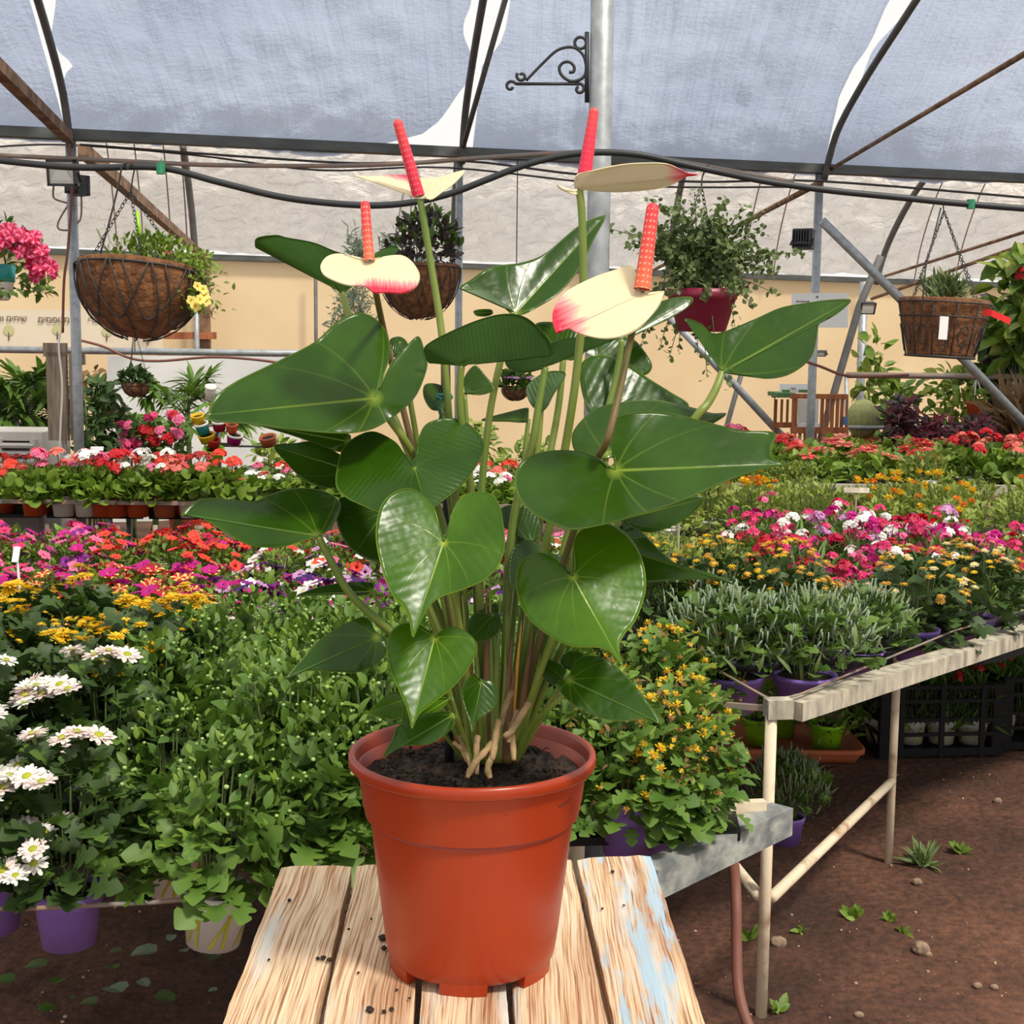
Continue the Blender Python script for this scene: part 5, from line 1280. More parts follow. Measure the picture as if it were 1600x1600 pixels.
# upper bench on the right
r0, r1 = G(1238, 1088, ZD), G(1600, 975, ZD); rdir = (r1 - r0).normalized(); r2 = r0 + rdir * 1.5
l1 = G(1189, 1592, 0.0); l1t = V3((l1.x, l1.y, ZD))
l2 = G(1388, 1347, 0.0)
benchD = bench('plant_bench', 'raised bench of amber and unopened chrysanthemums in purple pots with a whitewashed front rail',
    [(0.10, 2.98), (r0.x - 0.02, r0.y + 0.10), (r0.x + rdir.x * 1.25, r0.y + rdir.y * 1.25 + 0.08), (0.10, 3.62)], ZD, trayinset=0.2,
    legs=[(0.16, 3.05, 0.015, 'leg_paint'), (0.16, 3.55, 0.015, 'leg_paint'), (l2.x, l2.y, 0.0115, 'leg_paint')],
    rails=[(r0 + V3((0, 0, -0.03)), r2 + V3((0, 0, -0.03)), 0.055, 0.04, 'rail_wood', 'front_rail'), (l1t + V3((-0.012, 0, -0.015)), l1t + V3((0.042, 0.008, -0.015)), 0.036, 0.04, 'rail_wood', 'corner_block'),
           (V3((0.10, 3.0, ZD - 0.03)), l1t + V3((0, 0.02, -0.02)), 0.012, 0.012, 'wire_grey', 'end_bar')])
mb = MB(); mb.tube([(l1.x, l1.y, -0.03), (l1.x, l1.y, ZD - 0.03)], 0.0125, 12); mb.build('leg', 'leg_paint', benchD, True)
for a, b, r in ((W(1206, 1402, l1.y + 0.01), V3((l2.x, l2.y, 0.235)), 0.0125), (W(1186, 1400, l1.y), W(1120, 1318, l1.y + 0.3), 0.012)):
    mb = MB(); mb.tube([a, b], r, 10); mb.build('brace', 'leg_paint', benchD, True)
mb = MB(); mb.tube([l1t + V3((0.0, 0.0, 0.003)), r0 + V3((0.01, 0, 0.002)), r0 + rdir * 0.8 + V3((-0.03, 0.03, 0.02)), r0 + rdir * 1.5 + V3((-0.03, 0.03, 0.02))], 0.0028, 6); mb.build('tie_wire', 'wire_grey', benchD, True)
mb = MB(); mb.tube([l1t + V3((0, 0, 0.002)), W(1130, 1052, 2.95), W(1085, 1020, 3.05), W(1020, 975, 3.2)], 0.003, 6); mb.build('tie_wire', 'wire_grey', benchD, True)
mb = MB(); mb.tube(WS([(1090, 1020, 2.98), (1130, 1035, 2.97), (1180, 1042, 2.97), (1215, 1038, 2.98)], 5), 0.014, 8); mb.build('edge_pipe', 'black_plastic', benchD, True)
# left petunia benches
benchB = bench('plant_bench', 'low bench of mixed petunias behind the budding chrysanthemums', [(-2.2, 3.42), (0.3, 3.42), (0.4, 4.85), (-2.6, 4.85)], ZBn, 
    legs=[(-1.5, 3.5, 0.014, 'galv'), (-0.6, 3.5, 0.014, 'galv'), (0.25, 3.5, 0.014, 'galv')], rails=[(V3((-2.2, 3.40, ZBn - 0.02)), V3((0.3, 3.40, ZBn - 0.02)), 0.05, 0.04, 'board_white', 'front_rail')])
benchA = bench('plant_bench', 'narrow bench of red and pink petunias with a pale gutter edge', [(-2.9, 5.15), (0.3, 5.15), (0.3, 5.75), (-3.0, 5.75)], ZA,
    legs=[(-2.0, 5.2, 0.014, 'galv'), (-1.0, 5.2, 0.014, 'galv'), (0.2, 5.2, 0.014, 'galv')], rails=[(V3((-2.9, 5.12, ZA - 0.03)), V3((0.3, 5.12, ZA - 0.03)), 0.06, 0.04, 'board_white', 'front_rail')])
benchG = bench('plant_bench', 'tall bench of red and pink geraniums in hanging pots', [(-3.0, 6.12), (0.2, 6.12), (0.2, 6.9), (-3.4, 6.9)], ZG - 0.085, trayinset=0.2,
    legs=[(G(24, 800, ZG).x, 6.08, 0.014, 'grey_wood'), (-1.75, 6.08, 0.012, 'grey_wood'), (G(88, 800, ZG).x, 6.08, 0.01, 'grey_wood'), (G(108, 800, ZG).x, 6.08, 0.01, 'grey_wood'), (G(208, 800, ZG).x, 6.08, 0.012, 'grey_wood'), (G(282, 800, ZG).x, 6.08, 0.02, 'grey_wood'), (-1.9, 6.8, 0.014, 'galv'), (-0.8, 6.8, 0.014, 'galv')],
    rails=[(V3((-3.0, 6.06, ZG)), V3((0.2, 6.06, ZG)), 0.018, 0.018, 'wire_grey', 'front_bar')])
# right hand rear benches
benchE = bench('plant_bench', 'bench of pink and crimson dianthus between the amber chrysanthemums and marigolds', [(0.2, 3.80), (1.35, 3.85), (3.0, 5.2), (0.3, 5.0)], 0.56, legs=[(0.5, 3.9, 0.014, 'galv'), (1.9, 4.6, 0.014, 'galv'), (2.4, 4.9, 0.014, 'galv')])
benchF = bench('plant_bench', 'bench of yellow green marigolds in front of the poinsettia staging', [(0.3, 5.3), (3.2, 5.4), (3.6, 6.3), (0.4, 6.3)], 0.62, legs=[(0.6, 5.4, 0.014, 'galv'), (1.9, 5.45, 0.014, 'galv'), (3.0, 5.5, 0.014, 'galv')])
benchP = bench('plant_bench', 'long staging of poinsettias with a pale front board', [(0.9, 6.75), (4.2, 6.85), (4.4, 7.9), (0.9, 7.9)], 0.76, trayinset=0.1, legs=[(1.3, 6.8, 0.02, 'galv'), (2.6, 6.85, 0.02, 'galv'), (3.8, 6.9, 0.02, 'galv')],
    rails=[(V3((0.9, 6.70, 0.745)), V3((4.2, 6.80, 0.745)), 0.035, 0.05, 'rail_wood', 'front_board')])

# ================================================================== PLANTS ON THE BENCHES
def rows(x0, x1, y0, y1, dx, dy, seed, jit=0.25):
    r = random.Random(seed); out = []; j = 0; y = y0
    while y <= y1:
        x = x0 + (dx / 2 if j % 2 else 0)
        while x <= x1:
            out.append((x + r.uniform(-jit, jit) * dx, y + r.uniform(-jit, jit) * dy)); x += dx
        y += dy; j += 1
    return out
def inside(p, z):
    px, py = proj((p[0], p[1], z)); return -420 < px < 1980
LB = {'green': ('bushy green chrysanthemum still in bud on the low front bench', 'budding green chrysanthemums'),
      'white': ('dark leaved chrysanthemum carrying white daisies on the low front bench', 'white daisy chrysanthemums'),
      'yellow': ('dark leaved chrysanthemum with clustered yellow blooms on the low front bench', 'yellow chrysanthemums'),
      'button': ('chrysanthemum dotted with small yellow button blooms beside the anthurium pot', 'button chrysanthemums'),
      'amber': ('chrysanthemum topped with faded amber blooms on the raised bench', 'amber chrysanthemums'),
      'tube': ('grey green chrysanthemum of unopened tubular buds along the raised bench front', 'tubular budded chrysanthemums')}
# front row of the low bench: pots hang in the wire
pz = ZC - 0.088
e = grow('white', (G(96, 1395, ZC).x, 2.17, pz - 0.01), 'white daisy chrysanthemum in the purple pot hanging on the front wire', None, 'purple', 1.0)
e = grow('green', (G(322, 1395, ZC).x, 2.19, pz - 0.015), 'budding green chrysanthemum in the tilted white pot with slanting yellow stripes', None, 'white', 1.03, stripe=True, rz=0.4); e.rotation_euler = (0.05, 0.1, 0.4)
e = grow('green', (G(238, 1370, ZC).x, 2.36, pz), 'budding green chrysanthemum in the second striped white pot behind the wire', None, 'white', 1.0, stripe=True, rz=2.0)
e = grow('green', (G(500, 1380, ZC).x, 2.26, pz + 0.02), 'budding green chrysanthemum spilling over the edge beside the table corner', None, 'white', 1.03, stripe=True)
e = grow('white', (G(-40, 1395, ZC).x, 2.2, pz), 'white daisy chrysanthemum at the open end of the front wire', None, 'purple', 1.05)
e = grow('green', (G(640, 1375, ZC).x, 2.28, pz + 0.02), 'budding green chrysanthemum right behind the brick red pot', None, 'white', 1.0)
e = grow('green', (G(770, 1370, ZC).x, 2.30, pz + 0.02), 'budding green chrysanthemum hidden behind the brick red pot', None, 'white', 0.95)
for i, (x, y) in enumerate(rows(-1.34, 0.5, 2.38, 3.2, 0.19, 0.165, 4)):
    px, py = proj((x, y, ZC + 0.25))
    if px < -420 or px > 1085: continue
    if abs(x - G(238, 1370, ZC).x) < 0.12 and y < 2.5: continue
    if px < 190: k = 'white' if y < 2.47 else 'yellow'
    elif px < 300 and y > 2.66: k = 'yellow'
    elif px > 850: k = 'button'
    else: k = 'green'
    s = 0.92 if k == 'button' else 1.0
    grow(k, (x, y, ZC), LB[k][0], LB[k][1], 'purple' if k in ('button', 'white', 'yellow') else 'white', s * random.Random(i).uniform(0.92, 1.06))
grow('button', (G(1045, 1305, ZC).x, G(1045, 1305, ZC).y + 0.05, ZC - 0.05), 'button chrysanthemum in a purple pot at the end of the grey rail', None, 'purple', 0.95)
grow('button', (G(985, 1330, ZC).x, G(985, 1330, ZC).y + 0.10, ZC - 0.04), 'button chrysanthemum spilling over the grey rail beside the table', None, 'purple', 0.95)
# raised bench
pzd = ZD - 0.06
for px, py, k, lab in ((1150, 1045, 'tube', 'tubular budded chrysanthemum in the big purple pot left of the corner block'), (1265, 1045, 'tube', 'tubular budded chrysanthemum in the purple pot behind the rail end'), (1095, 1015, 'tube', 'tubular budded chrysanthemum in the purple pot by the black edge pipe'),
                       (1352, 1010, 'tube', 'tubular budded chrysanthemum leaning over the whitewashed rail'), (1440, 985, 'amber', 'amber chrysanthemum in the purple pot tucked behind the rail'), (1530, 965, 'amber', 'amber chrysanthemum in the purple pot further along the rail')):
    g = G(px, py, ZD + 0.02)
    s = 1.25 if px < 1300 else 1.05
    grow(k, (g.x, g.y + 0.05, ZD - 0.085 * s + 0.02), lab, None, 'purple', s, zs=0.70 if k == 'tube' else 0.85)
for i, (x, y) in enumerate(rows(0.2, 2.0, 3.12, 4.0, 0.2, 0.17, 9)):
    yl = r0.y + (x - r0.x) * rdir.y / rdir.x if x > r0.x else 3.0
    if y < yl + 0.2 or not inside((x, y), 0.9): continue
    px, py = proj((x, y, ZD + 0.22))
    if py < 874: continue
    k = 'amber'
    sel = [0, 1, 2] if px < 1440 else ([3, 3, 0] if (px > 1470 or i % 5 == 0) else [0, 1, 2])
    lab = LB['amber'] if sel[0] == 0 else ('chrysanthemum topped with pale cream blooms on the raised bench', 'cream chrysanthemums')
    grow(k, (x, y, ZD - 0.03), lab[0], lab[1], 'purple', random.Random(i).uniform(0.85, 1.0), sel)
# petunias
PL_ = {0: ('trailing petunia with red and yellow starred blooms', 'red starred petunias'), 1: ('petunia with purple, violet and white blooms mixed together', 'purple and white petunias'), 2: ('petunia with bright pink and magenta blooms', 'pink petunias'), 3: ('petunia with vivid scarlet blooms', 'scarlet petunias')}
for i, (x, y) in enumerate(rows(-2.2, 0.3, 3.52, 4.6, 0.2, 0.18, 12)):
    if not inside((x, y), 0.7): continue
    px, py = proj((x, y, 0.7)); r = random.Random(i + 50)
    if px > 330: c, sel = 1, [2, 3, 4, 5, 8, 4, 3, 5, 10]
    elif px < 80: c, sel = 2, [2, 6, 9, 3, 6]
    else: c, sel = 0, [0, 0, 1, 0, 9, 2, 0]
    if y < 3.6 and c == 0: sel = [1, 0, 1, 2, 9]
    grow('petunia', (x, y, ZBn), PL_[c][0] + ' on the low petunia bench', PL_[c][1] + ' on the low bench', 'white', r.uniform(0.9, 1.05), sel)
e = grow('petunia', (W(160, 1010, 3.3).x, 3.36, ZBn + 0.02), 'petunia with pure white blooms among the yellow chrysanthemums', None, 'white', 1.0, [5, 5])
for i, (x, y) in enumerate(rows(-2.6, 0.3, 5.22, 5.68, 0.19, 0.2, 14)):
    if not inside((x, y), 0.7): continue
    px, py = proj((x, y, 0.75)); r = random.Random(i + 90)
    c, sel = (2, [6, 2, 9, 6, 3]) if px < 170 else ((3, [7, 7, 1, 7, 2]) if px < 420 else (1, [5, 10, 6, 7, 8]))
    grow('petunia', (x, y, ZA), PL_[c][0] + ' on the narrow gutter bench', PL_[c][1] + ' on the narrow bench', 'white', r.uniform(0.85, 1.0), sel)
# geraniums
gp = [(12, 'orange'), (62, 'white'), (100, 'white'), (128, 'orange'), (150, 'orange'), (188, 'orange'), (232, 'terracotta'), (275, 'white'), (330, 'white')]
for i, (px, pot) in enumerate(gp):
    g = G(px, 793, ZG + 0.0)
    sel = [[0, 3], [2, 3], [3, 4], [0, 1, 4], [0, 1], [4, 3], [4, 5], [0, 2], [0, 2]][i]
    grow('geranium', (g.x, 6.16, ZG - 0.075), 'geranium in a %s pot hanging in the front row of the tall bench' % {'orange': 'bright orange', 'white': 'white', 'terracotta': 'terracotta'}[pot], 'front row geraniums in %s pots' % pot, pot, 1.0, sel)
for i, (x, y) in enumerate(rows(-3.0, 0.2, 6.34, 6.75, 0.21, 0.2, 21)):
    if not inside((x, y), 0.9): continue
    px, py = proj((x, y, 0.9)); r = random.Random(i + 200)
    ci = 0 if px < 230 else (1 if px < 340 else 2); sel = [[0, 1, 4, 2], [0, 5, 0, 2], [2, 4, 0, 3]][ci]; cn = ['scarlet, red and white', 'scarlet and coral', 'salmon, white and pink'][ci]
    grow('geranium', (x, y, ZG - 0.085), 'geranium with %s heads in the rear rows of the tall bench' % cn, 'rear row geraniums, ' + cn, 'orange', r.uniform(0.9, 1.1), sel, zs=0.8)
# right rear
for i, (x, y) in enumerate(rows(0.3, 2.9, 3.92, 5.0, 0.2, 0.19, 31)):
    if not inside((x, y), 0.8) or x > 1.4 + (y - 3.85) * 1.25: continue
    px, py = proj((x, y, 0.85)); r = random.Random(i + 300)
    if px < 1165 or (px > 1500 and i % 3 == 0): k, sel, lab, gr = 'bedding', None, 'leafy yellow green bedding plant without flowers on the dianthus bench', 'leafy bedding plants'
    else:
        k = 'dianthus'; sel = [[0, 1, 3], [1, 2, 4], [0, 4, 6], [2, 5, 1]][i % 4]; cn = ['magenta and pink', 'rose, crimson and white', 'magenta, white and lilac', 'crimson and red'][i % 4]; lab, gr = 'dianthus with %s flower heads on the dianthus bench' % cn, '%s dianthus' % cn
    grow(k, (x, y, 0.56), lab, gr, 'white', r.uniform(0.85, 1.1), sel)
for i, (x, y) in enumerate(rows(0.4, 3.4, 5.42, 6.25, 0.26, 0.22, 41)):
    if not inside((x, y), 0.8): continue
    r = random.Random(i + 400); k = 'marigold' if i % 3 else 'bedding'
    grow(k, (x, y, 0.62), 'marigold with round yellow heads on the rear bench' if k == 'marigold' else 'leafy yellow green bedding plant among the marigolds', 'marigolds on the rear bench' if k == 'marigold' else 'leafy plants among the marigolds', 'white', r.uniform(0.9, 1.1), [0, 0, 1] if k == 'marigold' else None)
for i, (x, y) in enumerate(rows(0.95, 4.1, 6.95, 7.7, 0.27, 0.28, 51)):
    if not inside((x, y), 0.9): continue
    px, py = proj((x, y, 0.95)); r = random.Random(i + 500)
    if px < 1230:
        grow('geranium', (x, y, 0.68), 'geranium with pink and red heads at the post end of the staging', 'geraniums on the staging', 'white', 1.1, [3, 1, 2])
    elif px > 1490:
        grow('geranium', (x, y, 0.68), 'geranium with small red heads beyond the poinsettias', 'red geraniums on the staging', 'white', 1.1, [1, 2])
    else:
        grow('poinsettia', (x, y, 0.68), 'poinsettia with spreading salmon red bracts on the pale edged staging', 'poinsettias on the staging', 'white', r.uniform(0.9, 1.1), [0, 0, 1] if px < 1400 else [2, 1, 2], zs=0.85)
for i, px in enumerate((1155, 1178, 1205, 1232)):
    g = G(px, 772, 0.7); grow('bedding', (g.x, 6.72, 0.70), 'small leafy plant in a white pot hanging on the staging front', 'white pots along the staging front', 'white', 0.75)
grow('bedding', (G(1438, 760, 0.76).x, 6.66, 0.70), 'fine leaved green plant in a white pot in front of the poinsettias', None, 'white', 1.0)
# ================================================================== HANGING BASKETS
def chain(mb, a, b, link_l=0.016, r=0.0012, w=0.0045):
    a, b = Vector(a), Vector(b); d = b - a; n = max(2, int(d.length / (link_l * 0.78))); z = d.normalized(); x = z.orthogonal().normalized(); y = z.cross(x)
    for i in range(n):
        c = a + d * ((i + 0.5) / n); u = x if i % 2 else y
        pts = [c + z * (link_l * 0.5 * math.cos(t)) + u * (w * math.sin(t)) for t in np.linspace(0, 2 * PI, 9)]
        mb.tube(pts, r, 4, cap=False)
def local(mb, name, m, parent, smooth=True):
    o = link(name, mb.mesh(name), m, None, smooth); o.parent = parent; return o
def put_fb(fb, name, mats, parent, kind_=True):
    me = fb.mesh(name, mats); o = bpy.data.objects.new(name, me); COL.objects.link(o); o.parent = parent
    if kind_: o['kind'] = 'stuff'
    return o
def scatter_flowers(parent, pts, meshes, seed=1, sc=(0.8, 1.1)):
    r = random.Random(seed)
    for p, n_ in pts:
        m = meshes[r.randrange(len(meshes))]
        f = bpy.data.objects.new('flower', m); COL.objects.link(f); f.parent = parent; f.location = p
        f.rotation_mode = 'QUATERNION'; f.rotation_quaternion = Vector((0, 0, 1)).rotation_difference(Vector(n_)); s = r.uniform(*sc); f.scale = (s, s, s)
def bowl_basket(R, D, e, swag=True, nm=10):
    """coir bowl with a wire frame, rim at local z = 0"""
    prof = [(0.002, -D)] + [(R * math.sin(t), -D * math.cos(t)) for t in np.linspace(0.15, PI / 2, 12)] + [(R * 1.0, 0.012), (R * 0.94, 0.016), (R * 0.9, 0.0), (R * 0.8, -0.02), (0.002, -0.015)]
    mb = MB(); mb.lathe(prof, 40)
    mb.v = [tuple(Vector(v) * (1 + 0.03 * mnoise.noise(Vector(v) * 16))) for v in mb.v]
    local(mb, 'coir_liner', 'coir', e)
    mb = MB(); ring = [(R * 1.02 * math.cos(t), R * 1.02 * math.sin(t), 0) for t in np.linspace(0, 2 * PI, 41)]
    mb.tube(ring, 0.003, 5, cap=False); o = local(mb, 'rim_wire', 'wire_dark', e)
    for k in range(nm):
        a = 2 * PI * k / nm; mb = MB()
        tw = 0.35
        mb.tube([(R * 1.035 * math.sin(t) * math.cos(a + tw * (1 - t)), R * 1.035 * math.sin(t) * math.sin(a + tw * (1 - t)), -D * 1.035 * math.cos(t)) for t in np.linspace(0.2, PI / 2, 10)], 0.0022, 5); local(mb, 'rib_wire', 'wire_dark', e)
        if swag:
            mb = MB(); a1 = a + 2 * PI / nm * 1.6
            mb.tube([(R * 1.035 * math.sin(th) * math.cos(a + (a1 - a) * u), R * 1.035 * math.sin(th) * math.sin(a + (a1 - a) * u), -D * 1.035 * math.cos(th)) for u in np.linspace(0, 1, 12) for th in (PI / 2 - 0.85 * math.sin(PI * u),)], 0.0022, 5); local(mb, 'swag_wire', 'wire_dark', e)
def hang(e, R, hook_world, rz=0.0, name='chain', n=3):
    inv = Matrix.LocRotScale(e.location, e.rotation_euler, e.scale).inverted(); h = inv @ Vector(hook_world)
    for k in range(n):
        a = rz + 2 * PI * k / n; mb = MB(); chain(mb, (R * math.cos(a), R * math.sin(a), 0.0), h); local(mb, name, 'wire_dark', e)
    return h
# -- left coir bowl
c = W(220, 424, 3.66); e = empty('hanging_basket', c, 'round coir basket in a swagged wire frame trailing green leaves and pale yellow flowers', 'hanging basket'); e.rotation_euler = (-0.10, 0.10, 0.3)
R = 96 * 3.66 / F
bowl_basket(R, R * 1.08, e)
hk = hang(e, R, W(204, 300, 3.63), 2.6)
inv = Matrix.LocRotScale(e.location, e.rotation_euler, e.scale).inverted()
mb = MB(); mb.tube([inv @ p for p in WS([(204, 302, 3.63), (207, 280, 3.62), (210, 262, 3.618), (204, 256, 3.605), (200, 260, 3.60), (200, 266, 3.60)], 5)], 0.002, 5); local(mb, 'hook', 'wire_dark', e)
mb = MB(); mb.tube([inv @ p for p in WS([(152, 412, 3.62), (170, 350, 3.61), (185, 290, 3.605), (190, 262, 3.60), (194, 255, 3.605), (197, 260, 3.62)], 5)], 0.0026, 5); local(mb, 'hanging_rod', 'wire_dark', e)
rng = np.random.default_rng(61); fb = FB()
fol(fb, rng, T_OVAL, 420, 0.13, 0.09, 0.0, (0.014, 0.028), 0.5, 0, 1, (0.2, 1.0)); fb.V[-1] += np.array([0.03, -0.03, 0.0])
pos = np.stack([rng.normal(0.13, 0.03, 420), rng.normal(-0.07, 0.035, 420), rng.uniform(-0.10, 0.05, 420)], 1)
V, fs = cloud(T_OVAL, pos, rng.normal(0, 0.6, (420, 3)) + np.array([0.5, -0.4, 0.1]), rng.normal(0, 0.5, (420, 3)) + np.array([0.3, -0.3, 0.8]), rng.uniform(0.012, 0.024, 420)); fb.put(V, fs, 0)
for k in range(14):
    a = rng.uniform(0, 6.28); mb = MB(); mb.tube([(0.04 * math.cos(a), 0.04 * math.sin(a), 0), (0.1 * math.cos(a), 0.1 * math.sin(a), 0.06), (0.12 * math.cos(a), 0.12 * math.sin(a), 0.10)], 0.001, 4); fb.mb(mb, 1)
put_fb(fb, 'foliage', ['fol_bright', 'stem'], e)
YF = trumpet('small_yellow', 0.012, ['p_lemon', 'p_yellow']); PF = trumpet('small_pink', 0.011, ['p_rose', 'p_magenta'])
inv3 = inv
scatter_flowers(e, [(inv @ W(px, py, y), (0.3, -0.9, 0.3)) for px, py, y in ((300, 470, 3.52), (318, 452, 3.53), (320, 461, 3.53), (306, 478, 3.52), (313, 468, 3.51), (309, 447, 3.53), (322, 470, 3.53))], [YF], 3, (0.9, 1.4))
scatter_flowers(e, [(inv @ W(262, 393, 3.6), (0, -0.8, 0.5))], [PF], 4)
mb = MB(); mb.tube([inv @ W(214, 330, 3.62), inv @ W(218, 372, 3.61)], [0.004, 0.007], 6); local(mb, 'lime_tag', 'pot_lime', e)
# -- purple leaved basket behind the flowers
c = W(655, 418, 6.9); e = empty('hanging_basket', c, 'coir basket with purple green leaves and a silvery trailing plant behind the flowers', 'hanging basket')
R = 63 * 6.9 / F; bowl_basket(R, R * 1.25, e, True, 12)
hang(e, R, W(642, 242, 6.95), 0.4)
fb = FB(); rng = np.random.default_rng(62)
fol(fb, rng, T_OVAL, 300, 0.185, 0.25, 0.0, (0.035, 0.065), 0.2, 0, 1, (0.3, 1.0), mi=0); fol(fb, rng, T_OVAL, 120, 0.185, 0.26, 0.0, (0.035, 0.06), 0.4, 0.3, 1, (0.6, 1.0), mi=1); fb.V[0] += np.array([0.03, 0, 0.02]); fb.V[1] += np.array([0.03, 0, 0.02])
stems(fb, rng, 10, 0.14, 0.22, 0.0, 0.002, 2)
put_fb(fb, 'foliage', ['fol_purple', 'fol_mid', 'stem'], e)
fb = FB()
for (px, py, n_, sx, sz) in ((560, 395, 300, 16, 28), (555, 470, 420, 28, 38), (575, 520, 160, 22, 20), (610, 390, 160, 18, 26), (668, 420, 140, 22, 16), (535, 505, 180, 24, 18)):
    inv = Matrix.Translation(-c); q = inv @ W(px, py, 6.8); s = 6.8 / F
    pos = np.stack([rng.normal(q.x, sx * s * 0.5, n_), rng.normal(q.y, 0.04, n_), rng.normal(q.z, sz * s * 0.5, n_)], 1)
    V, fs = cloud(T_NARROW, pos, rng.normal(0, 1, (n_, 3)) + np.array([0, 0, 0.4]), rng.normal(0, 1, (n_, 3)), rng.uniform(0.025, 0.055, n_)); fb.put(V, fs, 0)
put_fb(fb, 'silver_foliage', ['fol_silver'], e)
# -- jade plant in a dark red pot
c = W(1098, 452, 4.0); e = empty('hanging_basket', c, 'wide jade bush with tiny round leaves in a dark red hanging pot', 'hanging basket'); inv = Matrix.Translation(-c)
mat('pot_wine', srgb(126, 26, 54), 0.4)
R = 52 * 4.0 / F
mb = MB(); mb.lathe([(0.002, -R * 1.25), (R * 0.66, -R * 1.25), (R * 0.72, -R * 1.2), (R * 0.98, -0.03), (R * 1.02, -0.028), (R * 1.04, 0.0), (R * 0.97, 0.0), (R * 0.9, -0.02), (0.002, -0.02)], 32); local(mb, 'pot', 'pot_wine', e)
hang(e, R, W(1096, 292, 4.0), 0.9)
mb = MB(); mb.tube([inv @ p for p in WS([(1096, 294, 4.0), (1097, 280, 4.0), (1099, 272, 4.0), (1104, 262, 3.7), (1106, 258, 3.66)], 4)], 0.0025, 5); local(mb, 'hook', 'wire_dark', e)
fb = FB(); rng = np.random.default_rng(63); rj = random.Random(63); mb = MB(); P = []; D = []
for k in range(150):
    px, py = 1098 + rj.gauss(0, 1) * 52, 405 + rj.gauss(0, 1) * 42
    if k < 34: px, py = [(985, 365), (1010, 345), (1035, 320), (1060, 310), (1085, 300), (1130, 315), (1160, 325), (1190, 335), (1170, 345), (1210, 405), (1222, 400), (1200, 430), (1215, 460), (985, 385), (1000, 400), (1030, 360), (1050, 330), (1010, 520), (1030, 545), (1045, 560), (1000, 540), (1060, 550), (1150, 520), (1120, 560), (1105, 590), (1140, 605), (1020, 500), (1180, 480), (1190, 360), (1070, 340), (1120, 340), (1150, 360), (1100, 330), (1090, 555)][k]
    elif py > 470 and rj.random() < 0.6: py -= 60
    tip = inv @ W(px, py, 4.0 + rj.uniform(-0.14, 0.12)); st = Vector((rj.uniform(-0.05, 0.05), rj.uniform(-0.05, 0.05), 0.0))
    mid = (st + tip) / 2 + Vector((0, 0, 0.04 if tip.z > -0.05 else 0.12))
    cv = [Vector(p) for p in spline([st, mid, tip], 7)]
    mb.tube(cv, [0.0032 - 0.0022 * i / (len(cv) - 1) for i in range(len(cv))], 4)
    m = len(cv)
    for i in range(4, m):
        for q in range(3):
            P.append(cv[i] + Vector((rj.gauss(0, 0.007), rj.gauss(0, 0.007), rj.gauss(0, 0.007)))); D.append((rj.gauss(0, 1), rj.gauss(0, 1), rj.gauss(0.2, 1)))
P = np.array([tuple(p) for p in P]); D = np.array(D)
V, fs = cloud(T_ROUND, P, D, rng.normal(0, 0.6, P.shape) + np.array([0, -0.4, 0.9]), rng.uniform(0.010, 0.017, len(P))); fb.put(V, fs, 0); fb.mb(mb, 1)
put_fb(fb, 'foliage', ['fol_grey', 'stem'], e)
# -- scroll basket on the right
c = W(1476, 474, 5.0); e = empty('hanging_basket', c, 'conical coir basket with iron scrollwork and a red ribbon tag', 'hanging basket'); e.rotation_euler = (0, 0.05, 0); inv = Matrix.LocRotScale(e.location, e.rotation_euler, e.scale).inverted()
s = 5.0 / F; R0, R1, H_ = 69 * s, 51 * s, 82 * s
mb = MB(); mb.lathe([(0.002, -H_), (R1 * 0.95, -H_), (R1 * 0.97, -H_ + 0.01), (R0 * 0.97, -0.01), (R0 * 0.99, 0.012), (R0 * 0.93, 0.016), (R0 * 0.88, 0.0), (0.002, -0.01)], 40)
mb.v = [tuple(Vector(v) * (1 + 0.025 * mnoise.noise(Vector(v) * 20))) for v in mb.v]; local(mb, 'coir_liner', 'coir', e)
def cone_pt(a, t, k=1.025): r = (R0 + (R1 - R0) * t) * k; return (r * math.cos(a), r * math.sin(a), -H_ * t)
for t, rr_ in ((0.0, 0.0032), (0.26, 0.0028), (1.0, 0.0045)):
    mb = MB(); mb.tube([cone_pt(a, t) for a in np.linspace(0, 2 * PI, 37)], rr_, 5, cap=False); local(mb, 'ring_wire', 'wire_dark', e)
for k in range(12):
    a = 2 * PI * k / 12; mb = MB(); mb.tube([cone_pt(a, 0), cone_pt(a, 1)], 0.0026, 5); local(mb, 'rib_wire', 'wire_dark', e)
    mb = MB(); pts = []
    for i in range(30):
        u = i / 29 * 2 * PI * 1.25; q = 0.35 + 0.65 * abs(1 - i / 14.5)
        pts.append(cone_pt(a + PI / 12 + 0.16 * (1.1 - 0.5 * q) * math.cos(u), 0.64 + 0.28 * math.sin(u) * (0.4 + 0.6 * i / 29)))
    mb.tube(pts, 0.0024, 5); local(mb, 'scroll_wire', 'wire_dark', e)
hang(e, R0, W(1475, 330, 5.0), 0.5, n=4)
mb = MB(); mb.tube([inv @ p for p in WS([(1475, 334, 5.0), (1474, 322, 5.0), (1476, 314, 4.6), (1478, 312, 3.8)], 4)], 0.0025, 5); local(mb, 'hook', 'wire_dark', e)
mb = MB(); mb.tube([inv @ W(1437, 520, 4.83), inv @ W(1446, 420, 4.86), inv @ W(1470, 325, 4.98)], 0.0028, 5); local(mb, 'hanging_rod', 'wire_dark', e)
fb = FB(); rng = np.random.default_rng(64); fol(fb, rng, T_NARROW, 170, 0.075, 0.06, 0.005, (0.05, 0.085), 1.0, 0, 1, (0.1, 1.0)); put_fb(fb, 'foliage', ['fol_grey'], e)
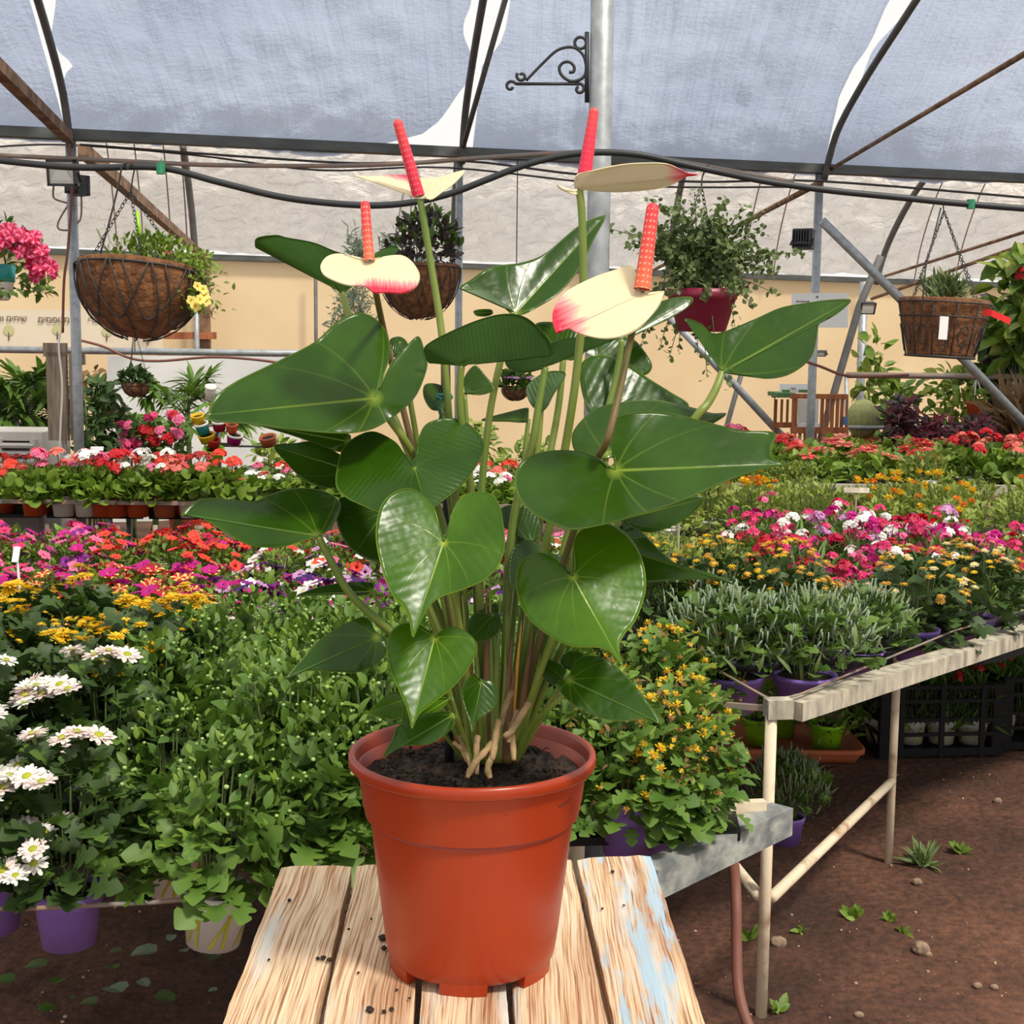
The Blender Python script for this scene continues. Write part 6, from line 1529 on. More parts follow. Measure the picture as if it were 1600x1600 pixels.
def ribbon(pts, wd, name, m, parent, th=0.0015):
    mb = MB(); cv = [Vector(p) for p in pts]; vs = []
    for p in cv: vs += [p, p + Vector(wd)]
    fs = [(2 * i, 2 * i + 1, 2 * i + 3, 2 * i + 2) for i in range(len(cv) - 1)]; n0 = len(vs)
    vs += [v + Vector((0, th, 0)) for v in vs]; fs += [tuple(k + n0 for k in f[::-1]) for f in fs]
    mb.add(vs, fs); return local(mb, name, m, parent, False)
ribbon([inv @ W(px, py, y) for px, py, y in ((1533, 481, 4.9), (1550, 484, 4.88), (1566, 491, 4.88), (1579, 497, 4.9))], (0.0, 0, -0.023), 'red_tag', 'red_plastic', e)
ribbon([inv @ W(px, py, 4.82) for px, py in ((1469, 494), (1468, 508), (1467, 520), (1466, 530))], (0.030, 0, 0.0), 'price_tag', 'paper_white', e)
# -- petunia pot at the far left
c = W(-22, 420, 3.4); e = empty('hanging_basket', c, 'teal and white hanging pot of crimson striped petunias', 'hanging basket'); inv = Matrix.Translation(-c)
mb = MB(); R = 42 * 3.4 / F; mb.lathe([(0.002, -0.075), (R * 0.75, -0.075), (R * 0.82, -0.07), (R * 0.97, -0.032)], 32); local(mb, 'pot_base', 'pot_white', e)
mb = MB(); mb.lathe([(R * 0.97, -0.032), (R, -0.03), (R * 1.03, 0.01), (R * 0.96, 0.01), (R * 0.9, 0)], 32); local(mb, 'pot_band', 'pot_teal', e)
fb = FB(); rng = np.random.default_rng(65); fol(fb, rng, T_OVAL, 300, 0.15, 0.12, 0.0, (0.02, 0.035), 0.1, 0, 1, (0.3, 1.0)); fol(fb, rng, T_OVAL, 160, 0.16, 0.06, -0.06, (0.02, 0.03), -0.4, 0, 0.6, (0.7, 1.0)); put_fb(fb, 'foliage', ['fol_mid'], e)
ST = trumpet('striped_petunia', 0.018, ['p_crimson', 'p_pink'], True)
pts = [(inv @ W(px + rng.normal(0, 7), py + rng.normal(0, 6), 3.28 + rng.uniform(0, 0.06)), (rng.normal(0.2, 0.5), -0.9, rng.normal(0.4, 0.4))) for px, py in [(10, 356), (8, 370), (25, 368), (40, 372), (52, 378), (60, 390), (66, 400), (50, 395), (35, 385), (20, 385), (58, 410), (48, 415), (66, 416), (5, 380), (-15, 365), (-30, 370), (72, 420), (60, 425), (30, 372), (44, 386), (55, 400), (80, 422)] for _ in (0, 1)]
scatter_flowers(e, pts, [ST], 9)
mb = MB()
for dx in (-0.05, 0.05): mb.tube([(dx, 0, 0.0), (0, 0, 0.33)], 0.002, 5)
local(mb, 'hanger', 'wire_dark', e)
# -- small baskets far back
for px, py, y, wpx, fc, lab in ((212, 602, 8.4, 42, None, 'small dark coir basket hanging before the pale panel'), (805, 608, at_px(NB0, NBD, 805).y, 42, 'p_lilac', 'small coir basket with lilac flowers seen between the stalks')):
    c = W(px, py, y); e = empty('hanging_basket', c, lab, 'hanging basket'); R = wpx / 2 * y / F; bowl_basket(R, R * 0.85, e, False, 8)
    fb = FB(); fol(fb, rng, T_OVAL, 150, R * 1.25, R * 1.0, 0, (0.04, 0.07), 0.1, 0, 1, (0.3, 1.1)); put_fb(fb, 'foliage', ['fol_dark' if fc is None else 'fol_mid'], e)
    if fc: scatter_flowers(e, [((rng.normal(0, R * 0.6), rng.normal(-0.05, 0.05), R * 0.9), (0, -0.3, 1)) for _ in range(10)], [trumpet('lilac_small', 0.02, ['p_lilac', 'p_violet'])], 5)
    hang(e, R, (c.x, c.y, c.z + 0.34), 0.3)
    mb = MB(); mb.tube([(0, 0, 0.33), (0, 0.0, (ZB if fc else W(212, 549, 8.4).z) - c.z)], 0.003, 5); local(mb, 'hanging_wire', 'wire_dark', e)
for px, lab in ((1524, 'small orange hanging pot on white hangers by the brace pipe'), (1584, 'small orange hanging pot on white hangers beyond the brace pipe')):
    c = W(px, 630, 9.5); e = empty('hanging_pot', c, lab, 'hanging pot'); R = 14 * 9.5 / F
    mb = MB(); mb.lathe([(0.002, -0.08), (R * 0.75, -0.08), (R, 0), (R * 1.05, 0.002), (R * 1.05, 0.012), (R * 0.9, 0.01)], 20); local(mb, 'pot', 'pot_orange', e)
    top = Vector((0, 0, W(px, 590, 9.5).z - c.z))
    for k in range(3): mb = MB(); mb.tube([(R * math.cos(k * 2.1), R * math.sin(k * 2.1), 0.01), top], 0.004, 5); local(mb, 'hanger', 'pot_white', e)
    fb = FB(); fol(fb, rng, T_OVAL, 70, 0.09, 0.08, 0.0, (0.03, 0.05), 0.2, 0, 1, (0.2, 1.0)); put_fb(fb, 'foliage', ['fol_bright'], e)

# ================================================================== BACKGROUND, LEFT
def panel(name, px0, py0, px1, py1, y, m, lab, cat, th=0.02, y2=None):
    a, b, c_, d = W(px0, py1, y), W(px1, py1, y2 or y), W(px1, py0, y2 or y), W(px0, py0, y)
    e = empty(name, (a + b) / 2, lab, cat); mb = MB(); k = Vector((0, th, 0)); q = [a, b, c_, d]
    mb.add(q + [v + k for v in q], [(0, 1, 2, 3), (7, 6, 5, 4), (0, 4, 5, 1), (1, 5, 6, 2), (2, 6, 7, 3), (3, 7, 4, 0)])
    mb.build('sheet', m, e); return e
BY = 12.0
ban = panel('printed_banner', -60, 484, 254, 547, BY, 'banner', 'long beige banner printed with plant group names and little trees', 'banner')
def text_on(e, s, px, py, hpx, y, m, align='LEFT', name='lettering'):
    cu = bpy.data.curves.new('txt', 'FONT'); cu.body = s; cu.size = hpx * y / F * 1.35; cu.align_x = align; cu.extrude = 0.001
    o = bpy.data.objects.new('txt', cu); COL.objects.link(o)
    dg = bpy.context.evaluated_depsgraph_get(); me = bpy.data.meshes.new_from_object(o.evaluated_get(dg)); bpy.data.objects.remove(o)
    me.materials.clear()
    t = link(name, me, m, None, False); t.parent = e; t.rotation_euler = (PI / 2, 0, 0); t.location = W(px, py, y) - e.location + Vector((0, -0.012, 0))
    return t
text_on(ban, 'שיחים וצמחים'[::-1], 43, 502, 9.5, BY, 'print_brown', 'RIGHT'); text_on(ban, 'מטפסים'[::-1], 60, 504, 10.5, BY, 'print_brown'); text_on(ban, 'עצי פרי'[::-1], 138, 504, 9.5, BY, 'print_brown')
for px, py, r in ((14, 516, 8.5), (90, 515, 8), (167, 518, 8), (231, 530, 5)):
    c = W(px, py, BY) - ban.location + Vector((0, -0.006, 0)); s = BY / F
    mb = MB(); mb.add([c] + [c + Vector((r * s * math.cos(a), 0, r * s * math.sin(a))) for a in np.linspace(0, 2 * PI, 19)[:-1]], [(0, 1 + (k + 1) % 18, 1 + k) for k in range(18)]); local(mb, 'printed_tree', 'print_olive', ban)
    mb = MB(); mb.box(c + Vector((0, -0.003, -r * s * 1.1)), (0.008, 0.004, r * s * 1.4)); local(mb, 'printed_trunk', 'print_brown', ban)
panel('backing_board', 168, 556, 470, 824, 10.8, 'board_white', 'pale grey backing panel behind the palm and coloured pots', 'panel', y2=11.2)
panel('backing_board', -40, 612, 29, 882, 9.0, 'board_white', 'pale grey panel leaning above the air cooler', 'panel')
panel('wooden_plank', 256, 519, 337, 530, FP.y - 0.21, 'crate_wood', 'short orange brown plank fixed beside the banner', 'plank', 0.05)
c0 = W(96, 690, PL.y + 0.04); e = empty('wooden_board', c0, 'grey weathered board strapped upright to the floodlight post', 'board')
for q, nm in (((77, 550, 104, 688), 'plank'), ((112, 552, 122, 688), 'plank'), ((69, 536, 104, 557), 'cross_plank'), ((118, 553, 132, 570), 'cross_plank')):
    a, b = W(q[0], q[3], PL.y + 0.04), W(q[2], q[1], PL.y + 0.04); mb = MB(); mb.box((a + b) / 2, (abs(b.x - a.x), 0.03, abs(b.z - a.z))); mb.build(nm, 'grey_wood', e)
# air cooler
a, b = W(-60, 760, 7.95), W(64, 676, 7.95); e = empty('air_cooler', ((a.x + b.x) / 2, a.y + 0.25, 0), 'large beige louvred air cooler behind the geraniums', 'air cooler')
wd, z0, z1 = b.x - a.x, 0.0, b.z
cx = (a.x + b.x) / 2; zg0, zg1 = z1 - 0.49, z1 - 0.05
mb = MB(); mb.box((cx, a.y + 0.50, (z0 + z1) / 2), (wd, 0.04, z1 - z0)); mb.box((cx, a.y + 0.25, z1 - 0.025), (wd, 0.46, 0.05)); mb.box((cx, a.y + 0.25, zg0 / 2), (wd, 0.46, zg0))
for sx in (-1, 1): mb.box((cx + sx * (wd / 2 - 0.02), a.y + 0.25, (zg0 + zg1) / 2), (0.04, 0.46, zg1 - zg0))
mb.build('body', 'cooler', e)
for sx in (-0.47, -0.02, 0.40):
    mb = MB(); mb.box(((a.x + b.x) / 2 + sx * wd * 0.98, a.y + 0.01, z1 - 0.26), (0.03, 0.03, 0.44)); mb.build('grille_bar', 'cooler', e)
for k in range(9):
    mb = MB(); mb.box(((a.x + b.x) / 2 - 0.015, a.y - 0.004, z1 - 0.075 - 0.046 * k), (wd * 0.88, 0.03, 0.017), Matrix.Rotation(0.5, 3, 'X')); mb.build('louvre', 'cooler', e)
mat('bin_grey', srgb(150, 146, 144), 0.6)
a, b = W(-40, 850, 6.9), W(72, 806, 6.9); mb = MB(); mb.box(((a.x + b.x) / 2, 7.0, 0.3), (b.x - a.x, 0.3, 0.6)); o = mb.build('storage_box', 'bin_grey'); bv = o.modifiers.new('b', 'BEVEL'); bv.width = 0.02; tag(o, 'grey storage box on the ground under the geranium bench', 'box')
# palms, shrubs
def frond(fb, mb, base, d, ln, n, lw, droop, rng, fan=False):
    base, d = np.array(base, float), np.array(d, float); d /= np.linalg.norm(d)
    pts = [base + d * ln * t + np.array([0, 0, -droop * ln * t * t]) for t in np.linspace(0, 1, 8)]
    mb.tube([tuple(p) for p in pts], [0.008 - 0.006 * i / 7 for i in range(8)], 4, cap=False)
    P = []; D = []
    for i in range(n):
        t = 0.2 + 0.8 * i / n if not fan else 0.98
        p = base + d * ln * t + np.array([0, 0, -droop * ln * t * t]); sd = np.cross(d, [0, 0, 1.0]); sd /= np.linalg.norm(sd) + 1e-6
        if fan:
            a = (i / (n - 1) - 0.5) * 3.4; D.append(d * math.cos(a) + sd * math.sin(a) + np.array([0, 0, -0.25])); P.append(p)
        else:
            for s_ in (-1, 1): P.append(p); D.append(sd * s_ + d * 0.8 + np.array([0, 0, -0.35]))
    P, D = np.array(P), np.array(D); V, fs = cloud(T_NARROW, P, D, np.tile([0, 0, 1.0], (len(P), 1)) + rng.normal(0, 0.2, P.shape), np.full(len(P), lw) * rng.uniform(0.8, 1.1, len(P))); fb.put(V, fs, 0)
def palm(px, py, y, H, n, ln, lab, m='fol_dark', fan=False, seed=1, lw=0.16):
    rng = np.random.default_rng(seed); b = W(px, py, y); e = empty('potted_palm', (b.x, b.y, 0), lab, 'palm'); fb = FB(); mb = MB(); top = b.z
    for k in range(n):
        a = rng.uniform(0, 2 * PI); el = rng.uniform(0.1, 1.3); z = top * rng.uniform(0.75, 1.0)
        frond(fb, mb, (0, 0, z), (math.cos(a) * math.cos(el), math.sin(a) * math.cos(el), math.sin(el)), ln * rng.uniform(0.7, 1.1), 13 if not fan else 16, lw, 0.45, rng, fan)
    mb.tube([(0, 0, 0.1), (0.01, 0, top * 0.6), (0, 0, top)], 0.02, 6); fb.mb(mb, 1); put_fb(fb, 'fronds', [m, 'stem'], e)
    mb = MB(); mb.lathe([(0.002, 0), (0.11, 0), (0.15, 0.26), (0.158, 0.28), (0.13, 0.26), (0.002, 0.24)], 20); local(mb, 'pot', 'terracotta', e); return e
palm(46, 612, 8.9, 1.2, 24, 0.24, 'spiky green palm beside the weathered board', 'fol_mid', True, 3, 0.26)
palm(292, 620, 9.6, 1.2, 22, 0.42, 'feathery palm in front of the pale backing panel', 'fol_mid', True, 5, 0.2)
def bush(name, px0, px1, py0, py1, y, lab, mats, T, n, size, cat='shrub', seed=1, dep=0.25, stem_n=8, flowers=None, nf=0, group=None, up=0.2):
    """free standing shrub filling the box; roots on the floor"""
    rng = np.random.default_rng(seed); a, b = W(px0, py1, y), W(px1, py0, y); cx = (a.x + b.x) / 2; z0 = max(a.z, 0.02); hx, hz = (b.x - a.x) / 2, (b.z - z0)
    e = empty(name, (cx, y, 0), lab, cat, group); fb = FB()
    u = rng.normal(0, 0.42, n).clip(-1, 1); w_ = rng.uniform(0, 1, n); q = np.sqrt(np.clip(1 - (w_ * 2 - 1) ** 2 * 0.75, 0.1, 1))
    pos = np.stack([u * hx * q, rng.normal(0, 0.5, n).clip(-1, 1) * dep * q, z0 + hz * w_], 1)
    d = np.stack([u, rng.normal(0, 0.5, n), rng.normal(up, 0.5, n)], 1) + rng.normal(0, 0.4, (n, 3))
    for mi in range(len(mats) - 1):
        sel = rng.integers(0, len(mats) - 1, n) == mi if len(mats) > 2 else np.ones(n, bool)
        if sel.sum(): V, fs = cloud(T, pos[sel], d[sel], rng.normal(0, 0.4, (sel.sum(), 3)) + np.array([0, -0.4, 0.9]), rng.uniform(size[0], size[1], sel.sum())); fb.put(V, fs, mi)
    mb = MB()
    for k in range(stem_n):
        p = pos[rng.integers(0, n)]; mb.tube([(0.02 * k - 0.08, 0, 0), (p[0] * 0.6, p[1] * 0.6, p[2] * 0.5), tuple(p)], [0.008, 0.006, 0.003], 5)
    fb.mb(mb, len(mats) - 1); put_fb(fb, 'foliage', mats, e)
    if flowers:
        idx = rng.integers(0, n, nf); scatter_flowers(e, [(Vector(pos[i]) + Vector((0, -dep * 0.6, 0.03)), (rng.normal(0, 0.4), -0.6, 0.6)) for i in idx], flowers, seed)
    return e
bush('leafy_shrub', 118, 192, 600, 745, 8.5, 'dark green leafy shrub next to the floodlight post', ['fol_dark', 'stem'], T_OVAL, 420, (0.06, 0.1), seed=11)
bush('leafy_shrub', 30, 85, 655, 720, 9.25, 'dense green foliage under the spiky palm', ['fol_dark', 'fol_mid', 'stem'], T_OVAL, 300, (0.05, 0.1), seed=12)
bush('slender_sapling', 118, 160, 575, 640, 8.9, 'slender brownish sapling beside the weathered board', ['fol_brown', 'stem'], T_OVAL, 40, (0.05, 0.08), seed=13, stem_n=4)
RS = [umbel('rose_' + a, 0.035, a, 40 + i, 10, 0.6) for i, a in enumerate(('p_rose', 'p_red', 'p_pink'))]
for i, (p0, p1, lab) in enumerate(((192, 222, 'pink flowering pot rose next to the wooden slab'), (222, 258, 'crimson flowering pot rose beneath the small coir basket'), (256, 292, 'salmon flowering pot rose beneath the feathery palm'))):
    bush('pot_rose', p0, p1, 652, 715, 8.6, lab, ['fol_mid', 'stem'], T_OVAL, 160, (0.04, 0.06), 'potted plant', 20 + i, 0.12, 6, [RS[(i + j) % 3] for j in (0, 0, 2)], 9)
panel('wooden_slab', 181, 633, 198, 705, 9.0, 'grey_wood', 'upright wooden slab beside the little orange birdhouse', 'plank', 0.04)
c = W(176, 652, 8.95); e = empty('birdhouse', c, 'little orange birdhouse against the wooden slab', 'birdhouse')
mb = MB(); mb.box((0, 0, 0), (0.07, 0.06, 0.08)); local(mb, 'box', 'terracotta', e, False)
mb = MB(); mb.add([(-0.05, -0.045, 0.04), (0.05, -0.045, 0.04), (0, -0.045, 0.085), (-0.05, 0.045, 0.04), (0.05, 0.045, 0.04), (0, 0.045, 0.085)], [(0, 1, 2), (5, 4, 3), (0, 2, 5, 3), (1, 4, 5, 2), (0, 3, 4, 1)]); local(mb, 'roof', 'crate_wood', e, False)
# coloured pots cascading beside the palm
CP_ = [(328, 613, 17, 24, 'pot_white', 0.15, 'cream cylinder pot tilted at the top of the coloured pots'), (311, 655, 21, 16, 'p_yellow', -0.1, 'yellow bowl tilted above the white rimmed teal pot'), (319, 668, 22, 18, 'pot_teal', -0.2, 'teal pot with a pale rim among the tilted pots'), (325, 684, 26, 13, 'p_yellow', -0.15, 'shallow yellow bowl under the teal pot'),
       (343, 664, 22, 16, 'p_crimson', 0.02, 'white rimmed crimson pot standing on a dark stem'), (334, 692, 20, 14, 'p_red', 0.1, 'bright red little pot set on the lime pot'), (335, 709, 32, 20, 'pot_lime', 0.05, 'lime yellow pot under the bright red one'), (365, 684, 25, 16, 'p_magenta', 0.25, 'magenta pot with a thick white rim tipped sideways'), (362, 668, 19, 14, 'pot_orange', 0.1, 'dark orange pot behind the white rimmed magenta pot'),
       (421, 688, 27, 15, 'terracotta', -0.15, 'terracotta bowl tipped on the black stand')]
for px, py, wp, hp, m, tl, lab in CP_:
    y = 8.35 + (0.12 if hp == 24 else 0); s = y / F; c = W(px, py + hp / 2, y); e = empty('ceramic_pot', c, lab, 'pot'); e.rotation_euler = (0.35, tl, 0); R = wp / 2 * s; h = hp * s
    mb = MB(); mb.lathe([(0.001, 0), (R * 0.82, 0), (R * 0.97, h * 0.8)], 20); local(mb, 'body', m, e)
    mb = MB(); mb.lathe([(R * 0.97, h * 0.8), (R * 1.03, h * 0.82), (R * 1.03, h), (R * 0.85, h), (R * 0.8, h * 0.6)], 20); local(mb, 'rim', 'pot_white' if m in ('pot_teal', 'p_magenta', 'p_crimson', 'pot_white') else m, e)
    mb = MB(); mb.lathe([(R * 0.84, h * 0.75), (0.001, h * 0.72)], 16); local(mb, 'soil', 'soil_dark', e)
e = empty('pot_stand', (W(341, 700, 8.5).x, 8.5, 0), 'dark upright stand carrying the cascade of coloured pots', 'stand')
mb = MB(); mb.tube([(0, 0, 0), (0, 0, W(341, 615, 8.5).z)], 0.018, 8); local(mb, 'pole', 'dark_metal', e)
for px, py in ((328, 625), (311, 664), (319, 678), (325, 691), (343, 673), (365, 693), (421, 697), (335, 700)):
    q = W(px, py, 8.38); mb = MB(); mb.tube([(0, 0, q.z - 0.01), (q.x - e.location.x, q.y - 8.5, q.z - 0.004)], 0.007, 6); local(mb, 'arm', 'dark_metal', e)
# low staging behind the geraniums
bench('plant_bench', 'low staging of brown and green herbs behind the geraniums', [(-2.55, 7.45), (0.9, 7.45), (0.9, 8.1), (-2.55, 8.1)], 0.50, legs=[(-2.2, 7.5, 0.015, 'galv'), (-1.0, 7.5, 0.015, 'galv'), (0.2, 7.5, 0.015, 'galv')])
for i, (x, y) in enumerate(rows(-2.4, 0.8, 7.6, 7.95, 0.24, 0.3, 71)):
    px, py = proj((x, y, 0.7))
    if px < -60: continue
    k = 'brownherb' if 200 < px < 330 else ('redherb' if px > 700 and i % 2 else ('darkherb' if i % 3 else 'brownherb'))
    lab = {'brownherb': ('feathery brownish herb on the low staging behind the geraniums', 'brown herbs'), 'darkherb': ('dark green herb on the low staging behind the geraniums', 'green herbs'), 'redherb': ('dark red leaved coleus on the low staging behind the stalks', 'red coleus')}[k]
    grow(k, (x, y, 0.50), lab[0], lab[1], None, 1.0)
for px0, px1, py0, y, sd, lab in ((690, 790, 660, 9.0, 81, 'yellow green leafy shrub behind the black stake'), (780, 880, 690, 9.2, 82, 'yellow green leafy shrub behind the lilac basket'), (385, 470, 690, 8.8, 83, 'yellow green leafy shrub behind the terracotta bowl'), (1160, 1215, 690, 9.0, 84, 'yellow green leafy shrub left of the crate shelf')):
    bush('leafy_shrub', px0, px1, py0, 770, y, lab, ['fol_yellow', 'fol_bright', 'stem'], T_OVAL, 260, (0.05, 0.09), seed=sd)
# plant labels on stalks
def label_stake(px, py, y, wpx, hpx, len_px, lab, zb, lean=0.0, m='paper_white'):
    s = y / F; c = W(px, py, y); e = empty('plant_label', (c.x, c.y, zb), lab, 'plant label')
    mb = MB(); mb.box((0, -0.004, c.z - zb), (wpx * s, 0.004, hpx * s), Matrix.Rotation(-0.5, 3, 'X')); local(mb, 'label_head', m, e, False)
    mb = MB(); mb.tube([(0, 0, c.z - zb), (lean, 0, 0)], 0.0035, 6); local(mb, 'stalk', m, e, False)
label_stake(152, 701, 6.5, 20, 7, 30, 'white T shaped plant label above the red geraniums', ZG)
label_stake(84, 733, 6.3, 22, 5, 22, 'white plant label leaning among the red geraniums', ZG, -0.06)
label_stake(1338, 766, 4.9, 40, 9, 60, 'cream T shaped plant label rising behind the dianthus', 0.56, 0, 'rail_wood')
label_stake(26, 866, 3.5, 10, 26, 60, 'white pointed plant label among the red starred petunias', ZBn, 0.025)
label_stake(1061, 806, 4.3, 9, 12, 40, 'small cream label post beside the amber chrysanthemums', 0.6, 0, 'rail_wood')
label_stake(858, 1078, 2.62, 36, 9, 40, 'white card label lying behind the anthurium stems', ZC)
# ================================================================== BACKGROUND, RIGHT
a, b = W(1237, 512, 7.2), W(1325, 458, 7.2)
sg = panel('paper_sign', 1237, 458, 1325, 512, PR.y - 0.05, 'paper_white', 'plain white paper sign fixed to the right steel post', 'sign', 0.006)
mb = MB(); p = W(1277, 464, PR.y - 0.056); mb.ball(p - sg.location, 0.006, 6, 4); local(mb, 'nail', 'wire_dark', sg)
for k in range(5):
    mb = MB(); p = W(1246 + k * 4.2, 471, PR.y - 0.054) - sg.location; mb.box(p, (0.010, 0.002, 0.006 if k % 2 else 0.008)); local(mb, 'printed_mark', 'print_brown', sg)
# crate shelf
CY = 8.6
e = empty('crate_shelf', (W(1265, 800, CY).x, CY, 0), 'shelf made of slatted reddish wooden crates beside the steel post', 'shelf')
def slat(px0, py0, px1, py1, y, th=0.02, m='crate_wood', nm='slat'):
    a, b = W(px0, py1, y), W(px1, py0, y); mb = MB(); mb.box((a + b) / 2, (abs(b.x - a.x), th, abs(b.z - a.z))); mb.build(nm, m, e)
for q in ((1235, 616, 1246, 745), (1318, 618, 1325, 745)): slat(*q, CY, 0.03, nm='post')
for q in ((1235, 616, 1325, 623), (1235, 668, 1325, 677)): slat(*q, CY - 0.015, 0.02, nm='rail')
for x in (1281, 1289, 1297, 1305, 1312): slat(x, 622, x + 6.5, 672, CY)
for x in (1246, 1254, 1262, 1270, 1278): slat(x, 676, x + 6, 730, CY)
for x in (1210, 1219, 1228): slat(x, 624, x + 4.5, 660, CY + 0.35)
for q in ((1206, 616, 1211, 745), (1234, 616, 1239, 745)): slat(*q, CY + 0.35, 0.03, nm='post')
for q in ((1206, 660, 1240, 668), (1206, 614, 1240, 621)): slat(*q, CY + 0.35, 0.03, nm='rail')
slat(1246, 624, 1279, 662, CY + 0.3, 0.02, 'board_white', 'back_panel'); slat(1244, 662, 1281, 669, CY + 0.02, 0.05, 'board_white', 'shelf_board')
mat('leaf_mat_green', srgb(74, 118, 66), 0.9, srgb(98, 140, 84), 40); slat(1206, 613, 1236, 619, CY + 0.2, 0.3, 'leaf_mat_green', 'turf_top')
mat('sticker_blue', srgb(70, 110, 170), 0.5); slat(1317, 651, 1324, 664, CY - 0.03, 0.003, 'sticker_blue', 'blue_sticker')
for x in (1222, 1236, 1250, 1264, 1290, 1304): slat(x, 762, x + 8, 800, CY - 1.4, 0.02) if False else None
e2 = panel('shelf_sign', 1219, 600, 1264, 614, CY + 0.2, 'paper_white', 'small white sign with green bands standing on the crate shelf', 'sign')
for q in ((1222, 609, 1234, 613), (1248, 609, 1262, 613)):
    a, b = W(q[0], q[3], CY + 0.195), W(q[2], q[1], CY + 0.195); mb = MB(); mb.box((a + b) / 2 - e2.location, (b.x - a.x, 0.002, b.z - a.z)); local(mb, 'green_band', 'leaf_mat_green', e2, False)
mb = MB(); mb.ball(W(1240, 606, CY + 0.196) - e2.location, 0.016, 8, 4, sz=0.7); local(mb, 'printed_mark', 'cooler', e2, False)
# right hand shrubs
bush('tall_sapling', 1328, 1392, 530, 690, 10.2, 'tall light green sapling with tiers of leaves against the cream wall', ['fol_bright', 'fol_yellow', 'stem'], T_OVAL, 130, (0.08, 0.15), seed=91, dep=0.2)
bush('leafy_shrub', 1355, 1440, 600, 720, 9.9, 'mid green leafy shrub below the tall sapling', ['fol_mid', 'fol_bright', 'stem'], T_OVAL, 330, (0.07, 0.13), seed=92)
bush('variegated_shrub', 1440, 1540, 580, 690, 9.8, 'yellow variegated shrub behind the small orange hanging pots', ['fol_yellow', 'fol_bright', 'stem'], T_OVAL, 380, (0.06, 0.11), seed=93)
bush('red_shrub', 1375, 1440, 625, 725, 9.0, 'dark red leaved shrub rising beside the round cactus', ['fol_red', 'fol_purple', 'stem'], T_DIAM, 420, (0.05, 0.09), seed=94)
bush('red_shrub', 1420, 1500, 655, 730, 8.8, 'dense dark red shrub behind the poinsettias', ['fol_red', 'fol_red', 'fol_purple', 'stem'], T_DIAM, 520, (0.05, 0.08), seed=95)
bush('red_shrub', 1485, 1570, 658, 728, 8.8, 'dense dark red shrub next to the brown grass', ['fol_red', 'fol_purple', 'stem'], T_DIAM, 520, (0.05, 0.08), seed=96)
bush('brown_grass', 1555, 1615, 640, 740, 8.9, 'clump of brown dry grass beneath the brace pipe', ['fol_brown', 'stem'], T_NARROW, 300, (0.15, 0.28), seed=97, up=1.2)
bush('dark_shrub', 1515, 1650, 480, 660, 9.9, 'big dark leaved shrub behind the scroll basket', ['fol_dark', 'fol_purple', 'stem'], T_OVAL, 360, (0.12, 0.22), seed=98)
bush('flowering_tree', 1535, 1660, 405, 560, 9.4, 'bright green leaved tree with red flowers by the ribbon tag', ['fol_bright', 'fol_yellow', 'fol_mid', 'stem'], T_OVAL, 260, (0.12, 0.22), 'tree', 99, 0.25, 8, [umbel('tree_red', 0.05, 'p_red', 60)], 9)
c = W(1347, 690, 9.3); e = empty('round_cactus', (c.x, c.y, 0), 'round yellowish barrel cactus beside the crate shelf', 'cactus'); R = 24 * 9.3 / F
mat('cactus', srgb(140, 148, 92), 0.7, srgb(168, 168, 108), 30)
mb = MB(); n_ = 48; prof = [(R * math.sin(t), -R * 1.3 * math.cos(t)) for t in np.linspace(0.05, PI - 0.05, 16)]
mb.lathe(prof, n_, (0, 0, W(1347, 655, 9.3).z)); mb.v = [((v[0]) * (1 + 0.07 * math.cos(16 * math.atan2(v[1], v[0]))), v[1] * (1 + 0.07 * math.cos(16 * math.atan2(v[1], v[0]))), v[2]) for v in mb.v]; local(mb, 'body', 'cactus', e)
mb = MB(); mb.lathe([(0.002, 0), (0.1, 0), (0.12, W(1347, 684, 9.3).z)], 20); local(mb, 'pot', 'terracotta', e)

# ================================================================== UNDER THE RIGHT BENCH
def tray():
    a = G(1130, 1196, 0.0); b = G(1352, 1194, 0.0); y0 = a.y; y1 = y0 + 0.42; x0, x1 = a.x - 0.12, b.x; h = 0.05
    e = empty('terracotta_tray', ((x0 + x1) / 2, (y0 + y1) / 2, 0.004), 'long terracotta coloured tray of lime pots under the raised bench', 'tray')
    def ring(ins, z, n=8, r=0.05):
        pts = []; hx, hy = (x1 - x0) / 2 - ins, (y1 - y0) / 2 - ins; r = max(0.01, r - ins)
        for cx, cy, a0 in ((hx - r, hy - r, 0), (-hx + r, hy - r, PI / 2), (-hx + r, -hy + r, PI), (hx - r, -hy + r, 1.5 * PI)):
            for k in range(n + 1): t = a0 + PI / 2 * k / n; pts.append((cx + r * math.cos(t), cy + r * math.sin(t), z))
        return pts
    mb = MB(); rs = [ring(0.03, 0.0), ring(0.012, h * 0.6), ring(0.012, h * 0.62), ring(0.0, h * 0.66), ring(0.0, h), ring(0.012, h * 1.03), ring(0.02, h * 0.9), ring(0.038, 0.008)]
    K = len(rs[0]); vs = [p for r_ in rs for p in r_]
    fs = [(i * K + k, i * K + (k + 1) % K, (i + 1) * K + (k + 1) % K, (i + 1) * K + k) for i in range(len(rs) - 1) for k in range(K)] + [tuple(range((len(rs) - 1) * K, len(rs) * K)), tuple(range(K))[::-1]]
    mb.add(vs, fs); local(mb, 'body', 'terracotta', e); return e
tr = tray()
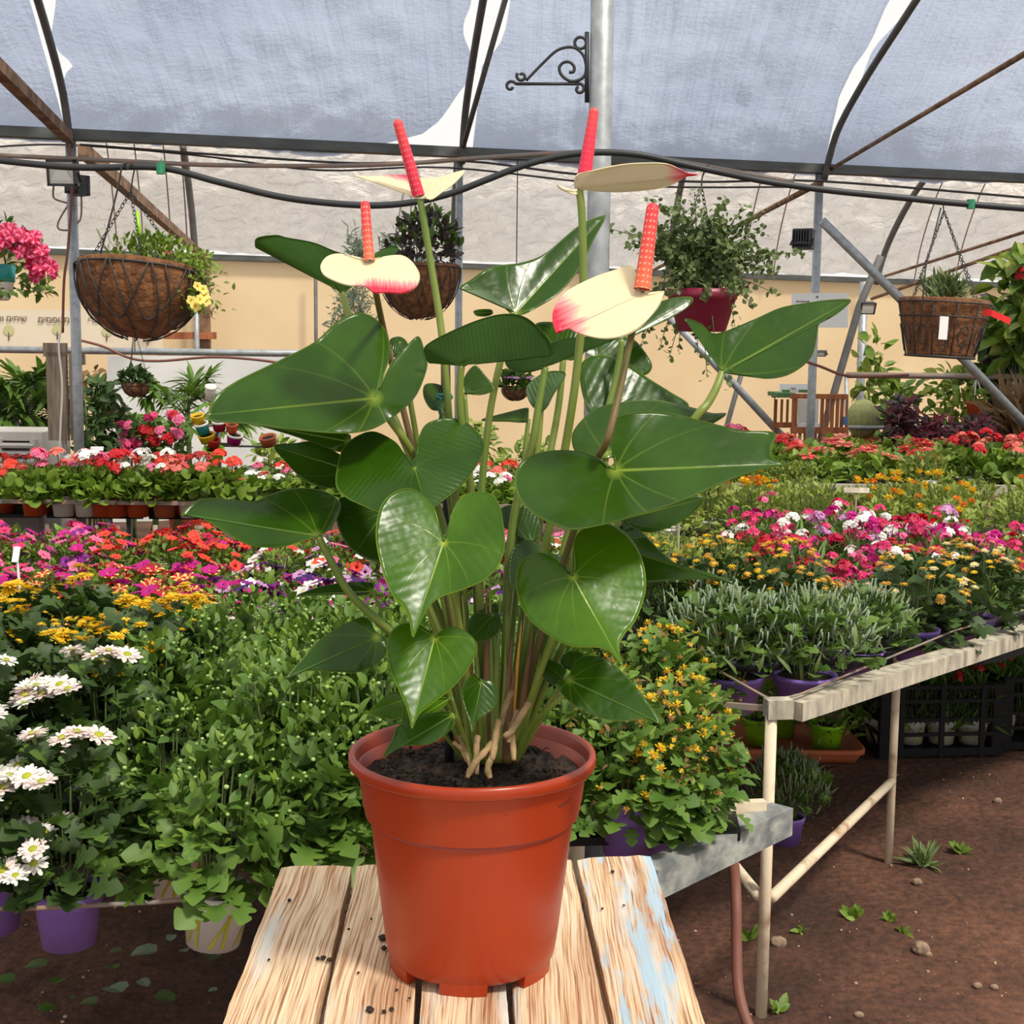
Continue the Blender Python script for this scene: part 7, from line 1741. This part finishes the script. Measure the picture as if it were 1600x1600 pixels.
kind('lime', lambda fb, rng: (fol(fb, rng, T_OVAL, 260, 0.11, 0.13, ZP - 0.02, (0.018, 0.032), 0.2, 0, 1, (0.3, 1.1)), stems(fb, rng, 8, 0.1, 0.12, ZP, 0.0015, 1)), ['fol_bright', 'stem'], [(trumpet('lime_petunia', 0.022, ['p_magenta', 'p_violet']), None)], (1, 3), (0.5, 1), 0.11, 0.15, ZP, name_obj='petunia_plant')
ty = tr.location.y
for px, dy, lab in ((1195, 0.0, 'magenta petunia in a lime pot behind the painted bench leg'), (1295, -0.06, 'magenta petunia in a lime pot at the front of the terracotta tray'), (1240, 0.12, 'magenta petunia in a lime pot at the back of the terracotta tray')):
    x = G(px, 1170, 0.03).x; grow('lime', (x, ty + dy, 0.014), lab, None, 'lime', 1.05)
# purple pot standing on the soil
g = G(1233, 1326, 0.0); grow('tube', (g.x, g.y + 0.05, 0.0), 'dark leafy chrysanthemum in a purple pot standing on the bare soil', None, 'purple', 0.92, zs=0.95)
# black crates
def crate(px0, px1, pyb, ptop, lab, depth=0.38, shear=0.0):
    a, b = G(px0, pyb, 0.0), G(px1, pyb - 8, 0.0); y0 = a.y; w_ = b.x - a.x; h = W((px0 + px1) / 2, ptop, y0).z
    e = empty('plastic_crate', (a.x + w_ / 2, y0 + depth / 2, 0.004), lab, 'crate', rz=0.10)
    def bx(nm, c, s): mb = MB(); mb.box(c, s); local(mb, nm, 'black_plastic', e, False)
    hx, hy = w_ / 2, depth / 2
    bx('floor_panel', (0, 0, 0.012), (w_, depth, 0.012))
    for sx in (-1, 1):
        for sy in (-1, 1): bx('corner_post', (sx * (hx - 0.018), sy * (hy - 0.012), h / 2), (0.036, 0.024, h))
    for sy in (-1, 1):
        for z in (0.02, h * 0.32, h * 0.52, h * 0.78, h - 0.008): bx('side_bar', (0, sy * hy, z), (w_, 0.008, 0.013 if z > 0.05 else 0.028))
        for k in (-0.33, 0.0, 0.33): bx('side_stay', (k * w_, sy * hy, h / 2), (0.018, 0.012, h))
        mb = MB()
        for k in range(26): mb.box((-hx + w_ * (k + 0.5) / 26, sy * (hy - 0.003), h * 0.72), (0.004, 0.004, h * 0.5))
        local(mb, 'side_lattice', 'black_plastic', e, False)
    for sx in (-1, 1):
        for z in (0.02, h * 0.32, h * 0.52, h * 0.78, h - 0.008): bx('end_bar', (sx * hx, 0, z), (0.008, depth, 0.013))
        for s_ in (-1, 1): mb = MB(); mb.beam((sx * hx, -hy, h * (0.5 - 0.45 * s_)), (sx * hx, hy, h * (0.5 + 0.45 * s_)), 0.008, 0.008); local(mb, 'end_brace', 'black_plastic', e, False)
    return e, w_, h, y0
mat('pot_print', srgb(225, 228, 226), 0.5)
kind('crateplant', lambda fb, rng: (fol(fb, rng, T_NARROW, 190, 0.10, 0.16, ZP - 0.02, (0.06, 0.1), 0.8, 0, 1, (0.2, 1.0)), stems(fb, rng, 8, 0.08, 0.2, ZP, 0.002, 1)), ['fol_mid', 'stem'], [(umbel('crate_red', 0.016, 'p_red', 71, 9, 0.6), None), (umbel('crate_pink', 0.018, 'p_salmon', 72, 9, 0.6), None)], (2, 4), (0.7, 1), 0.1, 0.2, ZP, name_obj='dianthus_plant')
for px0, px1, pyb, pt, lab, sel in ((1362, 1548, 1184, 1072, 'black lattice crate of leafy dianthus pots behind the rear bench leg', [0, 0]), (1552, 1760, 1172, 1060, 'black lattice crate of dianthus with a pale pink bloom', [0, 1])):
    e, w_, h, y0 = crate(px0, px1, pyb, pt, lab)
    for i in range(4):
        for j in range(2):
            x = e.location.x - w_ / 2 + w_ * (i + 0.5) / 4; y = y0 + 0.1 + 0.17 * j
            grow('crateplant', (x, y + 0.02, 0.024), 'dianthus with narrow leaves in a striped pot inside the %s crate' % ('first' if px0 < 1500 else 'second') if False else ('dianthus with narrow leaves and red buds inside the crate behind the bench leg' if px0 < 1500 else 'dianthus with narrow leaves inside the crate with the pale pink bloom'),
                 'dianthus in the crate by the bench leg' if px0 < 1500 else 'dianthus in the crate with the pink bloom', 'white', 1.0, sel, stripe=True)
# hose
cv = WS([(1138, 1300, 2.9), (1146, 1345, 2.85), (1150, 1400, 2.75), (1151, 1480, 2.7), (1153, 1540, 2.66), (1163, 1585, 2.62), (1185, 1640, 2.58)], 6)
cv = [Vector((p.x, p.y, max(p.z, 0.012))) for p in cv]
pole('garden_hose', cv, 0.0115, 'hose', 'reddish brown garden hose hanging down beside the painted leg', 'hose', n=10)
# rocks, weeds, fallen leaves, pebbles
def rock(px, py, r, seed, lab):
    g = G(px, py, 0.0); bm = bmesh.new(); bmesh.ops.create_icosphere(bm, subdivisions=3, radius=r)
    for v in bm.verts: v.co *= 1 + 0.35 * mnoise.noise(v.co * 22 + Vector((seed, 0, 0))) + 0.12 * mnoise.noise(v.co * 70 + Vector((seed, 0, 0))); v.co.z *= 0.75
    me = bpy.data.meshes.new('rock'); bm.to_mesh(me); bm.free(); o = link('rock', me, 'stone', None, False); o.location = (g.x, g.y, r * 0.45 + ground_z(g.x, g.y)); tag(o, lab, 'rock')
rock(1218, 1478, 0.020, 1, 'grey rock lying beside the painted bench leg'); rock(1438, 1485, 0.022, 2, 'tan cracked rock on the open soil'); rock(1432, 1380, 0.013, 3, 'pale rock by the clump of grass near the rear leg'); rock(1528, 1538, 0.010, 4, 'small cream stone on the open soil'); rock(1558, 1256, 0.014, 5, 'pale stone on the soil in front of the crates'); rock(1451, 1490, 0.009, 6, 'small tan stone touching the cracked rock'); rock(1554, 1540, 0.009, 7, 'small cream stone next to another cream stone'); rock(1342, 1590, 0.01, 8, 'small reddish stone near the foot of the table')
def weed(px, py, n, ln, lab, T, m='fol_bright'):
    g = G(px, py, 0.0); rng = np.random.default_rng(int(px)); fb = FB(); p = np.zeros((n, 3)); p[:, :2] = rng.normal(0, ln * 0.12, (n, 2)); p[:, 2] = 0.002
    V, fs = cloud(T, p, rng.normal(0, 0.5, (n, 3)) + np.array([0, 0, 0.7]), rng.normal(0, 0.4, (n, 3)) + np.array([0, -0.5, 0.8]), rng.uniform(0.6, 1.1, n) * ln); fb.put(V, fs, 0)
    me = fb.mesh('weed', [m]); o = bpy.data.objects.new('weed', me); COL.objects.link(o); o.location = (g.x, g.y, ground_z(g.x, g.y)); tag(o, lab, 'weed')
weed(1440, 1352, 70, 0.07, 'clump of fine grass at the foot of the rear leg', T_NARROW, 'fol_grey'); weed(1333, 1432, 10, 0.04, 'tiny seedling with upright leaves on the soil', T_OVAL); weed(1388, 1436, 9, 0.03, 'tiny seedling of round leaves near the upright one', T_OVAL); weed(1500, 1332, 12, 0.05, 'small weed with pointed leaves behind the grass clump', T_OVAL); weed(1410, 1455, 8, 0.03, 'tiny seedling above the cracked rock', T_OVAL); weed(1213, 1590, 8, 0.04, 'small seedling at the foot of the painted leg', T_OVAL); weed(1250, 1458, 7, 0.025, 'tiny seedling behind the grey rock', T_OVAL); weed(1170, 1470, 8, 0.04, 'small seedling between the hose and the leg', T_OVAL)
rl = random.Random(8); fm = MB(); tv, tf = T_ROUND
for i, (px, py, s_) in enumerate(((72, 1525, 0.05), (85, 1555, 0.035), (190, 1570, 0.055), (243, 1572, 0.045), (180, 1530, 0.03), (245, 1505, 0.06), (330, 1515, 0.04), (20, 1550, 0.05), (218, 1545, 0.03), (305, 1480, 0.03), (375, 1460, 0.03), (270, 1475, 0.025), (150, 1590, 0.04), (60, 1598, 0.04), (290, 1500, 0.025), (190, 1500, 0.03), (110, 1580, 0.02), (340, 1560, 0.02))):
    g = G(px, py, 0.0); a = rl.uniform(0, 6.28); mb = MB()
    mb.add([(s_ * (v[0] * math.cos(a) - v[1] * math.sin(a)), s_ * (v[0] * math.sin(a) + v[1] * math.cos(a)), s_ * (v[2] + 0.2) + 0.004) for v in tv], tf)
    mb.add([(v[0], v[1], v[2] - 0.0008) for v in mb.v], [f[::-1] for f in tf])
    o = mb.build('fallen_leaf', ['fol_grey', 'fol_mid', 'fol_silver'][i % 3]); o.location = (g.x, g.y, ground_z(g.x, g.y) + 0.012); tag(o, 'pale green fallen leaf on the dark soil under the front bench', 'fallen leaf', 'fallen leaves under the front bench')
rng = np.random.default_rng(77); mb = MB()
for i in range(1500):
    x, y = rng.uniform(-2.2, 2.8), 1.8 + 4.2 * rng.uniform() ** 1.5
    r = 0.0018 + 0.004 * rng.uniform() ** 3; mb.ball((x, y, ground_z(x, y) + r * 0.3), r, 5, 3, sz=0.7)
mat('pebble', srgb(205, 178, 156), 0.9, srgb(150, 112, 92), 3)
o = mb.build('pebbles', 'pebble'); tag(o, 'fine pale pebbles scattered over the red brown soil', 'pebbles', None, 'stuff')
# big lobed leaves of the front row hanging over the bench edge: parts of their plants
big = bpy.data.meshes.new('big_leaf'); tv, tf = strip_leaf([(0.02, 0), (0.08, 0.14), (0.34, 0.14), (0.26, 0.3), (0.30, 0.34), (0.50, 0.40), (0.40, 0.56), (0.36, 0.58), (0.42, 0.76), (0.24, 0.78), (0.2, 0.94), (0.01, 1)], 0.22, 0.5)
big.from_pydata(tv.tolist(), [], tf); big.materials.append(M['fol_mid']); big.polygons.foreach_set('use_smooth', [True] * len(tf))
for o in list(bpy.data.objects):
    lab = o.get('label', '')
    if o.type == 'EMPTY' and o.name.startswith('chrysanthemum') and ('striped' in lab or 'yellow stripes' in lab or 'table corner' in lab or 'front wire' in lab):
        r = random.Random(o.name)
        for k in range(14):
            a = r.uniform(0, 2 * PI); el = r.uniform(-0.5, 0.25); q = r.uniform(0.02, 0.07)
            d = Vector((math.cos(a) * math.cos(el), math.sin(a) * math.cos(el), math.sin(el))); s_ = r.uniform(0.045, 0.068)
            x = d.cross(Vector((0, 0, 1))).normalized(); n_ = x.cross(d)
            f = bpy.data.objects.new('leaf', big); COL.objects.link(f); f.parent = o
            f.matrix_local = Matrix.Translation((q * math.cos(a) * 1.3, q * math.sin(a) * 1.3, 0.115 + r.uniform(0, 0.12))) @ Matrix((x, d, n_)).transposed().to_4x4() @ Matrix.Scale(s_, 4)
